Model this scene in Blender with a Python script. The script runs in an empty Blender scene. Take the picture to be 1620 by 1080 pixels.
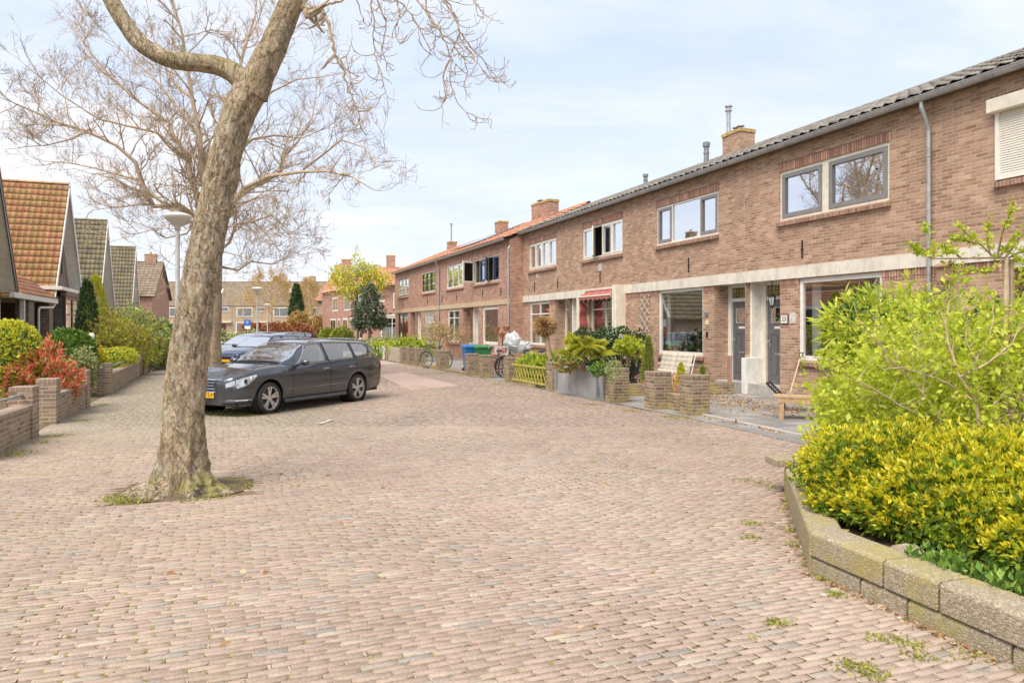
import bpy, math, random
import numpy as np
from math import sin, cos, pi, radians, sqrt, atan2, exp
from mathutils import Vector, Matrix, noise as mnoise
random.seed(7); RNG = np.random.default_rng(7)
SC = bpy.context.scene
COL = SC.collection
EYE = 1.7; FPX = 1150.0; HOR = 518.0

# ---------------------------------------------------------------- object helpers
def link(o, parent=None):
    COL.objects.link(o)
    if parent is not None: o.parent = parent
    return o
def tag(o, label=None, cat=None, group=None, kind=None):
    if label: o['label'] = label
    if cat: o['category'] = cat
    if group: o['group'] = group
    if kind: o['kind'] = kind
    return o
def empty(name, loc=(0, 0, 0), rz=0.0, label=None, cat=None, group=None):
    o = bpy.data.objects.new(name, None); o.empty_display_size = .2
    o.location = loc; o.rotation_euler = (0, 0, rz)
    link(o); return tag(o, label, cat, group)
def copy_tree(o, parent=None):
    c = o.copy(); COL.objects.link(c)
    if parent is not None: c.parent = parent
    for ch in list(o.children): copy_tree(ch, c)
    return c
def gp(x, y):
    Y = EYE*FPX/(y-HOR); return ((x-810)/FPX*Y, Y)
def at(x, y, Y):
    return ((x-810)/FPX*Y, Y, EYE+(HOR-y)/FPX*Y)

class MB:
    def __init__(s): s.v = []; s.f = []; s.m = []
    def add(s, vs, fs, mi=0):
        b = len(s.v); s.v.extend([tuple(p) for p in vs])
        s.f.extend([tuple(i+b for i in f) for f in fs]); s.m.extend([mi]*len(fs)); return s
    def quad(s, a, b, c, d, mi=0): return s.add([a, b, c, d], [(0, 1, 2, 3)], mi)
    def poly(s, pts, mi=0): return s.add(pts, [tuple(range(len(pts)))], mi)
    def box(s, x0, x1, y0, y1, z0, z1, mi=0):
        v = [(x0,y0,z0),(x1,y0,z0),(x1,y1,z0),(x0,y1,z0),(x0,y0,z1),(x1,y0,z1),(x1,y1,z1),(x0,y1,z1)]
        return s.add(v, [(0,3,2,1),(4,5,6,7),(0,1,5,4),(1,2,6,5),(2,3,7,6),(3,0,4,7)], mi)
    def obox(s, c, ax, hx, hy, hz, mi=0):      # oriented box, ax = 3 unit vectors
        X, Y, Z = [Vector(a) for a in ax]; c = Vector(c); v = []
        for k in (-1, 1):
            for (i, j) in ((-1,-1),(1,-1),(1,1),(-1,1)): v.append(c+X*hx*i+Y*hy*j+Z*hz*k)
        return s.add(v, [(0,3,2,1),(4,5,6,7),(0,1,5,4),(1,2,6,5),(2,3,7,6),(3,0,4,7)], mi)
    def bar(s, a, b, w, h=None, mi=0, up=(0,0,1)):
        a = Vector(a); b = Vector(b); h = w if h is None else h
        Z = (b-a); L = Z.length; Z = Z/max(L,1e-9); u = Vector(up)
        if abs(Z.dot(u)) > .98: u = Vector((1,0,0))
        X = Z.cross(u).normalized(); Y = X.cross(Z).normalized()
        return s.obox((a+b)/2, (X, Y, Z), w/2, h/2, L/2, mi)
    def tube(s, pts, rad, n=8, cap=True, mi=0):
        pts = [Vector(p) for p in pts]
        if not hasattr(rad, '__len__'): rad = [rad]*len(pts)
        vs = []; fs = []; ref = None; N = len(pts)
        for i, p in enumerate(pts):
            t = (pts[min(i+1, N-1)]-pts[max(i-1, 0)]).normalized()
            if ref is None:
                ref = t.orthogonal().normalized()
            else:
                ref = (ref-t*ref.dot(t))
                ref = ref.normalized() if ref.length > 1e-6 else t.orthogonal().normalized()
            bt = t.cross(ref)
            for k in range(n):
                a = 2*pi*k/n; vs.append(p+(ref*cos(a)+bt*sin(a))*rad[i])
        for i in range(N-1):
            for k in range(n):
                k2 = (k+1) % n; fs.append((i*n+k, i*n+k2, (i+1)*n+k2, (i+1)*n+k))
        if cap: fs.append(tuple(range(n-1, -1, -1))); fs.append(tuple((N-1)*n+k for k in range(n)))
        return s.add(vs, fs, mi)
    def lathe(s, prof, c=(0,0,0), n=20, mi=0, axis='z', cap=True):
        vs = []; fs = []
        for (r, z) in prof:
            for k in range(n):
                a = 2*pi*k/n
                if axis == 'z': vs.append((c[0]+r*cos(a), c[1]+r*sin(a), c[2]+z))
                elif axis == 'y': vs.append((c[0]+r*cos(a), c[1]+z, c[2]+r*sin(a)))
                else: vs.append((c[0]+z, c[1]+r*cos(a), c[2]+r*sin(a)))
        for i in range(len(prof)-1):
            for k in range(n):
                k2 = (k+1) % n; fs.append((i*n+k, i*n+k2, (i+1)*n+k2, (i+1)*n+k))
        if cap: fs.append(tuple(range(n-1, -1, -1))); fs.append(tuple((len(prof)-1)*n+k for k in range(n)))
        return s.add(vs, fs, mi)
    def grid(s, fn, nu, nv, mi=0, flip=False):
        vs = [fn(i/nu, j/nv) for i in range(nu+1) for j in range(nv+1)]; fs = []
        for i in range(nu):
            for j in range(nv):
                a = i*(nv+1)+j; q = (a, a+nv+1, a+nv+2, a+1)
                fs.append(q[::-1] if flip else q)
        return s.add(vs, fs, mi)
    def sphere(s, c, r, nu=12, nv=8, sc=(1,1,1), mi=0):
        prof = [(max(1e-4, r*sin(pi*j/nv)), -r*cos(pi*j/nv)) for j in range(nv+1)]
        b = len(s.v); s.lathe(prof, (0,0,0), nu, mi)
        for i in range(b, len(s.v)):
            x, y, z = s.v[i]; s.v[i] = (c[0]+x*sc[0], c[1]+y*sc[1], c[2]+z*sc[2])
        return s
    def build(s, name, mats, parent=None, smooth=False, loc=(0,0,0), rz=0.0, bevel=0, auto=None):
        me = bpy.data.meshes.new(name); me.from_pydata(s.v, [], s.f)
        if not isinstance(mats, (list, tuple)): mats = [mats]
        for m in mats: me.materials.append(m)
        if len(mats) > 1: me.polygons.foreach_set('material_index', s.m)
        if smooth: me.polygons.foreach_set('use_smooth', [True]*len(me.polygons))
        me.update()
        o = bpy.data.objects.new(name, me); o.location = loc; o.rotation_euler = (0, 0, rz); link(o, parent)
        if bevel:
            b = o.modifiers.new('b', 'BEVEL'); b.width = bevel; b.segments = 2; b.limit_method = 'ANGLE'; b.angle_limit = radians(40)
            me.polygons.foreach_set('use_smooth', [True]*len(me.polygons))
            w = o.modifiers.new('w', 'WEIGHTED_NORMAL')
        elif auto:
            me.set_sharp_from_angle(angle=radians(auto))
        return o
def npmesh(name, V, F, mat, parent=None, smooth=False, loc=(0,0,0), rz=0.0):
    """V (n,3) array, F (m,k) array of equal-size faces"""
    me = bpy.data.meshes.new(name); V = np.asarray(V, dtype=np.float32); F = np.asarray(F, dtype=np.int32)
    k = F.shape[1]
    me.vertices.add(len(V)); me.vertices.foreach_set('co', V.ravel())
    me.loops.add(F.size); me.loops.foreach_set('vertex_index', F.ravel())
    me.polygons.add(len(F)); me.polygons.foreach_set('loop_start', np.arange(0, F.size, k, dtype=np.int32))
    me.polygons.foreach_set('loop_total', np.full(len(F), k, dtype=np.int32))
    if smooth: me.polygons.foreach_set('use_smooth', np.ones(len(F), dtype=bool))
    me.materials.append(mat); me.update(calc_edges=True); me.validate()
    o = bpy.data.objects.new(name, me); o.location = loc; o.rotation_euler = (0, 0, rz)
    return link(o, parent)

# ---------------------------------------------------------------- node DSL
class NT:
    def __init__(s, name):
        s.mat = bpy.data.materials.new(name); s.mat.use_nodes = True
        s.nt = s.mat.node_tree; s.nt.nodes.clear()
        s.out = s.nt.nodes.new('ShaderNodeOutputMaterial')
    def n(s, t, **kw):
        nd = s.nt.nodes.new(t)
        for k, v in kw.items(): setattr(nd, k, v)
        return nd
    def put(s, sock, val):
        if val is None: return
        if isinstance(val, bpy.types.NodeSocket): s.nt.links.new(val, sock)
        else:
            if hasattr(val, '__len__') and len(val) == 3 and sock.type == 'RGBA': val = (*val, 1)
            if not hasattr(val, '__len__') and sock.type == 'RGBA': val = (val, val, val, 1)
            if not hasattr(val, '__len__') and sock.type == 'VECTOR': val = (val, val, val)
            sock.default_value = val
    def m(s, op, a, b=None, c=None, clamp=False):
        nd = s.n('ShaderNodeMath', operation=op, use_clamp=clamp)
        s.put(nd.inputs[0], a); s.put(nd.inputs[1], b)
        if c is not None: s.put(nd.inputs[2], c)
        return nd.outputs[0]
    def vm(s, op, a, b=None, sc=None):
        nd = s.n('ShaderNodeVectorMath', operation=op); s.put(nd.inputs[0], a); s.put(nd.inputs[1], b)
        if sc is not None: s.put(nd.inputs['Scale'], sc)
        return nd.outputs[1] if op in ('LENGTH', 'DOT_PRODUCT', 'DISTANCE') else nd.outputs[0]
    def mix(s, f, a, b, mode='MIX'):
        nd = s.n('ShaderNodeMix', data_type='RGBA', blend_type=mode)
        s.put(nd.inputs[0], f); s.put(nd.inputs[6], a); s.put(nd.inputs[7], b); return nd.outputs[2]
    def noise(s, v, sc, det=3, rough=.55, dist=0, col=False):
        nd = s.n('ShaderNodeTexNoise'); s.put(nd.inputs['Vector'], v); nd.inputs['Scale'].default_value = sc
        nd.inputs['Detail'].default_value = det; nd.inputs['Roughness'].default_value = rough; nd.inputs['Distortion'].default_value = dist
        return nd.outputs[1 if col else 0]
    def voro(s, v, sc, feat='F1', out=0, rnd=1):
        nd = s.n('ShaderNodeTexVoronoi', feature=feat); s.put(nd.inputs['Vector'], v); nd.inputs['Scale'].default_value = sc
        nd.inputs['Randomness'].default_value = rnd
        return nd.outputs[out]
    def ramp(s, f, stops, interp='LINEAR'):
        nd = s.n('ShaderNodeValToRGB'); cr = nd.color_ramp; cr.interpolation = interp
        while len(cr.elements) < len(stops): cr.elements.new(.5)
        for e, (p, c) in zip(cr.elements, stops):
            e.position = p; e.color = (c, c, c, 1) if not hasattr(c, '__len__') else (*c, 1)
        s.put(nd.inputs[0], f); return nd.outputs[0]
    def rng(s, f, a, b, c=0, d=1):
        nd = s.n('ShaderNodeMapRange'); s.put(nd.inputs[0], f)
        for i, v in enumerate((a, b, c, d)): nd.inputs[i+1].default_value = v
        return nd.outputs[0]
    def wn(s, v, out=1):
        nd = s.n('ShaderNodeTexWhiteNoise', noise_dimensions='3D'); s.put(nd.inputs['Vector'], v); return nd.outputs[out]
    def obj(s): return s.n('ShaderNodeTexCoord').outputs['Object']
    def pos(s): return s.n('ShaderNodeNewGeometry').outputs['Position']
    def isl(s): return s.n('ShaderNodeNewGeometry').outputs['Random Per Island']
    def orand(s): return s.n('ShaderNodeObjectInfo').outputs['Random']
    def sep(s, v):
        nd = s.n('ShaderNodeSeparateXYZ'); s.put(nd.inputs[0], v); return nd.outputs
    def com(s, x, y, z=0):
        nd = s.n('ShaderNodeCombineXYZ'); s.put(nd.inputs[0], x); s.put(nd.inputs[1], y); s.put(nd.inputs[2], z); return nd.outputs[0]
    def bump(s, h, st=.5, d=.01, nrm=None):
        nd = s.n('ShaderNodeBump'); nd.inputs['Strength'].default_value = st; nd.inputs['Distance'].default_value = d
        s.put(nd.inputs['Height'], h); s.put(nd.inputs['Normal'], nrm); return nd.outputs[0]
    def pbsdf(s, base, rough=.6, metal=0, nrm=None, spec=.5, **kw):
        p = s.n('ShaderNodeBsdfPrincipled')
        s.put(p.inputs['Base Color'], base); s.put(p.inputs['Roughness'], rough); s.put(p.inputs['Metallic'], metal)
        s.put(p.inputs['Normal'], nrm); p.inputs['Specular IOR Level'].default_value = spec
        for k, v in kw.items(): s.put(p.inputs[k.replace('_', ' ')], v)
        return p.outputs[0]
    def fin(s, sh): s.nt.links.new(sh, s.out.inputs[0]); return s.mat

_M = {}
def plain(name, col, rough=.5, metal=0, var=.12, vs=6.0, spec=.5, coat=0, bump=0.0, dirt=0.0):
    if name in _M: return _M[name]
    t = NT(name); o = t.obj(); nz = t.noise(o, vs, 4, .6)
    lo = tuple(c*(1-var) for c in col); hi = tuple(min(1, c*(1+var)) for c in col)
    c = t.mix(t.rng(nz, .3, .7), lo, hi)
    if dirt:
        d = t.rng(t.noise(t.vm('MULTIPLY', o, (1, 1, .35)), 3.0, 6, .7), .45, .75)
        c = t.mix(t.m('MULTIPLY', d, dirt), c, (.22, .19, .14))
    nr = t.bump(t.noise(o, vs*12, 3), bump, .004) if bump else None
    rr = t.rng(nz, .2, .8, max(.02, rough-.06), min(1, rough+.06))
    _M[name] = t.fin(t.pbsdf(c, rr, metal, nr, spec, Coat_Weight=coat, Coat_Roughness=.03)); return _M[name]

def brick(name, cols, mortar, bw=.225, bh=.067, ms=.009, moss=0.0, mossc=(.33,.33,.08), var=.35, vertical=False, rough=.85, stain=.25):
    if name in _M: return _M[name]
    t = NT(name); g = t.n('ShaderNodeNewGeometry')
    o = t.obj(); x, y, z = t.sep(o)
    tc = t.n('ShaderNodeTexCoord'); nx, ny, nz = t.sep(tc.outputs['Normal'])
    top = t.m('GREATER_THAN', t.m('ABSOLUTE', nz), .6)
    u = t.m('ADD', x, y); v = z
    mu = t.n('ShaderNodeMix', data_type='FLOAT'); t.put(mu.inputs[0], top); t.put(mu.inputs[2], u); t.put(mu.inputs[3], x); u = mu.outputs[0]
    mv = t.n('ShaderNodeMix', data_type='FLOAT'); t.put(mv.inputs[0], top); t.put(mv.inputs[2], v); t.put(mv.inputs[3], y); v = mv.outputs[0]
    if vertical: u, v = v, u
    wob = t.noise(o, 9.0, 2)
    u = t.m('ADD', u, t.m('MULTIPLY', t.m('SUBTRACT', wob, .5), .010)); v = t.m('ADD', v, t.m('MULTIPLY', t.m('SUBTRACT', t.noise(o, 7.0, 3), .5), .010))
    vv = t.m('DIVIDE', v, bh); row = t.m('FLOOR', vv)
    odd = t.m('MULTIPLY', t.m('FLOORED_MODULO', row, 2.0), .5) if not vertical else t.m('MULTIPLY', row, .0)
    jit = t.m('MULTIPLY', t.wn(t.com(row, 7.7, 1.1), 0), .12 if not vertical else 0)
    uu = t.m('ADD', t.m('ADD', t.m('DIVIDE', u, bw), odd), jit); cl = t.m('FLOOR', uu)
    fu = t.m('FRACT', uu); fv = t.m('FRACT', vv)
    du = t.m('MULTIPLY', t.m('MINIMUM', fu, t.m('SUBTRACT', 1, fu)), bw)
    dv = t.m('MULTIPLY', t.m('MINIMUM', fv, t.m('SUBTRACT', 1, fv)), bh)
    d = t.m('MINIMUM', du, dv)
    rough_n = t.m('MULTIPLY', t.m('SUBTRACT', t.noise(o, 60, 2), .5), .006)
    msk = t.rng(t.m('ADD', d, rough_n), ms*.42, ms*.42+.004)
    rc = t.wn(t.com(cl, row, top))
    r1, r2, r3 = t.sep(rc)
    st = [(i/(len(cols)-1) if len(cols) > 1 else 0, c) for i, c in enumerate(cols)]
    bc = t.ramp(r1, st)
    bc = t.mix(1.0, bc, t.rng(r2, 0, 1, 1-var*.6, 1+var*.5), 'MULTIPLY')
    bc = t.mix(.6, bc, t.rng(t.noise(o, 45, 4, .7), .3, .7, .72, 1.2), 'MULTIPLY')
    big = t.noise(o, 1.3, 5, .65)
    bc = t.mix(stain, bc, t.rng(big, .3, .7, .5, 1.4), 'MULTIPLY')
    mc = t.mix(t.rng(t.noise(o, 5, 3), .35, .65), tuple(c*.72 for c in mortar), mortar)
    c = t.mix(msk, mc, bc)
    if moss:
        zz = t.rng(z, .0, .55, 1.0, .25)
        mm = t.m('MULTIPLY', t.rng(t.noise(o, 3.2, 6, .7), .42, .62), zz, clamp=True)
        c = t.mix(t.m('MULTIPLY', mm, moss), c, mossc)
    h = t.m('ADD', msk, t.m('MULTIPLY', t.noise(o, 80, 3), .35))
    h = t.m('ADD', h, t.m('MULTIPLY', r3, .5))
    _M[name] = t.fin(t.pbsdf(c, rough, 0, t.bump(h, .55, .006), .25)); return _M[name]

def leafmat(name, stops, rough=.5, trans=.25):
    if name in _M: return _M[name]
    t = NT(name); r = t.isl(); c = t.ramp(r, stops)
    c = t.mix(.35, c, t.rng(t.noise(t.pos(), 3.0, 3), .3, .7, .6, 1.35), 'MULTIPLY')
    p = t.pbsdf(c, rough, 0, None, .35)
    tr = t.n('ShaderNodeBsdfTranslucent'); t.put(tr.inputs[0], c)
    mx = t.n('ShaderNodeMixShader'); mx.inputs[0].default_value = trans
    t.nt.links.new(p, mx.inputs[1]); t.nt.links.new(tr.outputs[0], mx.inputs[2])
    _M[name] = t.fin(mx.outputs[0]); return _M[name]

def glass(name, refl=.35, tint=(.8,.85,.85)):
    if name in _M: return _M[name]
    t = NT(name); lw = t.n('ShaderNodeLayerWeight'); lw.inputs[0].default_value = .35
    f = t.rng(lw.outputs['Facing'], 0, 1, refl*.45, min(1, refl*2.2))
    w = t.bump(t.noise(t.obj(), 1.1, 2), .05, .02)
    gl = t.n('ShaderNodeBsdfGlossy'); gl.inputs['Roughness'].default_value = .015; t.put(gl.inputs['Normal'], w); gl.inputs[0].default_value = (.95,.97,1,1)
    tr = t.n('ShaderNodeBsdfTransparent'); tr.inputs[0].default_value = (*tint, 1)
    mx = t.n('ShaderNodeMixShader'); t.put(mx.inputs[0], f)
    t.nt.links.new(tr.outputs[0], mx.inputs[1]); t.nt.links.new(gl.outputs[0], mx.inputs[2])
    _M[name] = t.fin(mx.outputs[0]); return _M[name]

# ---------------------------------------------------------------- common materials
WHITE = plain('white_paint', (.78,.76,.70), .4, dirt=.12)
CREAM = plain('cream_paint', (.74,.68,.57), .5, dirt=.18)
BAND = plain('band_plaster', (.70,.65,.57), .8, var=.10, dirt=.5, bump=.2)
GREY = plain('grey_frame', (.22,.215,.215), .4)
DOORGREY = plain('door_grey', (.13,.13,.14), .35)
NAVY = plain('navy_paint', (.03,.045,.10), .35)
DGREEN = plain('dark_green_paint', (.02,.07,.055), .35)
MAROON = plain('maroon_paint', (.12,.025,.025), .4)
ZINC = plain('zinc', (.46,.47,.48), .45, .55, var=.2, dirt=.25)
LEAD = plain('lead', (.25,.26,.28), .6, .3)
BLACK = plain('black_metal', (.02,.02,.022), .4)
CONC = plain('concrete', (.42,.40,.37), .85, var=.2, dirt=.3, bump=.3)
WOODL = plain('bench_wood', (.46,.30,.17), .6, var=.3, vs=9)
CURT = plain('curtain', (.82,.82,.80), .9, var=.06)
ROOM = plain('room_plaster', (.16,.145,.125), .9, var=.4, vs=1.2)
GL_UP = glass('pane_reflective', 1.7, (.55,.57,.56))
GL_OP = plain('dark_window_glass', (.10,.11,.12), .06, spec=1.0, coat=1.0, var=.3, vs=.6)
GL = glass('pane_clear', .55, (.75,.78,.78))
BR_A = brick('terrace_brick', [(.33,.19,.125),(.43,.26,.18),(.49,.32,.225),(.39,.225,.155)], (.56,.47,.37), stain=.45, var=.36)
BR_AV = brick('terrace_brick_on_end', [(.32,.17,.12),(.43,.24,.175),(.50,.30,.22)], (.20,.13,.10), vertical=True, var=.4, ms=.018)
BR_AS = brick('terrace_brick_sill', [(.24,.13,.095),(.38,.21,.15)], (.46,.38,.30), bw=9, bh=.065, vertical=True, ms=.014, var=.5)
BR_B = brick('second_terrace_brick', [(.34,.17,.12),(.44,.235,.17),(.49,.285,.215),(.39,.205,.15)], (.54,.43,.34), stain=.5, var=.35)
BR_Y = brick('buff_brick', [(.34,.25,.16),(.45,.34,.23),(.40,.28,.19)], (.5,.44,.35), stain=.3)
BR_D = brick('dark_cottage_brick', [(.16,.11,.085),(.26,.19,.14),(.22,.15,.11)], (.42,.37,.31))
BR_G = brick('garden_wall_brick', [(.17,.11,.085),(.25,.165,.13),(.31,.22,.17)], (.44,.39,.30), moss=.75, mossc=(.42,.34,.09), ms=.013)
BR_L = brick('garden_wall_tan_brick', [(.26,.18,.13),(.36,.26,.19),(.31,.22,.16),(.22,.15,.115)], (.50,.44,.36), moss=.25, mossc=(.45,.38,.12), ms=.013)

# ---------------------------------------------------------------- camera, light, sky
cd = bpy.data.cameras.new('camera'); cam = bpy.data.objects.new('camera', cd); COL.objects.link(cam)
cam.location = (0, 0, EYE); cam.rotation_euler = (radians(90), 0, 0)
cd.sensor_width = 36; cd.lens = 36*FPX/1620; cd.shift_y = (HOR-540)/1620; cd.clip_end = 3000; cd.clip_start = .05
SC.camera = cam
SUNDIR = Vector((-.30, -.50, .85)).normalized()     # towards the sun
sl = bpy.data.lights.new('sun', 'SUN'); sl.energy = 3.0; sl.angle = radians(42); sl.color = (1.0, .90, .76)
so = bpy.data.objects.new('sun', sl); COL.objects.link(so); so.rotation_euler = SUNDIR.to_track_quat('Z', 'Y').to_euler(); so.location = (0, 0, 30)
W = bpy.data.worlds.new('World'); SC.world = W; W.use_nodes = True
nt = W.node_tree; nt.nodes.clear()
class WT(NT):
    def __init__(s, nt): s.nt = nt
w = WT(nt)
wo = w.n('ShaderNodeOutputWorld'); bg = w.n('ShaderNodeBackground')
sky = w.n('ShaderNodeTexSky', sky_type='NISHITA'); sky.sun_disc = False
sky.sun_elevation = math.asin(SUNDIR.z); sky.sun_rotation = atan2(SUNDIR.x, SUNDIR.y)
sky.air_density = 1.0; sky.dust_density = 1.2; sky.ozone_density = 1.5
gen = w.n('ShaderNodeTexCoord').outputs['Generated']
dx, dy, dz = w.sep(gen)
zz = w.m('ADD', w.m('MAXIMUM', dz, 0), .16)
pv = w.com(w.m('DIVIDE', dx, zz), w.m('DIVIDE', dy, zz), .3)
n1 = w.noise(w.vm('MULTIPLY', pv, (.55, 1.0, 1)), 1.15, 7, .58, .35)
n2 = w.noise(w.vm('ADD', pv, (3.7, 9.1, 0)), 2.6, 6, .6, .2)
base = w.mix(.75, sky.outputs[0], (5.0, 5.9, 7.5))
thick = w.rng(w.m('ADD', w.m('MULTIPLY', n1, .75), w.m('MULTIPLY', n2, .25)), .38, .60)
haze = w.rng(dz, .0, .42, .95, .0)
cm = w.m('MAXIMUM', w.m('MULTIPLY', thick, .85), w.m('MULTIPLY', haze, .75))
shade = w.rng(n2, .35, .68, 0, 1)
cloud = w.mix(shade, (7.8, 7.7, 7.8), (6.0, 6.15, 6.7))
colr = w.mix(cm, base, cloud)
w.nt.links.new(colr, bg.inputs[0]); bg.inputs[1].default_value = .10
w.nt.links.new(bg.outputs[0], wo.inputs[0])
SC.view_settings.view_transform = 'Standard'; SC.view_settings.look = 'None'; SC.view_settings.exposure = .68; SC.view_settings.gamma = 1
SC.cycles.max_bounces = 6; SC.cycles.transparent_max_bounces = 12; SC.cycles.caustics_reflective = False; SC.cycles.caustics_refractive = False
SC.render.resolution_x = 1024; SC.render.resolution_y = 682
# ---------------------------------------------------------------- ground
SA = Vector((.9285, .3714, 0)); SB = Vector((-.3714, .9285, 0))      # across / along the street
SROT = atan2(.3714, .9285)
def paver_mat():
    t = NT('street_pavers'); p = t.pos(); r = t.isl()
    c = t.ramp(r, [(0,(.335,.25,.20)),(.35,(.38,.285,.23)),(.65,(.415,.315,.26)),(.84,(.37,.285,.225)),(.91,(.35,.30,.255)),(.95,(.29,.265,.235)),(.97,(.42,.35,.27)),(1,(.46,.385,.31))])
    return t, p, c
def paver_finish(t, p, c, nrm_extra=None):
    big = t.noise(p, .55, 5, .6); fine = t.noise(p, 55, 4, .75); mid = t.noise(p, 7, 5, .7)
    c = t.mix(.9, c, t.rng(fine, .25, .75, .62, 1.32), 'MULTIPLY')
    c = t.mix(.6, c, t.rng(mid, .3, .7, .82, 1.16), 'MULTIPLY')
    c = t.mix(.55, c, t.rng(big, .3, .7, .80, 1.16), 'MULTIPLY')
    x, y, z = t.sep(p)
    # yellowish dusting of moss and dirt round the trees, walls and parking bays
    s = t.m('ADD', t.m('MULTIPLY', x, -.9285), t.m('MULTIPLY', y, -.3714))       # distance left of street axis
    side = t.rng(s, -2.2, 3.4, 0, 1)
    mossn = t.m('MULTIPLY', t.rng(t.noise(p, 1.1, 6, .7), .45, .70), side)
    c = t.mix(t.m('MULTIPLY', mossn, .5), c, (.43, .37, .20))
    bx = t.m('MULTIPLY', t.rng(t.m('ADD', t.m('MULTIPLY', x, .9285), t.m('MULTIPLY', y, .3714)), 3.2, 1.2, 0, 1), t.rng(y, 9.5, 12.5, 0, 1)); bx = t.m('MULTIPLY', bx, t.rng(t.noise(p, .9, 4, .6), .3, .6, .5, 1))
    c = t.mix(t.m('MULTIPLY', bx, .55), c, (.33, .305, .225))
    stain = t.rng(t.noise(t.vm('MULTIPLY', p, (.8, .35, 1)), .8, 4, .6), .62, .78)
    c = t.mix(t.m('MULTIPLY', stain, .42), c, (.22, .19, .17))
    uu = t.m('ADD', t.m('ADD', t.m('MULTIPLY', x, .9285), t.m('MULTIPLY', y, .3714)), t.m('MULTIPLY', t.m('SUBTRACT', t.noise(p, .45, 3), .5), 2.2))
    trk = t.m('MULTIPLY', t.rng(t.m('ABSOLUTE', t.m('SUBTRACT', uu, 3.3)), .1, 1.3, 1, 0), t.rng(t.noise(p, 1.7, 5, .7), .35, .62, .2, 1))
    c = t.mix(t.m('MULTIPLY', trk, .42), c, (.50, .41, .33))
    dst = t.vm('DISTANCE', t.vm('MULTIPLY', p, (1, .45, 0)), (-1.9, 6.1, 0)); oil = t.m('MULTIPLY', t.rng(dst, .12, .75, 1, 0), t.rng(t.noise(p, 3.5, 5, .7), .35, .6))
    c = t.mix(t.m('MULTIPLY', oil, .65), c, (.15, .14, .125))
    gull = t.m('GREATER_THAN', t.noise(p, 9.0, 3, .5), .765)
    c = t.mix(t.m('MULTIPLY', gull, .7), c, (.72, .70, .66))
    return c, fine
def m_pavers():
    t, p, c = paver_mat(); c, fine = paver_finish(t, p, c)
    return t.fin(t.pbsdf(c, .78, 0, t.bump(fine, .8, .005), .25))
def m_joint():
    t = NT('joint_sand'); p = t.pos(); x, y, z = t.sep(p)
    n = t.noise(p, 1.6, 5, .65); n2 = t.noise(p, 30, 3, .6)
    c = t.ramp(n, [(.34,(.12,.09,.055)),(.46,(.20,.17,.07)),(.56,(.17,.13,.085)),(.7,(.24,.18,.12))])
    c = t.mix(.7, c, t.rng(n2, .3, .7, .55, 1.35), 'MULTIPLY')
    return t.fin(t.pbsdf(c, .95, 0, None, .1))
def m_far():
    t = NT('far_pavers'); p = t.pos()
    x, y, z = t.sep(p)
    u = t.m('ADD', t.m('MULTIPLY', x, .9285), t.m('MULTIPLY', y, .3714)); v = t.m('ADD', t.m('MULTIPLY', x, -.3714), t.m('MULTIPLY', y, .9285))
    row = t.m('FLOOR', t.m('DIVIDE', v, .063)); cl = t.m('FLOOR', t.m('ADD', t.m('DIVIDE', u, .205), t.m('MULTIPLY', t.m('FLOORED_MODULO', row, 2), .5)))
    r = t.wn(t.com(cl, row, 0), 0)
    c = t.ramp(r, [(0,(.39,.30,.26)),(.4,(.43,.33,.285)),(.8,(.41,.325,.27)),(.9,(.31,.29,.27)),(1,(.46,.39,.31))])
    c, fine = paver_finish(t, p, c)
    c = t.mix(.4, c, (.36,.31,.27))
    return t.fin(t.pbsdf(c, .8, 0, None, .3))
def m_sandj():
    t = NT('end_joint_fill'); p = t.pos(); x, y, z = t.sep(p); r = t.isl()
    side = t.rng(x, -2.4, .8, .42, .0)
    k = t.m('GREATER_THAN', t.m('ADD', t.m('MULTIPLY', side, 1.0), t.m('MULTIPLY', t.m('SUBTRACT', t.noise(p, 1.3, 5, .7), .5), 1.6)), r)
    c = t.mix(k, t.ramp(r, [(0,(.34,.27,.19)),(.6,(.46,.38,.28)),(1,(.27,.20,.14))]), t.ramp(r, [(0,(.24,.20,.08)),(.5,(.32,.29,.10)),(1,(.18,.15,.06))]))
    return t.fin(t.pbsdf(t.mix(.6, c, t.rng(t.noise(p, 60, 3), .3, .7, .6, 1.3), 'MULTIPLY'), .95, 0, None, .1))
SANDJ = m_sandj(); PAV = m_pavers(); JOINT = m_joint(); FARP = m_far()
tt = NT('terrain'); pp = tt.pos()
TERR = tt.fin(tt.pbsdf(tt.mix(tt.noise(pp, .3, 4), (.13,.15,.05), (.24,.20,.12)), .95, 0, None, .1))
gm = MB(); gm.quad((-900,-900,-.06),(900,-900,-.06),(900,900,-.06),(-900,900,-.06))
tag(gm.build('ground', TERR), kind='structure')
gm = MB(); gm.quad((-95,33.5,-.004),(40,33.5,-.004),(40,170,-.004),(-95,170,-.004))
tag(gm.build('road', FARP), kind='structure')
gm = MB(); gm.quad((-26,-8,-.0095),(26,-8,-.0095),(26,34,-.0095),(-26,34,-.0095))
tag(gm.build('paving_bed', JOINT), kind='structure')

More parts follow.
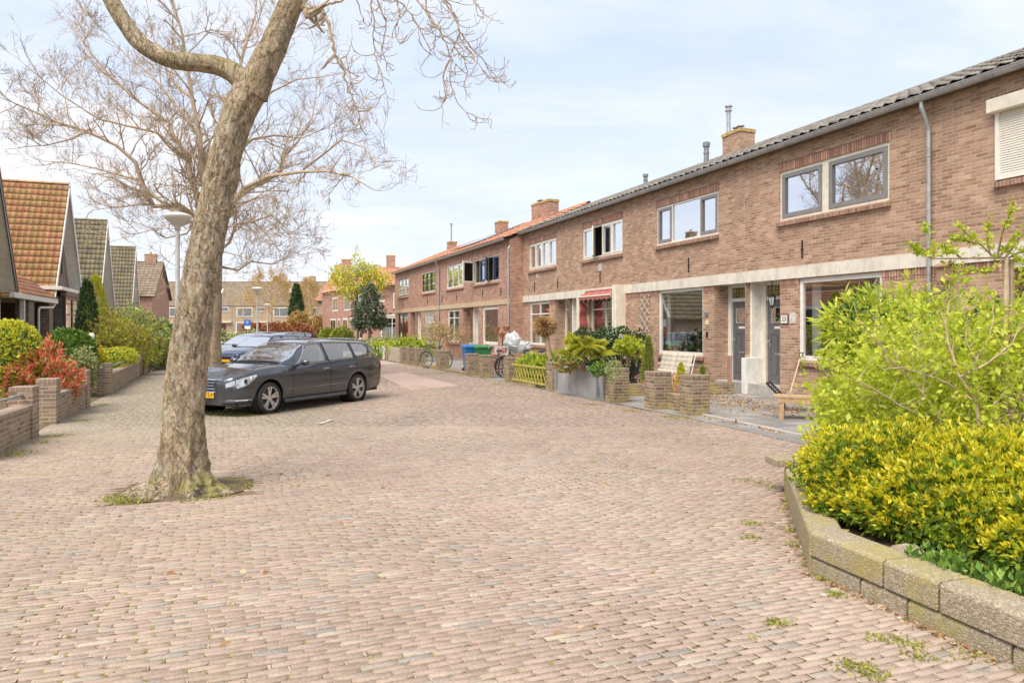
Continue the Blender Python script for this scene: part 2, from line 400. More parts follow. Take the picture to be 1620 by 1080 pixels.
TREE = Vector((-3.42, 7.62, 0))
def keep_out(X, Y):
    """True where no street paver lies: garden corner, gardens, tree pit"""
    m = np.zeros(X.shape, bool)
    # raised bed: right of polyline (2.60,3.2)-(2.07,5.1)-(2.80,7.6)
    xl = np.where(Y < 5.1, 2.07+(5.1-Y)*.28, 2.07+(Y-5.1)*.292)
    m |= (X > xl+.02) & (Y < 7.7)
    # garden line on the right
    gx = 3.23+(13.8-Y)*.385+.0
    m |= (Y >= 7.7) & (X > gx+.05+np.where(Y < 12, .35, 0))
    u = (X-TREE.x)*.9285+(Y-TREE.y)*.3714; v = -(X-TREE.x)*.3714+(Y-TREE.y)*.9285
    m |= (np.abs(u) < .66+.05*np.sin(v*9)) & (np.abs(v-.02) < .52)
    return m
def build_pavers():
    bw, bh = .190, .0545
    us = np.arange(-26, 34, bw); vs = np.arange(-2.0, 42, bh)
    U, Vv = np.meshgrid(us, vs); rowi = np.round((Vv+2)/bh).astype(int)
    U = U+(rowi % 2)*bw/2+RNG.normal(0, .018, (len(vs), 1))*1.0
    # rows are not laid dead straight: gentle waves
    U = U.ravel(); Vv = Vv.ravel()
    Vw = Vv+.035*np.sin(U*.55+Vv*.18)+.022*np.sin(U*1.3-Vv*.4+1)+.012*np.sin(U*2.9+Vv*.9)
    X = U*SA.x+Vw*SB.x; Y = U*SA.y+Vw*SB.y
    ok = (Y > 2.3) & (Y < 33.6) & (U > -9.0-.25*0) & (U < 13) & (np.abs(X) < .74*Y+1.0) & ~keep_out(X, Y)
    U = U[ok]; Vw = Vw[ok]; Y = Y[ok]; X = X[ok]; n = len(U)
    near = Y < 11
    print('pavers', n)
    hw = bw/2-.0036+RNG.normal(0, .0014, n); hh = bh/2-.0029+RNG.normal(0, .0010, n)
    cu = U+RNG.normal(0, .0022, n); cv = Vw+RNG.normal(0, .0012, n)
    zt = RNG.normal(0, .0016, n)+.004*np.sin(X*1.7)*np.sin(Y*1.3); tx = RNG.normal(0, .010, n); ty = RNG.normal(0, .010, n); rot = RNG.normal(0, .007, n)
    # outline of 12 points for worn arrises
    px = np.array([-1,-.45,.1,.5,1,  1, 1,.5,-.05,-.5,-1, -1]); py = np.array([-1,-1,-1,-1,-1, -.1, 1,1,1,1,1, .15])
    k = len(px)
    PX = px[None]*hw[:, None]+RNG.normal(0, .0016, (n, k)); PY = py[None]*hh[:, None]+RNG.normal(0, .0016, (n, k))
    cor = np.isin(np.arange(k), (0, 4, 6, 10)); r = np.abs(RNG.normal(.0015, .003, (n, k)))*cor
    PX -= np.sign(px)*r; PY -= np.sign(py)*r
    far = Y > 12.5
    cf, sf = np.cos(rot[far])[:, None], np.sin(rot[far])[:, None]
    qx4 = np.array([-1,1,1,-1])[None]*hw[far][:, None]+RNG.normal(0, .0015, (far.sum(), 4)); qy4 = np.array([-1,-1,1,1])[None]*hh[far][:, None]
    qx4, qy4 = qx4*cf-qy4*sf, qx4*sf+qy4*cf
    u4 = cu[far][:, None]+qx4; v4 = cv[far][:, None]+qy4; z4 = zt[far][:, None]+tx[far][:, None]*qx4+ty[far][:, None]*qy4
    T4 = np.stack([u4*SA.x+v4*SB.x, u4*SA.y+v4*SB.y, z4], -1); B4 = T4-np.array([0, 0, .012])
    VV = np.concatenate([T4, B4], 1).reshape(-1, 3); q5 = np.array([[0,1,2,3],[4,5,1,0],[5,6,2,1],[6,7,3,2],[7,4,0,3]])
    FF = (np.arange(far.sum())[:, None, None]*8+q5[None]).reshape(-1, 4)
    tag(npmesh('pavement', VV, FF, PAV), kind='structure')
    # end joints filled with sand or moss
    k0 = ~far; jw = .0052+np.abs(RNG.normal(0, .002, k0.sum())); ju = cu[k0]+bw/2; jx = np.array([-1,1,1,-1])[None]*jw[:, None]+RNG.normal(0, .002, (k0.sum(), 4)); jy = np.array([-1,-1,1,1])[None]*(hh[k0]+.001)[:, None]
    uu = ju[:, None]+jx; vv = cv[k0][:, None]+jy; VJ = np.stack([uu*SA.x+vv*SB.x, uu*SA.y+vv*SB.y, np.full(uu.shape, -.0016)], -1).reshape(-1, 3)
    tag(npmesh('joint_sand', VJ, np.arange(len(VJ)).reshape(-1, 4), SANDJ), kind='structure')
    sel = ~far; U, Vw, X, Y, cu, cv, zt, tx, ty, rot = [a_[sel] for a_ in (U, Vw, X, Y, cu, cv, zt, tx, ty, rot)]; PX = PX[sel]; PY = PY[sel]; n = len(U)
    cz, sz = np.cos(rot)[:, None], np.sin(rot)[:, None]
    def ring(ex, dz):
        qx = PX+np.sign(px)*ex; qy = PY+np.sign(py)*ex
        qx, qy = qx*cz-qy*sz, qx*sz+qy*cz
        z = zt[:, None]+tx[:, None]*qx+ty[:, None]*qy+dz
        uu = cu[:, None]+qx; vv = cv[:, None]+qy
        return np.stack([uu*SA.x+vv*SB.x, uu*SA.y+vv*SB.y, z], -1)
    top = ring(-.0016, 0.0); mid = ring(0, -.0022); bot = ring(.0002, -.014)
    V = np.concatenate([top, mid, bot], 1)        # n, 3k, 3
    me = bpy.data.meshes.new('paving')
    idx = np.arange(k); nx = (idx+1) % k
    side1 = np.stack([k+idx, k+nx, nx, idx], -1); side2 = np.stack([2*k+idx, 2*k+nx, k+nx, k+idx], -1)
    base = (np.arange(n)*3*k)[:, None]
    F12 = (base+idx[None])                       # ngon
    Q = (base[:, None]+np.concatenate([side1, side2])[None]).reshape(-1, 4)
    me.vertices.add(n*3*k); me.vertices.foreach_set('co', V.astype(np.float32).ravel())
    L = np.concatenate([F12.ravel(), Q.ravel()]).astype(np.int32)
    me.loops.add(len(L)); me.loops.foreach_set('vertex_index', L)
    ls = np.concatenate([np.arange(n)*k, n*k+np.arange(len(Q))*4]).astype(np.int32)
    lt = np.concatenate([np.full(n, k), np.full(len(Q), 4)]).astype(np.int32)
    me.polygons.add(len(ls)); me.polygons.foreach_set('loop_start', ls); me.polygons.foreach_set('loop_total', lt)
    me.materials.append(PAV); me.update(calc_edges=True)
    o = bpy.data.objects.new('pavement', me); link(o); tag(o, kind='structure')
build_pavers()

# smooth pale red speed table and white bay markings
sm = plain('pale_red_paving', (.42,.30,.25), .8, var=.12, vs=20, bump=.2)
a = [gp(597, 593), gp(640, 589), gp(727, 610), gp(650, 617)]
gm = MB(); gm.poly([(x, y, .004) for x, y in a])
tag(gm.build('crossing_strip', sm), kind='structure')
wm = plain('worn_white_paint', (.46,.43,.37), .8, var=.25, vs=18)
gm = MB()
for (x0, y0, x1, y1) in ((505, 671, 526, 664), (560, 648, 580, 650), (593, 652, 606, 652.5)):
    p0 = Vector((*gp(x0, y0), .011)); p1 = Vector((*gp(x1, y1), .011)); d = (p1-p0).normalized(); q = Vector((-d.y, d.x, 0))*.045
    gm.quad(p0-q, p1-q, p1+q, p0+q)
tag(gm.build('bay_marking', wm), kind='structure')

# gardens: sheets beside the street
soil = NT('garden_soil'); p_ = soil.pos()
SOIL = soil.fin(soil.pbsdf(soil.mix(soil.rng(soil.noise(p_, 5, 5, .7), .35, .65), (.10,.07,.045), (.22,.17,.11)), .95, 0, soil.bump(soil.noise(p_, 25, 4), .8, .03), .1))
sl_ = NT('garden_slabs'); p_ = sl_.pos(); x_, y_, z_ = sl_.sep(p_)
u_ = sl_.m('ADD', sl_.m('MULTIPLY', x_, .9372), sl_.m('MULTIPLY', y_, .3488)); v_ = sl_.m('ADD', sl_.m('MULTIPLY', x_, -.3488), sl_.m('MULTIPLY', y_, .9372))
fu = sl_.m('FRACT', sl_.m('DIVIDE', u_, .5)); fv = sl_.m('FRACT', sl_.m('DIVIDE', v_, .5))
edge = sl_.m('MINIMUM', sl_.m('MINIMUM', fu, sl_.m('SUBTRACT', 1, fu)), sl_.m('MINIMUM', fv, sl_.m('SUBTRACT', 1, fv)))
cc = sl_.ramp(sl_.wn(sl_.com(sl_.m('FLOOR', sl_.m('DIVIDE', u_, .5)), sl_.m('FLOOR', sl_.m('DIVIDE', v_, .5)), 0), 0), [(0, (.22,.21,.20)), (1, (.34,.32,.30))])
cc = sl_.mix(.6, cc, sl_.rng(sl_.noise(p_, 6, 5, .7), .3, .7, .7, 1.2), 'MULTIPLY')
SLABS = sl_.fin(sl_.pbsdf(sl_.mix(sl_.rng(edge, .0, .02), (.10,.09,.06), cc), .85, 0, None, .2))
gm = MB(); gm.poly([(4.95,8.0,.006),(20,3.0,.006),(20,26,.006),(-6.6,43.5,.006),(-9.3,44.5,.006),(3.25,13.9,.006)])
tag(gm.build('garden_ground', SLABS), kind='structure')
gm = MB(); gm.poly([(2.28,5.2,.19),(2.9,3.0,.19),(20,3.0,.19),(20,7.9,.19),(5.8,9.3,.19),(4.3,9.2,.19),(3.0,7.5,.19)])
gm.poly([(2.28,5.2,-.05),(3.0,7.5,-.05),(3.0,7.5,.19),(2.28,5.2,.19)])
gm.poly([(4.3,9.2,.19),(5.8,9.3,.19),(5.8,9.3,-.05),(4.3,9.2,-.05)]); gm.poly([(3.0,7.5,.19),(4.3,9.2,.19),(4.3,9.2,-.05),(3.0,7.5,-.05)])
gm.poly([(5.8,9.3,.19),(20,7.9,.19),(20,7.9,-.05),(5.8,9.3,-.05)])
tag(gm.build('planting_bed_soil', SOIL), kind='structure')
P0L = Vector((-14.5, 17.3, 0)); DL = Vector((-.3714, .9285, 0)); NL = Vector((-.9285, -.3714, 0))
a = Vector((-6.9, 9.6, .008)); b = Vector((-17.2, 36.5, .008))
gm = MB(); gm.poly([a, b, b+NL*22, a+NL*22])
tag(gm.build('cottage_garden_ground', SOIL), kind='structure')
# ---------------------------------------------------------------- building parts
def wall_front(mb, x0, x1, z0, z1, holes, y=0.0, mi=0):
    """front wall quads round the holes (a,b,c,d,depth); reveals to depth"""
    xs = sorted({x0, x1, *[h[0] for h in holes], *[h[1] for h in holes]}); zs = sorted({z0, z1, *[h[2] for h in holes], *[h[3] for h in holes]})
    xs = [v for v in xs if x0 <= v <= x1]; zs = [v for v in zs if z0 <= v <= z1]
    for i in range(len(xs)-1):
        for j in range(len(zs)-1):
            cx = (xs[i]+xs[i+1])/2; cz = (zs[j]+zs[j+1])/2
            if any(h[0] < cx < h[1] and h[2] < cz < h[3] for h in holes): continue
            mb.quad((xs[i],y,zs[j]), (xs[i+1],y,zs[j]), (xs[i+1],y,zs[j+1]), (xs[i],y,zs[j+1]), mi)
    for h in holes:
        a, b, c, d, D = h
        mb.quad((a,y,c),(a,y,d),(a,y+D,d),(a,y+D,c), mi); mb.quad((b,y,c),(b,y+D,c),(b,y+D,d),(b,y,d), mi)
        mb.quad((a,y,d),(b,y,d),(b,y+D,d),(a,y+D,d), mi); mb.quad((a,y,c),(a,y+D,c),(b,y+D,c),(b,y,c), mi)
def rect_frame(mb, x0, x1, z0, z1, y0, y1, w, mi=0, wb=None):
    wb = wb or w
    mb.box(x0, x1, y0, y1, z0, z0+wb, mi); mb.box(x0, x1, y0, y1, z1-w, z1, mi)
    mb.box(x0, x0+w, y0, y1, z0+wb, z1-w, mi); mb.box(x1-w, x1, y0, y1, z0+wb, z1-w, mi)
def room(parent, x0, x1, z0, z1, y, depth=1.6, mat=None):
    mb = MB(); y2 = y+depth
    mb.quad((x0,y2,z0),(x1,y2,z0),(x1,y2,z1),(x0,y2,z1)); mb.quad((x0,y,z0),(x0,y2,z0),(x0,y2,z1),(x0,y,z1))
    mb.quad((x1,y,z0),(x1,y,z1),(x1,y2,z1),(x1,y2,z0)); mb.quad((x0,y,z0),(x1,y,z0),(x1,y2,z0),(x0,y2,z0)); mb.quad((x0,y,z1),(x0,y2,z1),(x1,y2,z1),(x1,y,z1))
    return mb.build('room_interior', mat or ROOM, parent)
def curtain(parent, x0, x1, z0, z1, y, mat=None, name='curtain'):
    n = max(8, int((x1-x0)/.02))
    mb = MB(); ph = random.random()*6
    mb.grid(lambda u, v: (x0+(x1-x0)*u, y+.03*sin(u*(x1-x0)*38+ph+sin(u*9))*(1-.25*v), z0+(z1-z0)*v), n, 1)
    return mb.build(name, mat or CURT, parent, smooth=True)
def window(parent, x0, x1, z0, z1, cols, yd=.07, frame=None, fw=.07, mull=.06, pane=None, transom=None, bars=None, curt=None,
           sill=True, sash=None, sillmat=None, sashw=.05, depth=1.5, room_=True, open_=None, y=0.0, blind=0):
    """cols: list of relative widths; sash: list with material or None for each column"""
    frame = frame or WHITE; pane = pane or GL; yf = y+yd
    mb = MB(); rect_frame(mb, x0, x1, z0, z1, yf, yf+.09, fw)
    tot = sum(cols); xs = [x0+fw]; inner = (x1-x0-2*fw-mull*(len(cols)-1))
    spans = []; cx = x0+fw
    for i, c in enumerate(cols):
        wd = inner*c/tot; spans.append((cx, cx+wd)); cx += wd
        if i < len(cols)-1: mb.box(cx, cx+mull, yf, yf+.085, z0+fw, z1-fw); cx += mull
    zt = z1-fw
    if transom:
        zt = z1-fw-transom
        for (a, b) in spans: mb.box(a, b, yf+.004, yf+.08, zt, zt+.05)
    o = mb.build('window', frame, parent, bevel=0)
    for i, (a, b) in enumerate(spans):
        segs = [(z0+fw, zt)] + ([(zt+.05, z1-fw)] if transom else [])
        for (c, d) in segs:
            sm_ = sash[i] if sash else None
            op = open_ and i in open_
            if op:
                s = MB(); rect_frame(s, 0, b-a, c, d, -.02, .03, sashw); ob = s.build('casement', sm_ or frame, o, loc=(a, yf-.01, 0), rz=-radians(open_[i]))
                p = MB(); p.box(sashw, b-a-sashw, .0, .006, c+sashw, d-sashw); p.build('pane', pane, o, loc=(a, yf-.01, 0), rz=-radians(open_[i])); continue
            if sm_:
                s = MB(); rect_frame(s, a+.003, b-.003, c+.003, d-.003, yf-.015, yf+.05, sashw); s.build('sash', sm_, o)
                m = sashw
            else: m = 0
            p = MB(); p.quad((a+m, yf+.035, c+m), (b-m, yf+.035, c+m), (b-m, yf+.035, d-m), (a+m, yf+.035, d-m)); p.build('pane', pane, o)
            if bars:
                nb, mbz = bars; s = MB()
                for k in range(1, nb): xx = a+(b-a)*k/nb; s.box(xx-.012, xx+.012, yf+.015, yf+.05, c, d)
                for k in range(1, mbz): zz_ = c+(d-c)*k/mbz; s.box(a, b, yf+.013, yf+.048, zz_-.012, zz_+.012)
                s.build('glazing_bars', frame, o)
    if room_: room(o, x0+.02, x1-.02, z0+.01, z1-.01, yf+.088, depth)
    for c in (curt or []):
        curtain(o, x0+fw+(x1-x0-2*fw)*c[0], x0+fw+(x1-x0-2*fw)*c[1], z0+.06, z1-.05 if len(c) < 3 else z0+(z1-z0)*c[2], yf+.2, None)
    if blind:
        s = MB(); s.box(x0+fw, x1-fw, yf+.12, yf+.13, z1-fw-blind, z1-fw); s.build('blind', CREAM, o)
    if sill:
        s = MB(); s.add([(x0-.05,y-.09,z0-.13),(x1+.05,y-.09,z0-.13),(x1+.05,y+yd,z0-.13),(x0-.05,y+yd,z0-.13),
                         (x0-.05,y-.09,z0-.045),(x1+.05,y-.09,z0-.045),(x1+.05,y+yd,z0-.004),(x0-.05,y+yd,z0-.004)],
                        [(0,3,2,1),(4,5,6,7),(0,1,5,4),(1,2,6,5),(2,3,7,6),(3,0,4,7)])
        s.build('sill', sillmat or BR_AS, o)
    return o
def tile_mat(name, cols, moss=(.36,.30,.08), mossy=.4, rough=.8):
    if name in _M: return _M[name]
    t = NT(name); r = t.isl(); p = t.obj()
    c = t.ramp(r, [(i/(len(cols)-1), k) for i, k in enumerate(cols)])
    c = t.mix(.6, c, t.rng(t.noise(p, 1.4, 6, .7), .3, .7, .6, 1.35), 'MULTIPLY')
    c = t.mix(t.m('MULTIPLY', t.rng(t.noise(p, 2.6, 6, .75), .45, .64), mossy), c, moss)
    f = t.noise(p, 30, 4, .7)
    c = t.mix(.5, c, t.rng(f, .3, .7, .7, 1.25), 'MULTIPLY')
    _M[name] = t.fin(t.pbsdf(c, rough, 0, t.bump(f, .5, .006), .3)); return _M[name]
T_GREY = tile_mat('grey_roof_tile', [(.14,.13,.12),(.22,.205,.19),(.29,.27,.25),(.19,.175,.16)], mossy=.12)
T_RED = tile_mat('red_roof_tile', [(.46,.20,.12),(.55,.27,.17),(.42,.20,.13)], mossy=.15)
T_ORG = tile_mat('orange_mossy_tile', [(.44,.20,.11),(.52,.26,.15),(.40,.22,.11),(.48,.30,.15)], moss=(.40,.31,.10), mossy=.7)
T_OLD = tile_mat('weathered_grey_tile', [(.20,.17,.12),(.28,.25,.18),(.23,.20,.15),(.32,.28,.20)], moss=(.36,.31,.08), mossy=.4)
T_BRN = tile_mat('brown_far_tile', [(.26,.20,.15),(.33,.26,.20),(.24,.19,.15)], mossy=.15)
T_BRT = tile_mat('bright_red_tile', [(.62,.16,.07),(.70,.22,.11),(.55,.15,.08)], mossy=.05)
def tiles(o0, ax, up, W, L, tw, tl, amp, style='wave', lift=.035, keep=None, thick=.02):
    """individual overlapping tiles as numpy mesh; o0 bottom corner, ax unit along eaves, up unit up the slope. keep(a,b)->bool on centre"""
    ax = np.array(ax, float); up = np.array(up, float); nr = np.cross(ax, up); nr /= np.linalg.norm(nr)
    if nr[2] < 0: nr = -nr
    o0 = np.array(o0, float)
    nu = int(round(W/tw)); nv = int(round(L/tl)); tw = W/nu; tl = L/nv
    k = 7 if style == 'wave' else 5
    us = np.linspace(0, 1, k)
    if style == 'wave': prof = amp*(np.sin(us*2*pi-.6)*.5+.5*np.where(us > .6, np.sin((us-.6)/.4*pi), 0)*1.2)
    else: prof = amp*np.array([.0, .55, .35, .2, 1.0])
    V = []; F = []
    I, J = np.meshgrid(np.arange(nu), np.arange(nv), indexing='ij'); I = I.ravel(); J = J.ravel()
    if keep is not None:
        msk = np.array([keep((i+.5)*tw, (j+.5)*tl) for i, j in zip(I, J)], bool); I = I[msk]; J = J[msk]
    n = len(I)
    a = (I[:, None]+.5+(us[None]-.5)*(1.0 if style == 'wave' else .955))*tw
    jit = RNG.normal(0, .004, (n, 1)); jz = RNG.normal(0, .003, (n, 1))
    rows = []
    for (s, h) in ((-.03/tl, lift+thick), (-.03/tl, lift), (1.12, 0.0)):
        b = (J[:, None]+s)*tl+jit
        off = prof[None]+jz+h-(thick if s < 0 and h == lift else 0)*0
        if s < 0 and h == lift: off = prof[None]+jz+lift-thick
        elif s < 0: off = prof[None]+jz+lift
        rows.append(o0+a[..., None]*ax+np.broadcast_to(b, a.shape)[..., None]*up+off[..., None]*nr)
    V = np.concatenate([rows[1], rows[0], rows[2]], 1)
    q = []
    for r in (0, 1):
        for i in range(k-1): q.append((r*k+i, r*k+i+1, (r+1)*k+i+1, (r+1)*k+i))
    F = (np.arange(n)[:, None, None]*3*k+np.array(q)[None]).reshape(-1, 4)
    return V.reshape(-1, 3), F
def tiled_roof(parent, name, mat, sheets, **kw):
    Vs = []; Fs = []; b = 0
    for sh in sheets:
        V, F = tiles(*sh[0], **{**kw, **(sh[1] if len(sh) > 1 else {})}); Vs.append(V); Fs.append(F+b); b += len(V)
    return npmesh(name, np.concatenate(Vs), np.concatenate(Fs), mat, parent)
def ridge_tiles(parent, pts_a, pts_b, mat, r=.10, step=.33):
    a = Vector(pts_a); b = Vector(pts_b); L = (b-a).length; n = max(1, int(L/step)); d = (b-a)/n; mb = MB()
    side = Vector((0,0,1)).cross(d).normalized()
    for i in range(n):
        p = a+d*i; q = a+d*(i+1.08); vs = []
        for (c, rr) in ((p, r*1.06), (q, r*.94)):
            for k in range(6):
                an = pi*k/5; vs.append(c+side*cos(an)*rr+Vector((0,0,1))*(sin(an)*rr*.8-.02))
        mb.add(vs, [(k, k+1, k+7, k+6) for k in range(5)]+[(0,1,2,3,4,5)])
    return mb.build('ridge', mat, parent)
def chimney(parent, x, y, z0, z1, w=.6, d=.5, mat=None, cap=(.5,.32,.08), pots=1, name='chimney', flue=0):
    mb = MB(); mb.box(x-w/2, x+w/2, y-d/2, y+d/2, z0, z1-.12)
    o = mb.build(name, mat or BR_A, parent)
    mb = MB(); mb.box(x-w/2-.03, x+w/2+.03, y-d/2-.03, y+d/2+.03, z1-.12, z1); mb.build('cap', plain('mossy_cap', (.46,.32,.12), .9, var=.35, vs=9), o, bevel=.01)
    for i in range(pots):
        px = x+(i-(pots-1)/2)*.22
        m2 = MB(); m2.lathe([(.07,0),(.07,.12)], (px, y, z1), 12); m2.lathe([(.02,.12),(.14,.15),(.13,.18),(.02,.2)], (px, y, z1), 12); m2.build('cowl', LEAD, o, smooth=False)
    if flue:
        m2 = MB(); m2.lathe([(.065,0),(.065,flue-.1)], (x-w*.25, y, z1-.02), 12); m2.lathe([(.10,flue-.12),(.10,flue-.09)], (x-w*.25, y, z1), 12); m2.lathe([(.075,flue-.09),(.075,flue-.03)], (x-w*.25, y, z1), 12); m2.lathe([(.11,flue-.03),(.11,flue)], (x-w*.25, y, z1), 12)
        m2.build('flue', ZINC, o)
    return o
def gutter(parent, x0, x1, y, z, r=.085, ends=True, mat=None):
    mb = MB(); n = 9
    for rr, fl in ((r, False), (r-.006, True)):
        mb.grid(lambda u, v, rr=rr: (x0+(x1-x0)*u, y-cos(pi*v)*rr*-1, z-sin(pi*v)*rr), 1, n, flip=fl)
    mb.tube([(x0, y-r, z+.004), (x1, y-r, z+.004)], .012, 6)
    xx = x0+.45
    while xx < x1:
        mb.grid(lambda u, v: (xx+.035*u, y+cos(pi*v)*(r+.004), z-sin(pi*v)*(r+.004)), 1, n); xx += .92
    return mb.build('gutter', mat or ZINC, parent)
def downpipe(parent, x, ytop, ztop, y=-.07, z0=0.0, r=.04, mat=None, name='downpipe', zb=None):
    mb = MB(); mb.tube([(x, ytop, ztop), (x, ytop, ztop-.12), (x+.02, (ytop+y)/2, ztop-.32), (x+.03, y, ztop-.55), (x+.03, y, (zb or z0+1.0))], r, 12)
    if zb is None: mb.tube([(x+.03, y, z0+1.0), (x+.03, y, z0)], r+.012, 12)
    z = z0+1.0
    while z < ztop-.6: mb.tube([(x+.03, y, z), (x+.03, y, z+.03)], r+.008, 12); z += 1.3
    return mb.build(name, mat or ZINC, parent, smooth=False)
def door_leaf(parent, x0, x1, z0, z1, y, mat=None, style='panel', knobx=None):
    mat = mat or DOORGREY; mb = MB(); mb.box(x0, x1, y, y+.04, z0, z1); w = x1-x0
    for (a, b, c, d) in ((.12,.42,.10,.60),(.58,.88,.10,.60)):
        xa = x0+w*a; xb = x0+w*b; za = z0+(z1-z0)*c; zb = z0+(z1-z0)*d
        rect_frame(mb, xa, xb, za, zb, y-.014, y-.002, .025)
    mb.box(x0+.05, x1-.05, y-.03, y-.002, z0, z0+.10)
    o = mb.build('door', mat, parent)
    p = MB(); p.box(x0+w*.2, x1-w*.2, y-.004, y+.0, z0+(z1-z0)*.74, z0+(z1-z0)*.90); p.build('pane', GL_UP, o)
    p = MB(); rect_frame(p, x0+w*.17, x1-w*.17, z0+(z1-z0)*.725, z0+(z1-z0)*.915, y-.016, y-.003, .02); p.build('pane_frame', plain('pale_grey_trim', (.5,.5,.5), .5), o)
    h = MB(); kx = knobx if knobx is not None else x0+.07
    h.sphere((kx, y-.06, z0+1.05), .028); h.tube([(kx, y-.05, z0+1.05), (kx, y, z0+1.05)], .012, 8); h.box(kx-.02, kx+.02, y-.008, y-.001, z0+.92, z0+1.12)
    h.build('handle', ZINC, o)
    l = MB(); l.box(x0+w*.3, x1-w*.3, y-.010, y-.001, z0+1.38, z0+1.44); l.build('name_plate', WHITE, o)
    l = MB(); l.box(x0+w*.33, x1-w*.33, y-.012, y-.001, z0+.72, z0+.77); l.build('letter_slot', ZINC, o)
    return o
def text_mesh(name, body, size, mat, parent, loc, rot, extr=.002, align='CENTER'):
    c = bpy.data.curves.new('t', 'FONT'); c.body = body; c.size = size; c.extrude = extr; c.align_x = align; c.align_y = 'CENTER'
    o = bpy.data.objects.new('t', c); COL.objects.link(o)
    dg = bpy.context.evaluated_depsgraph_get(); me = bpy.data.meshes.new_from_object(o.evaluated_get(dg))
    bpy.data.objects.remove(o); me.materials.clear(); me.materials.append(mat)
    ob = bpy.data.objects.new(name, me); ob.location = loc; ob.rotation_euler = rot; return link(ob, parent)
STAIN = NT('stained_glass'); _p = STAIN.obj(); _x, _y, _z = STAIN.sep(_p)
_cl = STAIN.com(STAIN.m('FLOOR', STAIN.m('MULTIPLY', _x, 7.5)), STAIN.m('FLOOR', STAIN.m('MULTIPLY', _z, 9.5)), 0)
_fx = STAIN.m('FRACT', STAIN.m('MULTIPLY', _x, 7.5)); _fz = STAIN.m('FRACT', STAIN.m('MULTIPLY', _z, 9.5))
_ln = STAIN.m('MAXIMUM', STAIN.m('LESS_THAN', _fx, .12), STAIN.m('LESS_THAN', _fz, .13))
_c = STAIN.ramp(STAIN.wn(_cl, 0), [(0, (.30,.20,.04)), (.3, (.34,.28,.10)), (.6, (.20,.17,.08)), (1, (.42,.36,.20))])
STAIN_M = STAIN.fin(STAIN.pbsdf(STAIN.mix(_ln, _c, (.03,.03,.03)), .15, 0, None, .6))

def porch_door(parent, x0, x1, z0, z1, y, dx0, dx1, frame=None, leaf=None, knobx=None):
    """frame filling porch back between x0..x1 with one door and stained transom"""
    mb = MB(); f = frame or WHITE; zt = z0+2.12
    mb.box(x0, dx0, y, y+.10, z0, z1); mb.box(dx1, x1, y, y+.10, z0, z1)
    mb.box(dx0, dx1, y, y+.10, z1-.07, z1); mb.box(dx0, dx1, y, y+.10, zt, zt+.09)
    mb.box(dx0-.05, dx0, y-.025, y-.001, z0, z1-.05); mb.box(dx1, dx1+.05, y-.025, y-.001, z0, z1-.05)
    o = mb.build('door_frame', f, parent)
    door_leaf(parent, dx0+.004, dx1-.004, z0+.01, zt-.004, y+.035, leaf, knobx=knobx)
    g = MB(); g.box(dx0, dx1, y+.04, y+.05, zt+.09, z1-.07); g.build('transom_pane', STAIN_M, o)
    s = MB(); s.box(x0, x1, y-.45, y+.05, 0, z0-.003) ; s.build('door_step', CONC, parent, bevel=.01)

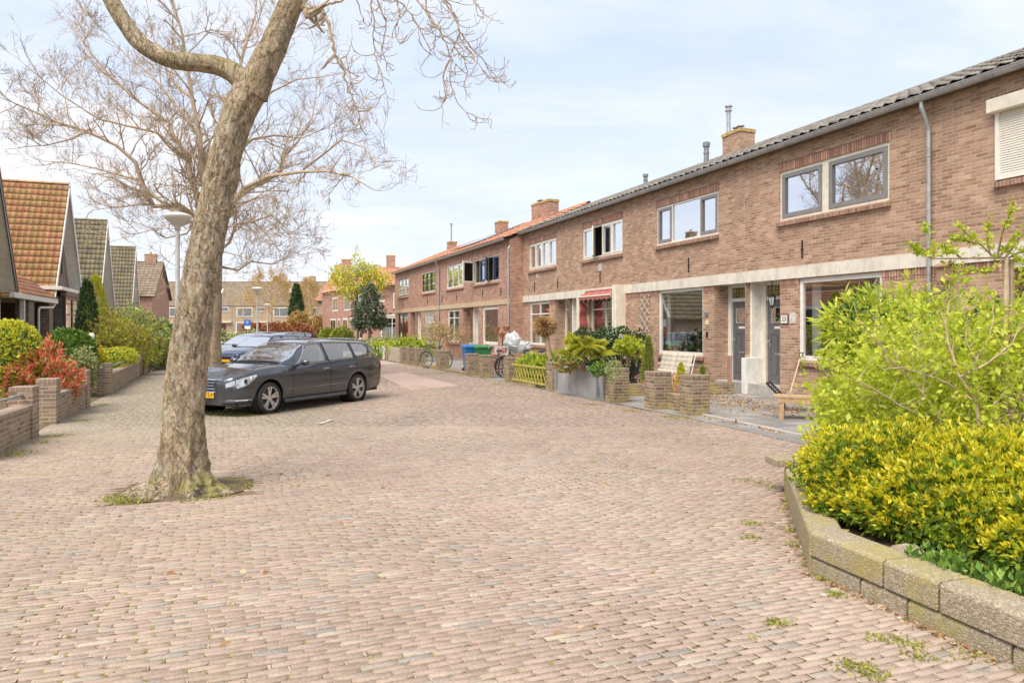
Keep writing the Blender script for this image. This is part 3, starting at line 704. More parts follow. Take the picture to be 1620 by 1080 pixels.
def terrace_house(name, T, s0, w, H, label, group, win_up, win_gf, porch, doors, brickm, brickv, roofm, ridge=(4.0, 1.75), band=(2.85, 3.13), bandm=None,
                  end_lo=False, end_hi=False, pipes=(), roofkw=None, soldier=True, cat='house'):
    loc, rz = T; d = Vector((cos(rz), sin(rz), 0)); p = Vector(loc)+d*s0
    h = empty(name, p, rz, label, cat, group)
    holes = [(a, b, c, e, .09) for (a, b, c, e, _) in win_up+win_gf]
    pz = band[0]
    if porch: holes.append((porch[0], porch[1], -.05, pz, .46))
    mb = MB(); wall_front(mb, 0, w, -.05, H-.05, holes)
    for k_, e_ in ((0, end_lo), (w, end_hi)):
        if e_:
            g = MB(); g.poly([(k_,0,-.05),(k_,8,-.05),(k_,8,H-.05),(k_,ridge[0],H+ridge[1]-.08),(k_,0,H-.05)]); g.build('end_wall', brickm, h)
    mb.build('wall', brickm, h)
    for (a, b, c, e, kw) in win_up:
        window(h, a, b, c, e, **kw)
        if soldier:
            m = MB(); m.box(a-.05, b+.05, -.006, .02, e+.002, e+.215); m.build('lintel', brickv, h)
    for (a, b, c, e, kw) in win_gf: window(h, a, b, c, e, **kw)
    m = MB(); m.box(0, w-.001, -.035, .0, band[0], band[1]); m.build('band', bandm or BAND, h)
    if porch:
        m = MB(); m.quad((porch[0],.0,pz-.003),(porch[1],.0,pz-.003),(porch[1],.46,pz-.003),(porch[0],.46,pz-.003)); m.build('porch_soffit', WHITE, h)
    for dd in doors: porch_door(h, *dd)
    # gutter, fascia, roof
    gutter(h, 0, w-.001, -.24, H-.01)
    m = MB(); m.box(0, w-.001, -.14, .0, H-.062, H-.05); m.build('fascia', plain('dark_fascia', (.12,.10,.085), .7), h)
    ry, rh = ridge; e0 = Vector((0, -.27, H+.02)); top = Vector((0, ry, H+rh)); up = (top-e0); L = up.length; up = up/L
    kw = dict(amp=.075, style='wave', lift=.05); kw.update(roofkw or {})
    back = Vector((0, 8.2, H+.02)); ub = (top-back); Lb = ub.length; ub = ub/Lb
    ex = .12 if end_hi else 0; el = .12 if end_lo else 0
    tiled_roof(h, 'roof', roofm, [((e0-Vector((el,0,0)), (1,0,0), up, w+ex+el, L, .29, .36),), ((back-Vector((el,0,0)), (1,0,0), ub, w+ex+el, Lb, .42, .66),)], **kw)
    m = MB(); m.quad(e0+Vector((0,.05,-.03)), e0+Vector((w,.05,-.03)), top+Vector((w,0,-.03)), top+Vector((0,0,-.03))); m.quad(back+Vector((0,0,-.03)), back+Vector((w,0,-.03)), top+Vector((w,0,-.03)), top+Vector((0,0,-.03))); m.build('roof_deck', plain('dark_fascia', (.12,.10,.085)), h)
    ridge_tiles(h, top+Vector((-el,0,.03)), top+Vector((w+ex,0,.03)), roofm)
    for (px, kw) in pipes: downpipe(h, px, -.22, H-.08, **kw)
    return h
# ---------------------------------------------------------------- main terrace
TM = (Vector((6.385, 17.69, 0)), atan2(-.9372, .3488)); HM = 6.02
G1 = 'brick terraced houses along the street'
CR = CREAM
# type A: pair side at low x.  offsets s0=-1.1
upz = (4.25, 5.43)
hA = terrace_house('terraced_house', TM, -1.1, 5.4, HM, 'brown brick terraced house with dark grey door, number 23 plaque and two grey casements upstairs', G1,
    [(1.28, 4.45, *upz, dict(cols=[1, 1.22], frame=CR, fw=.065, mull=.2, sash=[GREY, GREY], sashw=.10, pane=GL_UP, yd=.03, curt=[(0,.08)], blind=.16))],
    [(1.91, 4.27, .95, 2.83, dict(cols=[1], frame=WHITE, fw=.10, curt=[(.02,.16),(.86,.99)], yd=.05, depth=2.6))],
    (0.0, 1.3), [(0.0, 1.3, .28, 2.85, .455, .27, 1.13, CREAM, None, .36)], BR_A, BR_AV, T_GREY, pipes=[(5.37, dict(z0=0))])
hB = terrace_house('terraced_house', TM, -6.5, 5.4, HM, 'brick terraced house with orchids behind its wide ground floor window and a wall trellis', G1,
    [(1.15, 4.27, *upz, dict(cols=[.95, 1.75, 1.0], frame=WHITE, fw=.06, mull=.05, sash=[GREY, None, GREY], sashw=.085, pane=GL_UP, yd=.03, blind=.12))],
    [(1.23, 3.58, .90, 2.85, dict(cols=[1], frame=WHITE, fw=.09, yd=.05, curt=[(.0,.10)], depth=2.8))],
    (4.1, 5.4), [(4.1, 5.4, .28, 2.85, .455, 4.27, 5.13, WHITE, None, 4.35)], BR_A, BR_AV, T_GREY)
hC = terrace_house('terraced_house', TM, -11.9, 5.4, HM, 'brown brick terraced house with a faded red awning and four white casements upstairs, one ajar', G1,
    [(1.30, 4.38, *upz, dict(cols=[1, 1, 1, 1], frame=WHITE, fw=.06, mull=.05, sash=[WHITE]*4, sashw=.055, pane=GL_UP, yd=.03, open_={1: 28}))],
    [(1.95, 4.20, 1.25, 2.80, dict(cols=[1, 1], frame=CREAM, fw=.08, transom=.38, yd=.05, curt=[(.55,.98)], depth=2.2))],
    (0.0, 1.3), [(0.0, 1.3, .28, 2.85, .455, .27, 1.13, CREAM, None, .36)], BR_A, BR_AV, T_GREY)
hD = terrace_house('terraced_house', TM, -17.3, 5.4, HM, 'end brick house of the grey roofed terrace, behind the pollarded willow, four white casements upstairs', G1,
    [(1.2, 4.22, *upz, dict(cols=[1, 1, 1, 1], frame=CREAM, fw=.06, mull=.05, sash=[WHITE]*4, sashw=.06, pane=GL_UP, yd=.03, curt=[(.3,.7)]))],
    [(1.25, 3.5, .95, 2.80, dict(cols=[1, 1], frame=WHITE, fw=.08, transom=.45, yd=.05, curt=[(.0,1,.6)]))],
    (4.1, 5.4), [(4.1, 5.4, .28, 2.85, .455, 4.27, 5.13, WHITE, None, 4.35)], BR_A, BR_AV, T_GREY, end_lo=True)
hE = terrace_house('terraced_house', TM, 4.3, 5.4, HM, 'brown brick house with a closed cream roller shutter upstairs, behind the bright green shrubs', G1,
    [(1.28, 4.35, 4.22, 5.46, dict(cols=[1], frame=CREAM, fw=.05, pane=GL_UP, yd=.05))],
    [(1.35, 4.10, .95, 2.83, dict(cols=[1], frame=WHITE, fw=.12, curt=[(.10,.98)], yd=.05, depth=2.6))],
    (4.1, 5.4), [(4.1, 5.4, .28, 2.85, .455, 4.27, 5.13, WHITE, None, 4.35)], BR_A, BR_AV, T_GREY, end_hi=True)
# shared details -------------------------------------------------
# partition between the paired doors
def partition(h, x):
    m = MB(); m.box(x-.10, x+.10, -.04, .455, 0, .92); m.build('porch_partition', plain('white_render', (.76,.75,.72), .7, dirt=.2), h, bevel=.008)
    m = MB(); m.box(x-.07, x+.07, .16, .455, .92, 2.85); m.build('porch_post', WHITE, h, bevel=.004)
partition(hA, 0.0); partition(hC, 0.0)
# roller shutter on hE
s = MB(); s.box(1.18, 4.45, -.17, .03, 5.36, 5.60)
b = s.build('shutter_box', CREAM, hE, bevel=.02)
s = MB()
nsl = 26
for i in range(nsl):
    z = 4.28+i*(5.36-4.28)/nsl; dz = (5.36-4.28)/nsl
    s.grid(lambda u, v: (1.33+2.97*u, -.018-.010*sin(pi*v), z+dz*v*.94), 1, 4)
s.build('shutter_slats', plain('shutter_cream', (.74,.70,.62), .5, var=.03), hE)
s = MB(); s.box(1.26, 1.33, -.05, .0, 4.22, 5.36); s.box(4.30, 4.37, -.05, .0, 4.22, 5.36); s.box(1.33, 4.30, -.045, -.005, 4.22, 4.28); s.build('shutter_rail', WHITE, hE)
# soldier course beneath the band on pillars, wall anchors
def anchors(h, xs, zs=(3.3, 3.72)):
    for x in xs:
        m = MB(); m.box(x-.012, x+.012, -.03, -.002, zs[0], zs[1]); m.box(x-.03, x+.03, -.034, -.002, (zs[0]+zs[1])/2-.02, (zs[0]+zs[1])/2+.02); m.build('wall_anchor', BLACK, h)
anchors(hA, [2.05]); anchors(hB, [2.9]); anchors(hC, [2.75]); anchors(hD, [1.9, 4.4]); anchors(hE, [2.6])
def soldier(h, spans, z=2.65, bv=None):
    for (a, b) in spans:
        m = MB(); m.box(a, b, -.005, .03, z, 2.849); m.build('soldier_course', bv or BR_AV, h)
soldier(hA, [(1.3, 1.86), (4.3, 5.399)]); soldier(hB, [(0, 1.2), (3.62, 4.1)]); soldier(hC, [(4.25, 5.399)]); soldier(hD, [(0, 1.2), (3.55, 4.1)]); soldier(hE, [(0, 1.3)])
# chimneys and vents
chimney(hB, .35, 3.7, 7.2, 8.35, .95, .6, BR_A, pots=2, flue=.0)
m = MB(); m.lathe([(.075,0),(.075,.95)], (-.05, 3.6, 8.2), 12); m.lathe([(.12,.95),(.12,.99)], (-.05,3.6,8.2), 12); m.lathe([(.085,.99),(.085,1.1)], (-.05,3.6,8.2), 12); m.lathe([(.13,1.1),(.13,1.14)], (-.05,3.6,8.2), 12); m.build('flue', ZINC, hB)
def vent(h, x, y, z, hh=.5, r=.07):
    m = MB(); m.lathe([(r*1.1,0),(r,hh*.5),(r*1.15,hh*.52),(r*1.15,hh*.6),(r,hh*.62),(r,hh*.8),(r*1.4,hh*.82),(r*1.4,hh),(r*.3,hh*1.04)], (x, y, z), 12); m.build('roof_vent', LEAD, h)
vent(hC, 4.35, 3.4, 7.45, .85, .09); vent(hC, .35, 3.3, 7.4, .55, .08)
# lantern, plaques, bell
def lantern(h, x, y, z):
    m = MB(); m.lathe([(.05,0),(.05,.015)], (x, y, z-.015), 12); m.tube([(x,y,z-.02),(x,y,z-.30)], .008, 6)
    for k in range(3): m.lathe([(.02,0),(.02,.02)], (x,y,z-.1-k*.07), 8)
    o = m.build('lantern', BLACK, h)
    m = MB(); m.lathe([(.01,-.30),(.05,-.33),(.095,-.38),(.095,-.39)], (x,y,z), 6)
    for k in range(6):
        a = pi/3*k; m.bar((x+.088*cos(a), y+.088*sin(a), z-.39), (x+.05*cos(a), y+.05*sin(a), z-.60), .012)
    m.lathe([(.055,-.60),(.055,-.62),(.02,-.65),(.005,-.69)], (x,y,z), 6); m.build('lantern_cage', BLACK, o)
    m = MB(); m.lathe([(.083,-.395),(.047,-.598)], (x,y,z), 6, cap=False); m.build('lantern_pane', plain('frosted_pane', (.6,.62,.6), .25), o)
lantern(hA, .78, .2, 2.85)
m = MB(); m.box(1.335, 1.60, -.025, -.002, 1.78, 2.02); o = m.build('house_number_plaque', plain('plaque_rim', (.10,.06,.05), .5), hA, bevel=.006)
m = MB(); m.box(1.36, 1.575, -.031, -.0255, 1.805, 1.995); m.build('plaque_face', WHITE, o)
text_mesh('number_text', '23', .15, BLACK, o, (1.467, -.033, 1.90), (pi/2, 0, 0))
m = MB(); m.box(1.64, 1.84, -.015, -.002, 1.80, 2.05); m.build('wall_tile', plain('pale_wall_tile', (.62,.58,.52), .4, var=.35, vs=22), hA)
m = MB(); m.box(3.72, 3.86, -.015, -.002, 1.78, 1.92); m.build('door_number_tile', plain('cream_tile', (.66,.58,.40), .5), hB)
m = MB(); m.box(3.75, 3.82, -.03, -.002, 1.42, 1.58); m.build('doorbell', BLACK, hB, bevel=.004)
m = MB(); m.box(3.70, 3.84, -.05, -.002, 2.05, 2.11); m.tube([(3.78,-.03,2.1),(3.68,-.10,2.2)], .02, 8); m.build('bracket_lamp', LEAD, hB)
# awning and side screens on hC
s = MB(); s.box(1.62, 1.82, -.42, -.002, .25, 2.83); s.build('awning_screen', CREAM, hC, bevel=.01)
s = MB(); s.box(4.32, 4.62, -.38, -.002, .25, 3.14); s.build('awning_screen', CREAM, hC, bevel=.01)
aw = NT('red_awning_cloth'); _x, _y, _z = aw.sep(aw.obj()); st = aw.m('GREATER_THAN', aw.m('FRACT', aw.m('MULTIPLY', _x, 6)), .5)
AWN = aw.fin(aw.pbsdf(aw.mix(.5, aw.mix(st, (.36,.10,.085), (.42,.19,.16)), aw.rng(aw.noise(aw.obj(), 4, 5), .3, .7, .7, 1.3), 'MULTIPLY'), .9, 0, None, .1))
s = MB(); s.box(1.83, 4.31, -.16, -.003, 2.86, 3.05); s.grid(lambda u, v: (1.83+2.48*u, -.17-.26*v, 2.98-.17*v-.012*sin(u*30)), 30, 2)
s.grid(lambda u, v: (1.83+2.48*u, -.43, 2.81-v*(.11+.035*sin(u*2*pi*7))), 56, 1)
s.grid(lambda u, v: (1.86+.03*sin(u*20), -.10-.3*v, 1.15+1.7*u), 20, 2)
ao = s.build('awning', AWN, hC)
s = MB(); s.tube([(1.83,-.43,2.82),(4.31,-.43,2.82)], .022, 8); s.bar((1.86,-.43,2.82), (1.86,-.1,2.5), .025); s.bar((4.28,-.43,2.82), (4.28,-.1,2.5), .025); s.build('awning_rail', WHITE, ao)
# outdoor sensor plates on hC/hD, trellis on hB
m = MB(); m.box(2.62, 2.88, -.02, -.002, 3.74, 4.0); m.build('meter_cover', plain('pale_grey_cover', (.5,.5,.49), .5), hC)
m = MB(); m.box(2.1, 2.3, -.02, -.002, 3.86, 4.06); m.build('vent_cover', plain('pale_grey_cover', (.5,.5,.49), .5), hD)
m = MB()
tx0, tx1, tz0, tz1 = .22, .78, .9, 2.75
for k in range(9):
    for sg in (1, -1):
        z = tz0-.45+k*.28; a = Vector((tx0, -.03, z)); b = Vector((tx1, -.03, z+.50))
        if sg < 0: a, b = Vector((tx1, -.042, z)), Vector((tx0, -.042, z+.50))
        def cl(p, q, zc):
            t_ = (zc-p.z)/(q.z-p.z); return p+(q-p)*t_
        if b.z <= tz0 or a.z >= tz1: continue
        if a.z < tz0: a = cl(a, b, tz0)
        if b.z > tz1: b = cl(a, b, tz1)
        m.bar(a, b, .010, .024)
tr = empty('trellis', TM[0]+Vector((cos(TM[1]), sin(TM[1]), 0))*-6.5, TM[1], 'narrow diamond wooden trellis fixed to the brick wall beside the orchid window', 'trellis')
m.build('lattice', plain('weathered_lath', (.50,.45,.38), .8, var=.25), tr)
# wooden bird box at hE
m = MB(); m.box(.28, .46, -.22, -.03, 2.55, 2.83); m.add([(.24,-.27,2.80),(.50,-.27,2.80),(.50,0,2.90),(.24,0,2.90),(.24,-.27,2.825),(.50,-.27,2.825),(.50,0,2.925),(.24,0,2.925)], [(0,3,2,1),(4,5,6,7),(0,1,5,4),(1,2,6,5),(2,3,7,6),(3,0,4,7)])
bb = empty('bird_box', TM[0]+Vector((cos(TM[1]), sin(TM[1]), 0))*4.3, TM[1], 'small brown wooden bird box on the wall near the downpipe above the shrubs', 'bird box')
m.build('box', plain('bird_box_wood', (.36,.22,.14), .8), bb)
# things on window ledge of hB: flowers
def in_frame(T, s, y, z): d = Vector((cos(T[1]), sin(T[1]), 0)); n = Vector((-sin(T[1]), cos(T[1]), 0)); return T[0]+d*s+n*y+Vector((0,0,z))

# ---------------------------------------------------------------- second terrace
T2 = (Vector((-.1, 33.2, 0)), atan2(-.9285, .3714)); H2 = 5.78
G2 = 'red roofed brick terraced houses further along the street'
def w2(a, b, c, d, **k): return (a, b, c, d, k)
kw2 = dict(roofm=T_RED, brickm=BR_B, brickv=BR_B, band=(2.78, 3.02), bandm=plain('buff_band', (.52,.40,.26), .85, dirt=.2), soldier=False, ridge=(4.0, 1.85), roofkw=dict(amp=.085))
h2a = terrace_house('terraced_house', T2, -5.7, 5.7, H2, 'red brick end house with open navy blue casement windows upstairs', G2,
    [w2(.6, 4.32, 3.95, 5.2, cols=[1, 1, .25, 1, 1], frame=CREAM, fw=.06, mull=.06, sash=[WHITE, NAVY, WHITE, NAVY, NAVY], sashw=.10, pane=GL_UP, yd=.03, open_={0: 70, 3: 25}, sillmat=BR_B)],
    [w2(1.93, 4.15, .88, 2.72, cols=[1], frame=WHITE, fw=.13, yd=.05, depth=2.5, sillmat=BR_B)], (.0, 1.3), [(.0, 1.3, .25, 2.78, .455, .27, 1.13, WHITE, None, .36)], end_hi=True, **kw2)
h2b = terrace_house('terraced_house', T2, -11.5, 5.8, H2, 'red brick terraced house with brown climbing plant and solar panels on its roof', G2,
    [w2(1.5, 4.67, 3.95, 5.25, cols=[1, 1, 1], frame=WHITE, fw=.08, mull=.06, sash=[None, None, WHITE], pane=GL_UP, yd=.03, curt=[(.02,.3),(.4,.6),(.75,.95)], sillmat=BR_B)],
    [w2(1.66, 3.85, .88, 2.72, cols=[1, 1], frame=WHITE, fw=.10, transom=.4, yd=.05, curt=[(0,1)], sillmat=BR_B)], (4.5, 5.8), [(4.5, 5.8, .25, 2.78, .455, 4.67, 5.53, WHITE, None, 4.75)], pipes=[(.0, dict())], **kw2)
h2c = terrace_house('terraced_house', T2, -17.4, 5.9, H2, 'red brick terraced house with a tall white many-paned ground floor window', G2,
    [w2(1.8, 4.9, 3.95, 5.25, cols=[1, 1, 1], frame=CREAM, fw=.08, mull=.06, sash=[DGREEN]*3, sashw=.04, pane=GL_UP, yd=.03, bars=(1, 3), sillmat=BR_B)],
    [w2(2.5, 4.7, .75, 2.72, cols=[1, 1, 1], frame=WHITE, fw=.08, bars=(2, 6), yd=.05, curt=[(0,1)], sillmat=BR_B)], (0.1, 1.5), [(.1, 1.5, .25, 2.78, .455, .37, 1.25, WHITE, DGREEN, .46)], **kw2)
h2d = terrace_house('terraced_house', T2, -23.6, 6.2, H2, 'red brick terraced house with dark green ground floor window frames', G2,
    [w2(1.1, 4.3, 3.95, 5.25, cols=[1, 1, 1], frame=DGREEN, fw=.08, mull=.06, sash=[CREAM]*3, sashw=.04, pane=GL_UP, yd=.03, bars=(1, 3), sillmat=BR_B)],
    [w2(1.1, 4.1, .45, 2.72, cols=[1, 1.4], frame=DGREEN, fw=.12, mull=.14, transom=.5, yd=.05, sillmat=BR_B)], (4.8, 6.2), [(4.8, 6.2, .25, 2.78, .455, 4.97, 5.83, DGREEN, DGREEN, 5.05)], end_lo=True, **kw2)
for h, xs in ((h2a, [2.0, 4.6]), (h2b, [.6, 3.4]), (h2c, [3.2]), (h2d, [2.6])): anchors(h, xs, (3.2, 3.6))
partition(h2a, 0.0); partition(h2c, 0.05)
chimney(h2a, 5.1, 2.3, 6.4, 7.75, .75, .55, BR_B, pots=0)
chimney(h2a, .1, 4.0, 7.2, 8.5, .95, .6, BR_B, pots=2)
chimney(h2b, .0, 4.0, 7.2, 8.3, .8, .6, BR_B, pots=0)
chimney(h2d, 1.6, 4.0, 7.2, 8.2, .6, .6, BR_B, pots=0, flue=1.4)
# solar panels
sp = NT('solar_cells'); _x, _y, _z = sp.sep(sp.obj())
SOLAR = sp.fin(sp.pbsdf((.03,.04,.07), .12, .3, None, 1.0, Coat_Weight=1.0))
for k in range(5):
    e0 = Vector((0, -.27, H2+.02)); top = Vector((0, 4.0, H2+1.85)); up = (top-e0).normalized(); nr = Vector((1,0,0)).cross(up)
    for r in range(2):
        c = e0+Vector((.8+k*1.05-.0, 0, 0))+up*(1.7+r*1.45)+nr*.14
        m = MB(); m.obox(c, (Vector((1,0,0)), up, nr), .49, .70, .018); 
        o = m.build('solar_panel', SOLAR, h2b)
        m = MB(); m.obox(c-nr*.01, (Vector((1,0,0)), up, nr), .51, .72, .018); m.build('panel_frame', ZINC, o)
# gap pipe between terraces
downpipe(h2a, 5.62, .3, H2+.1, y=-.05)
# ---------------------------------------------------------------- cottages on the other side
RL = atan2(.9285, -.3714)
def cottage(t, label, mat, za=8.8, hw=3.55, zn=3.1, zf=3.6, front=None, board=WHITE, gable=BR_D, group='steep roofed cottages across the street', depth=9.0, edge=None, tw=.25, tl=.38):
    p = P0L+DL*t
    h = empty('cottage', p, RL, label, 'house', group)
    front = front or gable
    m = MB(); m.poly([(-hw+.1,.55,-.05),(hw-.1,.55,-.05),(hw-.1,.55,zf-.1),(0,.55,za-.25),(-hw+.1,.55,zn-.1)]); m.build('wall', front, h)
    m = MB(); m.quad((-hw+.1,.55,-.05),(-hw+.1,depth,-.05),(-hw+.1,depth,zn-.1),(-hw+.1,.55,zn-.1)); m.build('side_wall', gable, h)
    a = Vector((0, 0, za)); nl = Vector((-hw, 0, zn)); fl = Vector((hw, 0, zf))
    un = (a-nl); Ln = un.length; un /= Ln; uf = (a-fl); Lf = uf.length; uf /= Lf
    tiled_roof(h, 'roof', mat, [((nl-un*.25, (0,1,0), un, depth, Ln+.25, tw, tl),), ((fl-uf*.1, (0,1,0), uf, depth, Lf+.1, tw, tl),)], amp=.045, style='flat', lift=.055, thick=.035)
    m = MB()
    for (q, s_) in ((nl, 1), (fl, -1)): m.poly([a+Vector((0,.05,-.06)), q+Vector((0,.05,-.06)), q+Vector((0,depth,-.06)), a+Vector((0,depth,-.06))])
    m.build('roof_deck', plain('soffit_boards', (.62,.58,.50), .7), h)
    ridge_tiles(h, a+Vector((0,-.02,.03)), a+Vector((0,depth,.03)), mat, .12, .36)
    # barge boards and soffits
    for (q, u) in ((nl, un), (fl, uf)):
        m = MB(); nr = Vector((0,1,0)).cross(u); nr = nr if nr.z > 0 else -nr
        c = (a+q)/2; L = (a-q).length/2
        m.obox(c+Vector((0,-.02,0))-nr*.09, (Vector((0,1,0)), u, nr), .02, L+.05, .10); m.build('barge_board', board, h)
        m = MB(); m.obox(c+Vector((0,.29,0))-nr*.10, (Vector((0,1,0)), u, nr), .27, L, .012); m.build('soffit', WHITE if edge is None else edge, h)
        if edge is not None:
            m = MB(); m.obox(c+Vector((0,-.02,0))+nr*.035, (Vector((0,1,0)), u, nr), .035, L+.1, .03); m.build('verge_tiles', T_BRT, h)
    return h
L1 = cottage(6.9, 'cream fronted cottage with green barge board and red verge tiles, behind the round green bush', T_ORG, front=plain('cream_render', (.72,.66,.55), .8, bump=.2, dirt=.1), board=DGREEN, edge=CREAM, zn=3.1, zf=3.05)
L2 = cottage(20.4, 'brick cottage with a steep orange mossy tile roof and a maroon framed bay window', T_ORG, zn=3.0, zf=3.65)
L3 = cottage(33.5, 'cottage with weathered grey tile roof and brick chimney, next beyond the orange roof', T_OLD, zn=2.6, zf=3.3)
L4 = cottage(50.8, 'cottage with dark grey tile roof and white gable edge behind the flowering shrubs', T_OLD, zn=2.4, zf=3.0)
chimney(L3, -1.6, 3.4, 6.0, 9.9, .7, .7, BR_D, pots=1)
chimney(L1, 2.4, 1.6, 4.6, 7.3, .5, .5, BR_D, pots=0)
# gable window and bay of L2
window(L2, -.9, .9, 4.3, 6.0, cols=[1, 1], frame=MAROON, yd=.0, y=.44, sill=False, curt=[(0,1)])
m = MB(); m.box(-3.45, 3.4, -.30, .56, 3.42, 3.58); m.build('bay_roof', WHITE, L2, bevel=.01)
window(L2, -2.2, 3.1, .7, 3.2, cols=[1, 1, 1], frame=MAROON, fw=.16, mull=.16, transom=.75, y=-.22, yd=0, curt=[(0,1)], sill=False, depth=.6)
m = MB(); m.box(-2.2, 3.1, -.2, .5, 0, .7); m.box(-2.3, 3.25, -.26, -.02, 3.2, 3.42); m.build('bay_base', BR_D, L2)
m = MB(); m.box(-2.28, 3.2, -.27, -.2, 3.2, 3.42); m.build('bay_fascia', MAROON, L2)
window(L2, -3.4, -2.3, .7, 3.2, cols=[1], frame=MAROON, fw=.12, transom=.75, y=.5, yd=0, curt=[(0,1)], sill=False, depth=.5)
m = MB(); m.box(3.12, 3.34, -.24, 0, 0, 3.42); m.build('corner_post', WHITE, L2)
for L in (L3, L4):
    window(L, -1.0, 1.0, 4.2, 5.8, cols=[1, 1], frame=WHITE, yd=.0, y=.44, sill=False)
    window(L, -2.4, 2.4, .8, 2.4, cols=[1, 1, 1], frame=WHITE, yd=.0, y=.44, sill=False, curt=[(0,.3),(.7,1)])
window(L1, -1.0, 1.0, 4.2, 5.8, cols=[1, 1], frame=WHITE, yd=.0, y=.44, sill=False)
window(L1, -1.4, 3.2, .75, 2.75, cols=[1, 1, 1], frame=WHITE, fw=.12, yd=.0, y=.44, sill=False, curt=[(0,.3),(.6,1)])
# link building with flat white fascia
p = P0L+DL*9.6
lk = empty('link_building', p, RL, 'low brick link with white fascia and red tiled lean-to between two cottages', 'porch')
m = MB(); m.box(0, 7.5, -.12, .05, 2.78, 2.98); m.build('fascia', WHITE, lk, bevel=.01)
m = MB(); m.quad((0,.05,2.8),(7.5,.05,2.8),(7.5,3,2.8),(0,3,2.8)); m.build('ceiling', CREAM, lk)
tiled_roof(lk, 'roof', T_RED, [((Vector((1.2,-.10,3.0)), (1,0,0), Vector((0,.8,.6)), 6.3, 1.6, .24, .30),)], amp=.03, lift=.03)
m = MB(); m.quad((0,2.4,-.05),(7.5,2.4,-.05),(7.5,2.4,4.3),(0,2.4,4.3)); m.build('wall', BR_D, lk)
for (xx, w_) in ((2.6, .9), (6.3, .75)):
    m = MB(); m.box(xx, xx+w_, .0, .45, 0, 2.79); m.build('pillar', BR_D, lk)
m = MB(); m.box(1.9, 2.05, 0, .15, 0, 2.79); m.build('post', WHITE, lk)
m = MB(); m.tube([(7.2,-.04,2.75),(7.0,.0,2.6),(5.0,.1,2.55),(4.75,.1,2.45),(4.75,.1,0)], .05, 10); m.build('downpipe', WHITE, lk)
m = MB(); m.box(.1, 1.2, 1.2, 1.3, 0, 2.2); m.build('door', plain('dark_teal', (.03,.06,.06), .4), lk)

# further house with white dormer and brick end wall
h = empty('house_with_dormer', (-31.6, 70, 0), radians(158), 'brown tiled house with white dormer above a strip of red tiles, brick end wall', 'house')
# local: x along its street side, y depth; gable end faces the viewer side
def simple_house(h, w, d, he, hr, wallm, roofm, ridge_x=True, tw=.4, tl=.45, ov=.3, chim=()):
    """box w (x) by d (y), ridge along x at y=d/2"""
    m = MB(); y0, y1 = 0, d
    m.add([(0,0,-.05),(w,0,-.05),(w,d,-.05),(0,d,-.05),(0,0,he),(w,0,he),(w,d,he),(0,d,he),(0,d/2,hr-.1),(w,d/2,hr-.1)],
          [(0,1,5,4),(1,2,6,9,5),(2,3,7,6),(3,0,4,8,7)]); m.build('wall', wallm, h)
    e0 = Vector((-ov,-ov,he-.1)); t0 = Vector((-ov,d/2,hr)); up = t0-e0; L = up.length; up /= L
    b0 = Vector((-ov,d+ov,he-.1)); ub = t0-b0; Lb = ub.length; ub /= Lb
    tiled_roof(h, 'roof', roofm, [((e0,(1,0,0),up,w+2*ov,L,tw,tl),),((b0,(1,0,0),ub,w+2*ov,Lb,tw,tl),)], amp=.06, lift=.05)
    m = MB(); m.quad(e0+Vector((0,.1,-.05)), e0+Vector((w+2*ov,.1,-.05)), t0+Vector((w+2*ov,0,-.05)), t0+Vector((0,0,-.05)))
    m.quad(b0+Vector((0,-.1,-.05)), b0+Vector((w+2*ov,-.1,-.05)), t0+Vector((w+2*ov,0,-.05)), t0+Vector((0,0,-.05))); m.build('roof_deck', plain('dark_fascia', (.12,.10,.085)), h)
    ridge_tiles(h, t0+Vector((0,0,.04)), t0+Vector((w+2*ov,0,.04)), roofm, .14, .5)
    gutter(h, -ov, w+ov, -ov-.05, he-.1, .1, mat=LEAD)
    for (cx, cy, z0, z1) in chim: chimney(h, cx, cy, z0, z1, 1.1, .8, wallm, pots=1)
h.location = (-38.5, 75.5, 0); h.rotation_euler = (0, 0, RL)
# x axis runs away from the viewer, y into the block (left); gable end at x=0 faces the camera
bpy.data.objects.remove(h)
hx = empty('house_with_dormer', (-38.6, 81.8, 0), atan2(-.267, -.964), 'brown tiled house with white dormer above red tiles and a brick end wall', 'house')
# now x points left (into block), y points towards the camera: gable ridge runs along x
simple_house(hx, 9, 9, 4.9, 8.6, BR_B, T_BRN, chim=[(1.0, 4.4, 7.6, 9.5)])
m = MB(); m.box(2.2, 6.2, 7.4, 10.0, 3.6, 5.6); o = m.build('dormer', WHITE, hx); m = MB(); m.box(2.0, 6.4, 7.2, 10.3, 5.6, 5.8); m.build('dormer_roof', WHITE, o)
m = MB(); m.box(3.2, 5.0, 6.6, 8.2, 5.8, 7.2); m.build('upper_dormer', WHITE, hx)
tiled_roof(hx, 'lower_roof', T_BRT, [((Vector((1.2,11.8,2.6)), (1,0,0), Vector((0,-.80,.6)), 5.6, 2.2, .35, .35),)], amp=.04)
window(hx, 5.5, 6.6, 3.3, 4.6, cols=[1], frame=WHITE, y=-.1, yd=0)

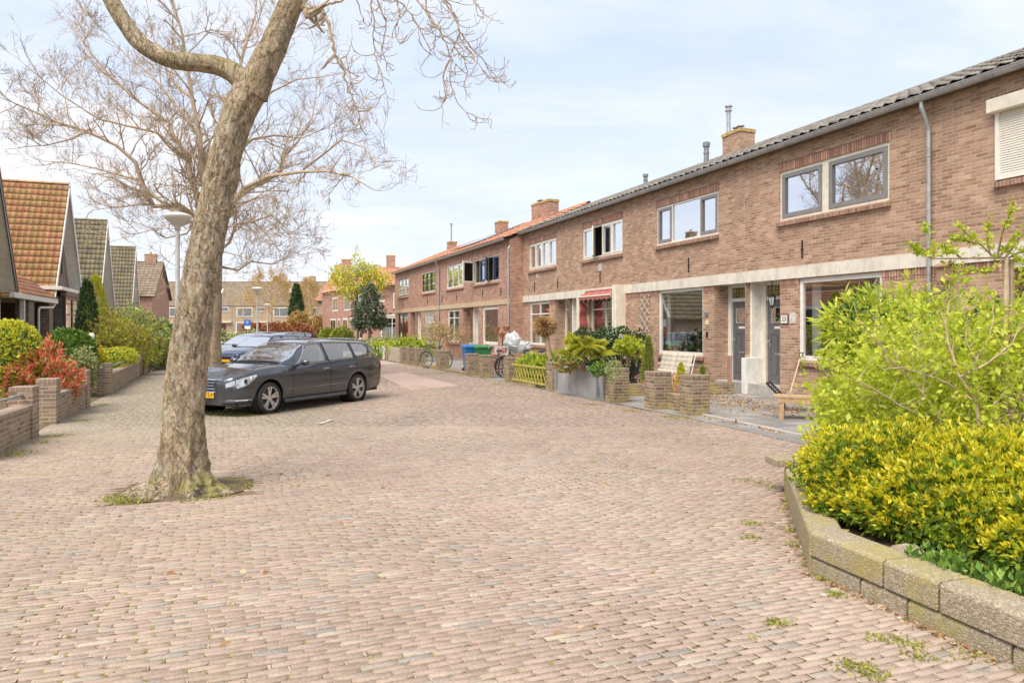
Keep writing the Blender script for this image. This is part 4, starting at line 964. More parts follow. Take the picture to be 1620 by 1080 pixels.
# ---------------------------------------------------------------- terrace across the end of the street
GF = 'pale brick terraced houses closing the far end of the street'
YF = 122.0
def far_house(x0, w, label, kind=0, cx=None, rz=0.0):
    h = empty('terraced_house', (x0, YF, 0), rz, label, 'house', GF)
    simple_house(h, w, 9, 5.5, 9.6, BR_Y, T_BRN, ov=.0, chim=[(w-.2, 4.5, 8.8, 10.6)] if kind % 2 == 0 else [])
    window(h, w*.12, w*.55, 3.5, 5.05, cols=[1, 1.6], frame=WHITE, fw=.12, yd=0, y=-.1, sill=False, room_=False, pane=GL_OP)
    window(h, w*.68, w*.90, 4.35, 5.15, cols=[1], frame=WHITE, fw=.1, yd=0, y=-.1, sill=False, room_=False, pane=GL_OP)
    window(h, w*.10, w*.52, .9, 2.6, cols=[1, 1], frame=WHITE, fw=.12, yd=0, y=-.1, sill=False, room_=False, pane=GL_OP)
    m = MB(); m.box(w*.62, w*.98, -.6, 0, 2.55, 2.7); m.build('canopy', WHITE, h)
    m = MB(); m.box(w*.68, w*.82, -.03, 0, .1, 2.3); m.build('door', [MAROON, DGREEN, DOORGREY][kind % 3], h)
    m = MB(); m.box(w*.985, w*1.0, -.02, .03, 0, 5.3); m.build('downpipe', LEAD, h)
    if kind in (1, 4):
        m = MB(); m.box(w*.3, w*.62, .6, 3.0, 6.6, 8.1); o = m.build('dormer', WHITE, h); m = MB(); m.box(w*.34, w*.58, .56, .6, 6.9, 7.8); m.build('pane', GL_UP, o)
    elif kind in (0, 3):
        e0 = Vector((0,0,5.4)); up = Vector((0, 4.5, 4.2)).normalized(); nr = Vector((1,0,0)).cross(up)
        m = MB(); m.obox(Vector((w*.5, 0, 5.5))+up*3.4+nr*.1, (Vector((1,0,0)), up, nr), .5, .6, .05); m.build('roof_window', WHITE, h)
    return h
lab = ['pale brick terraced house seen past the white dormer house', 'pale brick terraced house with white dormer behind the plane trunk', 'pale brick terraced house directly behind the two tree trunks',
       'pale brick terraced house with roof window above the dark blue car', 'pale brick terraced house behind the blue parking sign', 'pale brick terraced house behind the two distant street lamps', 'pale brick terraced house behind the tall dark cypress']
for i in range(7): far_house(-71.5+i*6.15, 6.15, lab[i], [0, 1, 2, 3, 2, 0, 1][i])

# houses between far end and second terrace
hr = empty('gabled_house', (-24.6, 92.0, 0), radians(-18), 'brick house with bright red tiled roof and dormer behind the copper hedge', 'house')
# gable faces left, ridge along x
simple_house(hr, 11, 7.5, 5.2, 8.7, BR_Y, T_RED, ov=.25, chim=[(1.0, 3.75, 8.0, 9.9)])
m = MB(); m.box(3.6, 5.6, .8, 3.0, 5.9, 7.6); o = m.build('dormer', WHITE, hr); m = MB(); m.box(3.9, 5.3, .77, .8, 6.2, 7.4); m.build('pane', GL_UP, o)
window(hr, 1.1, 2.7, 3.0, 4.9, cols=[1], frame=WHITE, fw=.14, yd=0, y=-.1, sill=False, room_=False, pane=GL_OP)
window(hr, 1.2, 4.4, .8, 2.4, cols=[1, 1], frame=WHITE, fw=.12, yd=0, y=-.1, sill=False, room_=False, pane=GL_OP)
# corner building across the side street: end wall towards the viewer
K = Vector((-13.9, 70.5, 0))
hk = empty('corner_house', K, radians(8), 'corner brick house with street name plate and white shuttered ground floor window', 'house', G2)
HK = 5.85
m = MB(); wall_front(m, 0, 9, -.05, HK, [(2.35,3.9,3.6,5.1,.1),(1.15,3.35,.35,2.75,.1)]); m.build('wall', BR_B, hk)
window(hk, 2.35, 3.9, 3.6, 5.1, cols=[1, 1], frame=WHITE, fw=.1, yd=.02, sillmat=BR_B, pane=GL_UP, curt=[(0,.4)])
window(hk, 1.15, 3.35, .35, 2.75, cols=[1, 1], frame=WHITE, fw=.14, transom=.55, yd=.02, sillmat=BR_B, curt=[(0,1,.6)])
m = MB(); m.box(3.37, 4.35, -.06, -.01, .3, 2.8); m.build('shutter', WHITE, hk)
m = MB(); m.box(.9, 6, -.05, 0, 2.8, 3.0); m.build('band', BAND, hk)
m = MB(); m.box(.25, 1.55, -.03, -.005, 4.20, 4.36); m.build('street_name_plate', WHITE, hk)
ext = Vector((-8.2, 15.5, 0)).normalized(); ai = Matrix.Rotation(-radians(8), 3, 'Z') @ ext
m = MB()
def sw(a, b, z0, z1, off=0):
    n_ = Vector((-ai.y, ai.x, 0)); n_ = n_ if n_.x < 0 else -n_
    p0 = ai*a+n_*off; p1 = ai*b+n_*off
    return [p0+Vector((0,0,z0)), p1+Vector((0,0,z0)), p1+Vector((0,0,z1)), p0+Vector((0,0,z1))]
m.poly(sw(0, 19, -.05, HK)); m.build('street_wall', BR_B, hk)
for (a, b, c, d) in ((2, 4.2, 3.5, 5.1), (6.5, 9, 3.5, 5.1), (11.5, 14, 3.5, 5.1), (1.6, 4.4, .5, 2.7), (7.5, 9.5, .5, 2.7), (5.4, 6.5, .2, 2.7), (10.5, 11.6, .2, 2.7), (12.5, 15, .5, 2.7)):
    m = MB(); m.poly(sw(a, b, c, d, .03)); o = m.build('window', WHITE, hk)
    m = MB(); m.poly(sw(a+.18, (a+b)/2-.08, c+.18, d-.18, .05)); m.build('pane', GL_UP, o)
    m = MB(); m.poly(sw((a+b)/2+.08, b-.18, c+.18, d-.18, .05)); m.build('pane', GL_UP, o)
m = MB()
q0 = Vector((-.3,-.4,HK)); q1 = ai*19+Vector((-.4,0,HK)); q2 = ai*19+Vector((4.2,0,HK+2.1)); q3 = Vector((-.2+ai.x*5+2.5,4.5,HK+2.1)); m.poly([q0, q3, q2, q1]); m.build('roof_slope', T_RED, hk)
_u = Vector((0, 4.9, 2.1)).normalized()
tiled_roof(hk, 'roof', T_RED, [((q0, (1,0,0), _u, 9.3, 5.33, .32, .38),)], amp=.05, keep=lambda a, b: a > b*.16)
gutter(hk, -.4, 9, -.45, HK, .1, mat=LEAD)
chimney(hk, 2.0, 4.5, HK+1.2, HK+3.3, .9, .7, BR_B, pots=0); chimney(hk, -3.0, 10.5, HK+1.2, HK+3.4, 1.0, .7, BR_B, pots=0)

# ---------------------------------------------------------------- garden walls on the cottage side
def wall_run(a, b, label, pill=(True, True), h=.52, ph=.80, pw=.34, th=.22, mat=BR_L, group='low brick garden walls of the cottages', rail=False):
    a = Vector((*a, 0)); b = Vector((*b, 0)); d = b-a; L = d.length; rz = atan2(d.y, d.x)
    o = empty('garden_wall', a, rz, label, 'garden wall', group)     # x along the wall, street side at y=0, thickness to +y
    m = MB(); m.box(0 if not pill[0] else pw, L if not pill[1] else L-pw, .03, .03+th, -.05, h-.065); m.build('wall', mat, o)
    m = MB(); m.box(0 if not pill[0] else pw, L if not pill[1] else L-pw, .015, .045+th, h-.065, h); m.build('coping', brick('coping_brick', [(.30,.21,.16),(.38,.28,.21)], (.5,.44,.36), vertical=True, bw=9), o, bevel=.006)
    for k, s_ in enumerate((0, L-pw)):
        if pill[k]:
            m = MB(); m.box(s_, s_+pw, 0, pw*.92, -.05, ph-.07); m.build('pillar', mat, o)
            m = MB(); m.box(s_-.002, s_+pw+.002, -.002, pw*.92+.002, ph-.07, ph); m.build('pillar_cap', brick('coping_brick', None, None), o, bevel=.006)
    if rail:
        m = MB(); m.tube([(pw, .14, h+.16), (L-pw, .14, h+.16)], .022, 8); m.tube([(pw+.5, .14, h), (pw+.5,.14,h+.16)], .015, 6); m.build('handrail', plain('verdigris_pipe', (.24,.27,.22), .5), o)
    return o
w0a = Vector((-6.62, 9.1)); w0b = Vector(gp(62, 690))
wall_run(w0a, w0b, 'low tan brick garden wall with pipe rail at the front edge of the first cottage garden', rail=True)
wall_run(Vector(gp(89, 671)), Vector(gp(143, 643)), 'low tan brick garden wall between two square pillars before the red-leaved bush')
wall_run(Vector(gp(175, 624.5)), Vector(gp(225, 594)), 'low tan brick garden wall with pipe rail before the clipped yellow-green hedge', rail=True)
wall_run(Vector(gp(228, 592)), Vector(gp(258, 575)), 'long low brick garden wall beneath the flowering shrubs, last before the lamp post', pill=(True, True))
# ---------------------------------------------------------------- foliage
def rand_dirs(n):
    v = RNG.normal(size=(n, 3)); return v/np.linalg.norm(v, axis=1, keepdims=True)
def leaves(name, P, D, L, Wd, mat, parent=None, fold=.25, size_var=.3, loc=(0,0,0), droop=0.0):
    """P positions, D directions (leaf axis), L length, Wd width"""
    n = len(P); D = D/np.linalg.norm(D, axis=1, keepdims=True)
    R = rand_dirs(n); S = np.cross(D, R); S /= np.linalg.norm(S, axis=1, keepdims=True)+1e-9
    N = np.cross(S, D); s = (1+RNG.normal(0, size_var, n)).clip(.4, 1.8)[:, None]
    l = L*s; w = Wd*s
    base = P; tip = P+D*l-np.array([0,0,1])*droop*l; mid = P+D*l*.5
    a = mid+S*w*.5+N*w*fold; b = mid-S*w*.5+N*w*fold
    V = np.stack([base, a, tip, b], 1).reshape(-1, 3)
    F = (np.arange(n)[:, None, None]*4+np.array([[0,1,2],[0,2,3]])[None]).reshape(-1, 3)
    return npmesh(name, V, F, mat, parent, loc=loc)
def blob(ells, n, shell=.6, lump=.22, freq=2.2, zmin=.03):
    """sample points near the surface of a union of ellipsoids [(c,r)]; returns P and outward N"""
    vol = np.array([r[0]*r[1]+r[1]*r[2]+r[0]*r[2] for c, r in ells]); cnt = np.maximum(1, (vol/vol.sum()*n).astype(int))
    Ps = []; Ns = []
    for (c, r), k in zip(ells, cnt):
        d = rand_dirs(k); rad = 1-shell*RNG.random(k)**2.2
        lm = np.array([mnoise.noise(Vector((d[i,0]*freq+c[0]*3, d[i,1]*freq+c[1]*3, d[i,2]*freq+c[2]*3))) for i in range(k)])
        rad = rad*(1+lump*lm*1.6)
        P = np.array(c)+d*np.array(r)*rad[:, None]; N = d/np.array(r); N /= np.linalg.norm(N, axis=1, keepdims=True)
        Ps.append(P); Ns.append(N)
    P = np.concatenate(Ps); N = np.concatenate(Ns)
    keep = P[:, 2] > zmin
    for (c, r) in ells:      # drop points deep inside other ellipsoids
        q = ((P-np.array(c))/np.array(r)); keep &= (np.linalg.norm(q, axis=1) > .42)
    return P[keep], N[keep]
def tuft(P, N, per, spread=.9, up=.3, jit=.0):
    """rosettes: per leaves at each tip"""
    n = len(P); D = np.repeat(N, per, 0)+rand_dirs(n*per)*spread+np.array([0, 0, up]); PP = np.repeat(P, per, 0)+RNG.normal(0, jit, (n*per, 3)) if jit else np.repeat(P, per, 0)
    return PP, D
def stems(parent, ells, n, mat, z0=0.0, r=.008, name='stems', base=.25):
    m = MB()
    for i in range(n):
        c, rr = ells[i % len(ells)]; a = random.random()*2*pi; q = random.random()**.5*.8
        tip = Vector((c[0]+rr[0]*q*cos(a), c[1]+rr[1]*q*sin(a), c[2]+rr[2]*(.2+.6*random.random())))
        b = Vector((c[0]+rr[0]*base*q*cos(a), c[1]+rr[1]*base*q*sin(a), z0))
        mid = (b+tip)/2+Vector((random.uniform(-.1,.1)*rr[0], random.uniform(-.1,.1)*rr[1], .08*rr[2]))
        m.tube([b, mid, tip], [r, r*.75, r*.35], 5, cap=False)
    return m.build(name, mat, parent)
LF = {}
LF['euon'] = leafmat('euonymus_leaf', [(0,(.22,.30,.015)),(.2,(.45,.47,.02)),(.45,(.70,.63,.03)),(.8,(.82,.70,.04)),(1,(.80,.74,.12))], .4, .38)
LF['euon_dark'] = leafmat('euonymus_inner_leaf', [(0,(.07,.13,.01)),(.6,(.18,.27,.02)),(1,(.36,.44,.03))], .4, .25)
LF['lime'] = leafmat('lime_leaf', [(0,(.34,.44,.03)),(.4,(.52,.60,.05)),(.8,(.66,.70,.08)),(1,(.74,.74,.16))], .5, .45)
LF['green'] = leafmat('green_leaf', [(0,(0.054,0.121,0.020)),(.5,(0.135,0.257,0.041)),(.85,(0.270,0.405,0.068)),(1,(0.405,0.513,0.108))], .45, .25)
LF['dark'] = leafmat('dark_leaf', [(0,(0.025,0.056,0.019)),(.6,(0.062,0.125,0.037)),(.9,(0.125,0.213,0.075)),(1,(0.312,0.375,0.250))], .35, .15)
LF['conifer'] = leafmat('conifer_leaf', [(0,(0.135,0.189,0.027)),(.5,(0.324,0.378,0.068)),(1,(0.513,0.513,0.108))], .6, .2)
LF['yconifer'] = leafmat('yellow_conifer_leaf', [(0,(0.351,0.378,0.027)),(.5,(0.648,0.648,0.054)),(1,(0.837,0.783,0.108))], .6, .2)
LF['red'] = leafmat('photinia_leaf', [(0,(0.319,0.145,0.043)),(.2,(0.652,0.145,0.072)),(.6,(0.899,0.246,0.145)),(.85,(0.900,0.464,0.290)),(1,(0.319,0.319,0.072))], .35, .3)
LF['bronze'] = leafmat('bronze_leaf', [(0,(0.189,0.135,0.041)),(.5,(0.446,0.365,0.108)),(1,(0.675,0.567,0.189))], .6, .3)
LF['pink'] = leafmat('pink_flower', [(0,(0.567,0.189,0.243)),(.5,(0.837,0.405,0.432)),(1,(0.900,0.675,0.648))], .6, .3)
LF['copper'] = leafmat('copper_leaf', [(0,(.30,.12,.06)),(.5,(.48,.22,.11)),(1,(.60,.34,.18))], .6, .2)
LF['gold'] = leafmat('golden_twig_leaf', [(0,(.40,.26,.08)),(.5,(.55,.38,.13)),(1,(.62,.46,.20))], .7, .3)
LF['yflower'] = leafmat('yellow_flower', [(0,(.65,.42,.02)),(1,(.80,.60,.08))], .6, .3)
LF['olive'] = leafmat('olive_leaf', [(0,(0.189,0.230,0.068)),(.5,(0.378,0.419,0.162)),(1,(0.648,0.675,0.378))], .5, .2)
LF['dry'] = leafmat('dry_leaf', [(0,(.30,.16,.07)),(.5,(.42,.26,.13)),(1,(.55,.40,.24))], .8, .1)
LF['white'] = leafmat('white_petal', [(0,(.75,.74,.68)),(1,(.85,.84,.80))], .6, .3)
LF['grass'] = leafmat('grass_blade', [(0,(.20,.24,.04)),(.5,(.36,.38,.07)),(1,(.52,.46,.16))], .6, .3)
BARKB = plain('brown_stem', (.28,.19,.12), .85, var=.3, vs=14)
BARKL = plain('pale_stem', (.50,.38,.27), .8, var=.25, vs=12)
def shrub(name, loc, ells, label, cat, leaf, n, L, Wd, per=5, spread=.9, up=.3, group=None, shell=.6, lump=.25, core=True, coremat=None, stem=8, freq=2.2, core_leaf=None, zmin=.03, corek=.62):
    o = empty(name, loc, 0, label, cat, group)
    P, N = blob(ells, n, shell, lump, freq, zmin); PP, D = tuft(P, N, per, spread, up, L*.12)
    leaves('foliage', PP, D, L, Wd, LF[leaf], o)
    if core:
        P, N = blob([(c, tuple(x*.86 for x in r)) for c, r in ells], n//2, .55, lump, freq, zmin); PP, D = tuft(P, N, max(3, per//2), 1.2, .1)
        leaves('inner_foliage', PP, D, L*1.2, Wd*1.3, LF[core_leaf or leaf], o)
    if stem: stems(o, ells, stem, BARKB)
    return o
def px_shrub(name, x0, x1, ytop, Y, label, cat, leaf, n, L, Wd, zb=0.0, dy=None, cz=None, **kw):
    """shrub whose picture extent at distance Y spans x0..x1 and reaches ytop"""
    X0 = (x0-810)/FPX*Y; X1 = (x1-810)/FPX*Y; zt = EYE+(HOR-ytop)/FPX*Y; rx = (X1-X0)/2; h = zt-zb
    ry = dy or rx; z = zb+h*.52
    return shrub(name, ((X0+X1)/2, Y, 0), [((0,0,z),(rx, ry, h*.5))], label, cat, leaf, n, L, Wd, **kw)

# ------------- raised bed with concrete blocks (camera side)
blk = NT('aggregate_concrete'); _p = blk.obj(); _r = blk.orand()
_q = blk.vm('ADD', _p, blk.com(blk.m('MULTIPLY', _r, 17), blk.m('MULTIPLY', _r, 31), 0))
_v = blk.voro(_q, 95, 'F1', 1); _vs, _, _ = blk.sep(_v)
_c = blk.mix(.55, blk.mix(blk.noise(_q, 3, 5, .7), (.24,.195,.125), (.37,.30,.20)), blk.ramp(_vs, [(0,(.22,.17,.12)),(.5,(.36,.31,.24)),(.85,(.50,.43,.33)),(1,(.62,.58,.50))]))
_c = blk.mix(blk.m('MULTIPLY', blk.rng(blk.noise(_q, 2.2, 5, .7), .45, .64), .72), _c, (.36,.31,.08))
_c = blk.mix(blk.m('GREATER_THAN', blk.voro(_q, 26, 'F1', 0), 10), _c, _c)
_h = blk.m('ADD', blk.m('MULTIPLY', blk.voro(_q, 95), -1.0), blk.m('MULTIPLY', blk.rng(blk.voro(_q, 30), 0, .12), 1.2))
BLOCK = blk.fin(blk.pbsdf(_c, .9, 0, blk.bump(_h, .8, .006), .15))
CORN = Vector((2.07, 5.07, 0)); ENDR = Vector((2.94, 2.2, 0)); ENDL = Vector((2.79, 7.45, 0))
def planter_block(a, b, z0, z1, th, inward, label, chamfer=.022):
    a = Vector(a); b = Vector(b); d = (b-a); L = d.length; d.normalize()
    o = MB(); ch = chamfer; g = .007
    prof = [(0, z0+.002), (0, z1-ch), (ch, z1), (th-ch, z1), (th, z1-ch), (th, z0+.002)]
    nrm = inward
    vs = []
    for (s, e) in ((g, 1), (L-g, -1)):
        for (y, z) in prof: vs.append((s, y, z-z0))
    # inset end rims for bevelled ends
    k = len(prof); fs = [(i, (i+1) % k, (i+1) % k+k, i+k) for i in range(k)]+[tuple(range(k-1, -1, -1)), tuple(range(k, 2*k))]
    o.add(vs, fs)
    rz = atan2(d.y, d.x)
    if Vector((-d.y, d.x, 0)).dot(inward) < 0:
        return planter_block(b, a, z0, z1, th, inward, label, chamfer)
    ob = o.build('concrete_block', BLOCK, None, loc=(a.x, a.y, z0), rz=rz, bevel=.010)
    return tag(ob, label, 'concrete block', 'concrete blocks edging the raised bed')
dR = (ENDR-CORN); LR = dR.length; dR.normalize(); inR = Vector((-dR.y, dR.x, 0)); inR = inR if inR.x > 0 else -inR
dL = (ENDL-CORN); LL = dL.length; dL.normalize(); inL = Vector((-dL.y, dL.x, 0)); inL = inL if inL.x > 0 else -inL
def onR(s, off=0): return CORN+dR*s+inR*off
def onL(s, off=0): return CORN+dL*s+inL*off
cutsU = [0, .66, 1.06, 1.75, 2.35, 3.0]; cutsD = [0, .46, .83, 1.48, 2.1, 3.0]
lU = ['corner block of the upper course below the stone', 'short upper block beside the yellow hedge', 'long upper block where the yellow hedge overhangs most', 'upper block partly cut by the photo edge', 'upper block outside the picture']
lD = ['lower course block at the bed corner beside grass tufts', 'small lower course block', 'long lower course block behind the white pebble', 'lower course block beside the paving', 'lower block outside the picture']
for i in range(4): planter_block(onR(cutsU[i]), onR(cutsU[i+1]), .112, .287, .26, inR, 'mossy aggregate concrete '+lU[i])
for i in range(4): planter_block(onR(cutsD[i], .012), onR(cutsD[i+1], .012), -.05, .108, .24, inR, 'mossy aggregate concrete '+lD[i])
cl = [0, .42, 1.15, LL]
lb = ['narrow block at the bed corner facing the road', 'upper block next round the bed corner facing the road', 'long block beneath the projecting end slab']
for i in range(3): planter_block(onL(cl[i]+.004), onL(cl[i+1]), -.05, .2835, .24, inL, 'mossy aggregate concrete '+lb[i])
m = MB(); m.box(-.17, .42, -.12, .16, 0, .075)
tag(m.build('end_slab', BLOCK, None, loc=(ENDL.x+.04, ENDL.y+.02, .29), rz=radians(4), bevel=.01), 'thick rough concrete slab capping the far end of the raised bed wall', 'slab')
q = [CORN+inR*.001, CORN+dR*.02, onR(.02,.26), onR(.02,.26)+inL*.05, onL(.02,.24), CORN+dL*.02]
m = MB(); k = len(q); m.add([(*p.xy, -.05) for p in q]+[(*p.xy, .2815) for p in q], [tuple(range(k-1,-1,-1)), tuple(range(k,2*k))]+[(i,(i+1)%k,(i+1)%k+k,i+k) for i in range(k)])
tag(m.build('corner_block', BLOCK, None), 'wedge of concrete filling the very corner of the raised bed', 'concrete block', 'concrete blocks edging the raised bed')
# stone in bed
V = []
m = MB(); m.sphere((0,0,0), .115, 18, 12, (1.0,.6,.62))
m.v = [tuple(Vector(v)*(1+.45*mnoise.noise(Vector(v)*9)+.1*mnoise.noise(Vector(v)*25))) for v in m.v]
tag(m.build('stone', plain('buff_stone', (.34,.27,.20), .9, var=.4, vs=14, bump=.5), None, smooth=True, loc=(*(onR(.50,.37).xy), .235), rz=-.5), 'rough buff stone lying in the bed under the yellow hedge', 'stone')

# ------------- yellow euonymus hedge
def hedge():
    o = empty('euonymus_hedge', (onR(.8, .9).x, onR(.8, .9).y, .19), 0, 'clipped yellow and green euonymus hedge spilling over the concrete block bed', 'hedge')
    ells = []; base = Vector(o.location)
    for (px, py, rx, ry, zt) in ((2.98,6.25,.50,.55,.86),(2.98,5.75,.60,.6,.98),(3.5,5.45,.62,.62,1.0),(3.15,5.05,.58,.50,.90),(3.75,4.85,.62,.60,.98),(3.45,4.35,.5,.50,.86),(3.75,3.9,.62,.6,.90),(4.2,5.4,.7,.7,1.0),(4.4,4.4,.7,.7,.96),(3.3,3.75,.42,.40,.62),(4.1,3.2,.6,.5,.85),(2.78,5.25,.34,.36,.60),(3.0,4.72,.36,.36,.62),(3.12,4.25,.32,.34,.55),(3.30,3.55,.36,.36,.60),(2.72,5.7,.30,.36,.60),(2.62,5.52,.26,.28,.48),(2.72,5.22,.26,.26,.44),(2.80,5.02,.24,.22,.38),(2.5,5.65,.2,.24,.42)):
        zt -= .10 if zt > .7 else .02; zc = (zt+.28)/2; ells.append(((px-base.x, py-base.y, zc-base.z), (rx, ry, (zt-.20)/2)))
    P, N = blob(ells, 15000, .20, .22, 4.0, .02)
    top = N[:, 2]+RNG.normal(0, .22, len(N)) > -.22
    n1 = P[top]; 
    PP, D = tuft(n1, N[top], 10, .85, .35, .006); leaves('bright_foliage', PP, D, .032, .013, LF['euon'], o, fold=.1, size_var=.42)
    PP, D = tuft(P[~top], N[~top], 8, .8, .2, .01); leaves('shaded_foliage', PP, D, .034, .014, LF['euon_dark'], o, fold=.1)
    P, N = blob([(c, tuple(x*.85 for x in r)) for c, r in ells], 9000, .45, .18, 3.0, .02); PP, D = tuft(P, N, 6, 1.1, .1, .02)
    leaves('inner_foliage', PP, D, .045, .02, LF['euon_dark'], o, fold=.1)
    stems(o, ells, 60, BARKB, r=.006)
hedge()
# low creeping greenery along the inner edge of the blocks
P = []; 
for i in range(260):
    s = RNG.uniform(.3, 2.0); off = RNG.uniform(.2, .55)
    if abs(s-.46) < .16 and off < .5: continue
    q = onR(s, off); P.append((q.x, q.y, .19+RNG.uniform(.02, .12)))
P = np.array(P); PP, D = tuft(P, np.tile([0,0,1.], (len(P), 1)), 7, .9, .2, .02)
o = leaves('ground_cover', PP, D, .05, .028, LF['green']); tag(o, 'small green creeping leaves between the concrete blocks and the yellow hedge', 'ground cover', kind='stuff')

# ------------- lime shrub behind with pale branching stems
def branchy(m, p, d, L, r, depth, tips, wig=.25, seg=4, up=.05, split=(2, 3), shrink=.72, n=6, spread=.7, rmin=.0025, nn=None):
    pts = [Vector(p)]; dd = Vector(d).normalized()
    for i in range(seg):
        dd = (dd+Vector((random.uniform(-1,1), random.uniform(-1,1), random.uniform(-1,1)))*wig*.5+Vector((0,0,up))).normalized()
        pts.append(pts[-1]+dd*L/seg)
    r1 = max(rmin, r*.62)
    m.tube(pts, [r+(r1-r)*i/seg for i in range(seg+1)], max(3, n), cap=False)
    if depth == 0: tips.append((pts[-1], dd)); tips.append((pts[-2], dd)); return
    k = random.randint(*split)
    for j in range(k):
        ax = dd.orthogonal().normalized(); ax.rotate(Matrix.Rotation(random.uniform(0, 2*pi), 3, dd)); nd = (dd+ax*spread*random.uniform(.5, 1.2)).normalized()
        q = pts[-1] if j == 0 else pts[random.randint(max(1, seg-2), seg)]
        branchy(m, q, nd, L*shrink*random.uniform(.75, 1.2), r1*.9, depth-1, tips, wig, seg, up, split, shrink, max(3, n-1), spread, rmin)
def lime_shrub():
    loc = (4.70, 7.05, .19)
    o = empty('lime_green_shrub', loc, 0, 'tall loose lime green shrub with pale bare branches rising behind the yellow hedge', 'shrub')
    m = MB(); tips = []
    for (bx, by, dx, dy, L) in ((.0,-.1,-.6,-.2,.55),(.1,.0,.1,-.5,.6),(.3,-.1,.7,-.3,.55),(-.3,.0,-.9,.1,.5),(.5,.1,.8,.1,.6),(-.6,.2,-.9,.3,.5),(0,.3,.1,.5,.6),(.9,-.2,.6,-.5,.55),(-.2,-.2,.4,-.6,.5),(.7,.3,-.3,-.2,.6)):
        branchy(m, (bx, by, 0), (dx, dy, 1.1), L, .020, 4, tips, wig=.5, spread=.85, shrink=.78, up=.02)
    ox, oy, oz = loc
    def Q(x, y, Y): q = at(x, y, Y); return Vector((q[0]-ox, q[1]-oy, q[2]-oz))
    for path, r, Y0, Y1 in (([(1488,700),(1485,655),(1517,620),(1543,568),(1563,535),(1572,500)], .017, 6.5, 6.7), ([(1552,705),(1543,633),(1517,594),(1501,548),(1495,510),(1502,475)], .019, 6.45, 6.6), ([(1565,700),(1573,639),(1615,587),(1640,560)], .015, 6.5, 6.4),
                     ([(1485,660),(1459,620),(1414,574),(1381,535),(1362,512)], .012, 6.5, 6.3), ([(1543,636),(1500,607),(1472,594),(1427,581),(1398,584)], .012, 6.45, 6.3), ([(1573,665),(1600,656),(1640,650)], .012, 6.45, 6.4), ([(1517,596),(1563,574),(1602,542),(1612,515)], .011, 6.5, 6.5),
                     ([(1495,700),(1460,660),(1420,640),(1380,612),(1340,598)], .011, 6.5, 6.3), ([(1543,570),(1528,540),(1530,505),(1520,480)], .008, 6.6, 6.6), ([(1459,620),(1462,590),(1450,555),(1455,520)], .007, 6.45, 6.4), ([(1550,690),(1590,672),(1635,680)], .014, 6.4, 6.3), ([(1427,581),(1415,560),(1390,553)], .006, 6.35, 6.3)):
        k = len(path); q = [Q(x, y, Y0+(Y1-Y0)*i/(k-1)) for i, (x, y) in enumerate(path)]; pts = []
        for i in range(k-1):
            for j in range(3): pts.append(q[i].lerp(q[i+1], j/3)+Vector((random.uniform(-1,1), 0, random.uniform(-1,1)))*.008)
        pts.append(q[-1]); n_ = len(pts); m.tube(pts, [r*(1-.65*i/(n_-1)) for i in range(n_)], 7)
        for i in range(2, n_):
            d = Vector((random.uniform(-1,1), random.uniform(-.5,.3), random.uniform(.1,1))).normalized(); L_ = random.uniform(.08, .22); m.tube([pts[i], pts[i]+d*L_*.5, pts[i]+d*L_+Vector((0,0,.02))], [.0045,.0035,.0025], 4); tips.append((pts[i]+d*L_, d))
    m.build('branches', BARKL, o)
    T = np.array([t[0] for t in tips]); Dd = np.array([t[1] for t in tips]); 
    ok = (T[:, 2] > .1) & ((T[:, 2] > .95) | (T[:, 0] < -.4) | (RNG.random(len(T)) < .25)) & (T[:, 2] < 1.75) & (np.abs(T[:, 0]) < 2.3) & (np.abs(T[:, 1]) < 1.5); T = T[ok]; Dd = Dd[ok]
    PP = np.repeat(T, 9, 0)+RNG.normal(0, .05, (len(T)*9, 3)); D = np.repeat(Dd, 9, 0)*.5+rand_dirs(len(PP))+np.array([0,0,.2])
    leaves('foliage', PP, D, .05, .028, LF['lime'], o, fold=.15, size_var=.45)
    ells = [((-.95,.0,.80),(.68,.7,.80)),((-1.2,.35,.42),(.42,.5,.52)),((-.25,.25,.95),(.85,.7,.86)),((.75,.4,1.0),(.9,.75,.9)),((1.8,.2,.85),(.9,.8,.85)),((-.6,-.35,.55),(.7,.4,.5))]
    P, N = blob(ells, 6200, .8, .5, 2.8, .02); PP, D = tuft(P, N, 6, 1.2, .2, .035)
    keep = ~((PP[:, 0] > -.45) & (PP[:, 0] < 2.2) & (PP[:, 1] < .1) & (PP[:, 2] > .05) & (PP[:, 2] < 1.25)) & ~((PP[:, 0] > -.3) & (PP[:, 0] < 2.2) & (PP[:, 2] < 1.05) & (RNG.random(len(PP)) < .55)) | (RNG.random(len(PP)) < .05)
    leaves('leaf_clumps', PP[keep], D[keep], .048, .027, LF['lime'], o, fold=.15, size_var=.45)
    return o
lime_shrub()
shrub('bamboo_clump', (4.85, 8.75, 0), [((0,0,1.35),(.95,.5,.78)),((1.3,.2,1.25),(.8,.5,.75)),((-.6,-.1,1.0),(.55,.5,.7)),((-.55,0,1.68),(.58,.45,.46))], 'feathery green bamboo clump behind the lime shrub, in front of the ground floor window', 'bamboo', 'lime', 1500, .13, .022, per=5, up=-.1, shell=.4, stem=30, core_leaf='green')
shrub('dark_shrub', (6.1, 9.3, 0), [((0,0,1.0),(.6,.5,1.0))], 'small dark green shrub beside the pale tree stake', 'shrub', 'dark', 900, .07, .04, per=5)
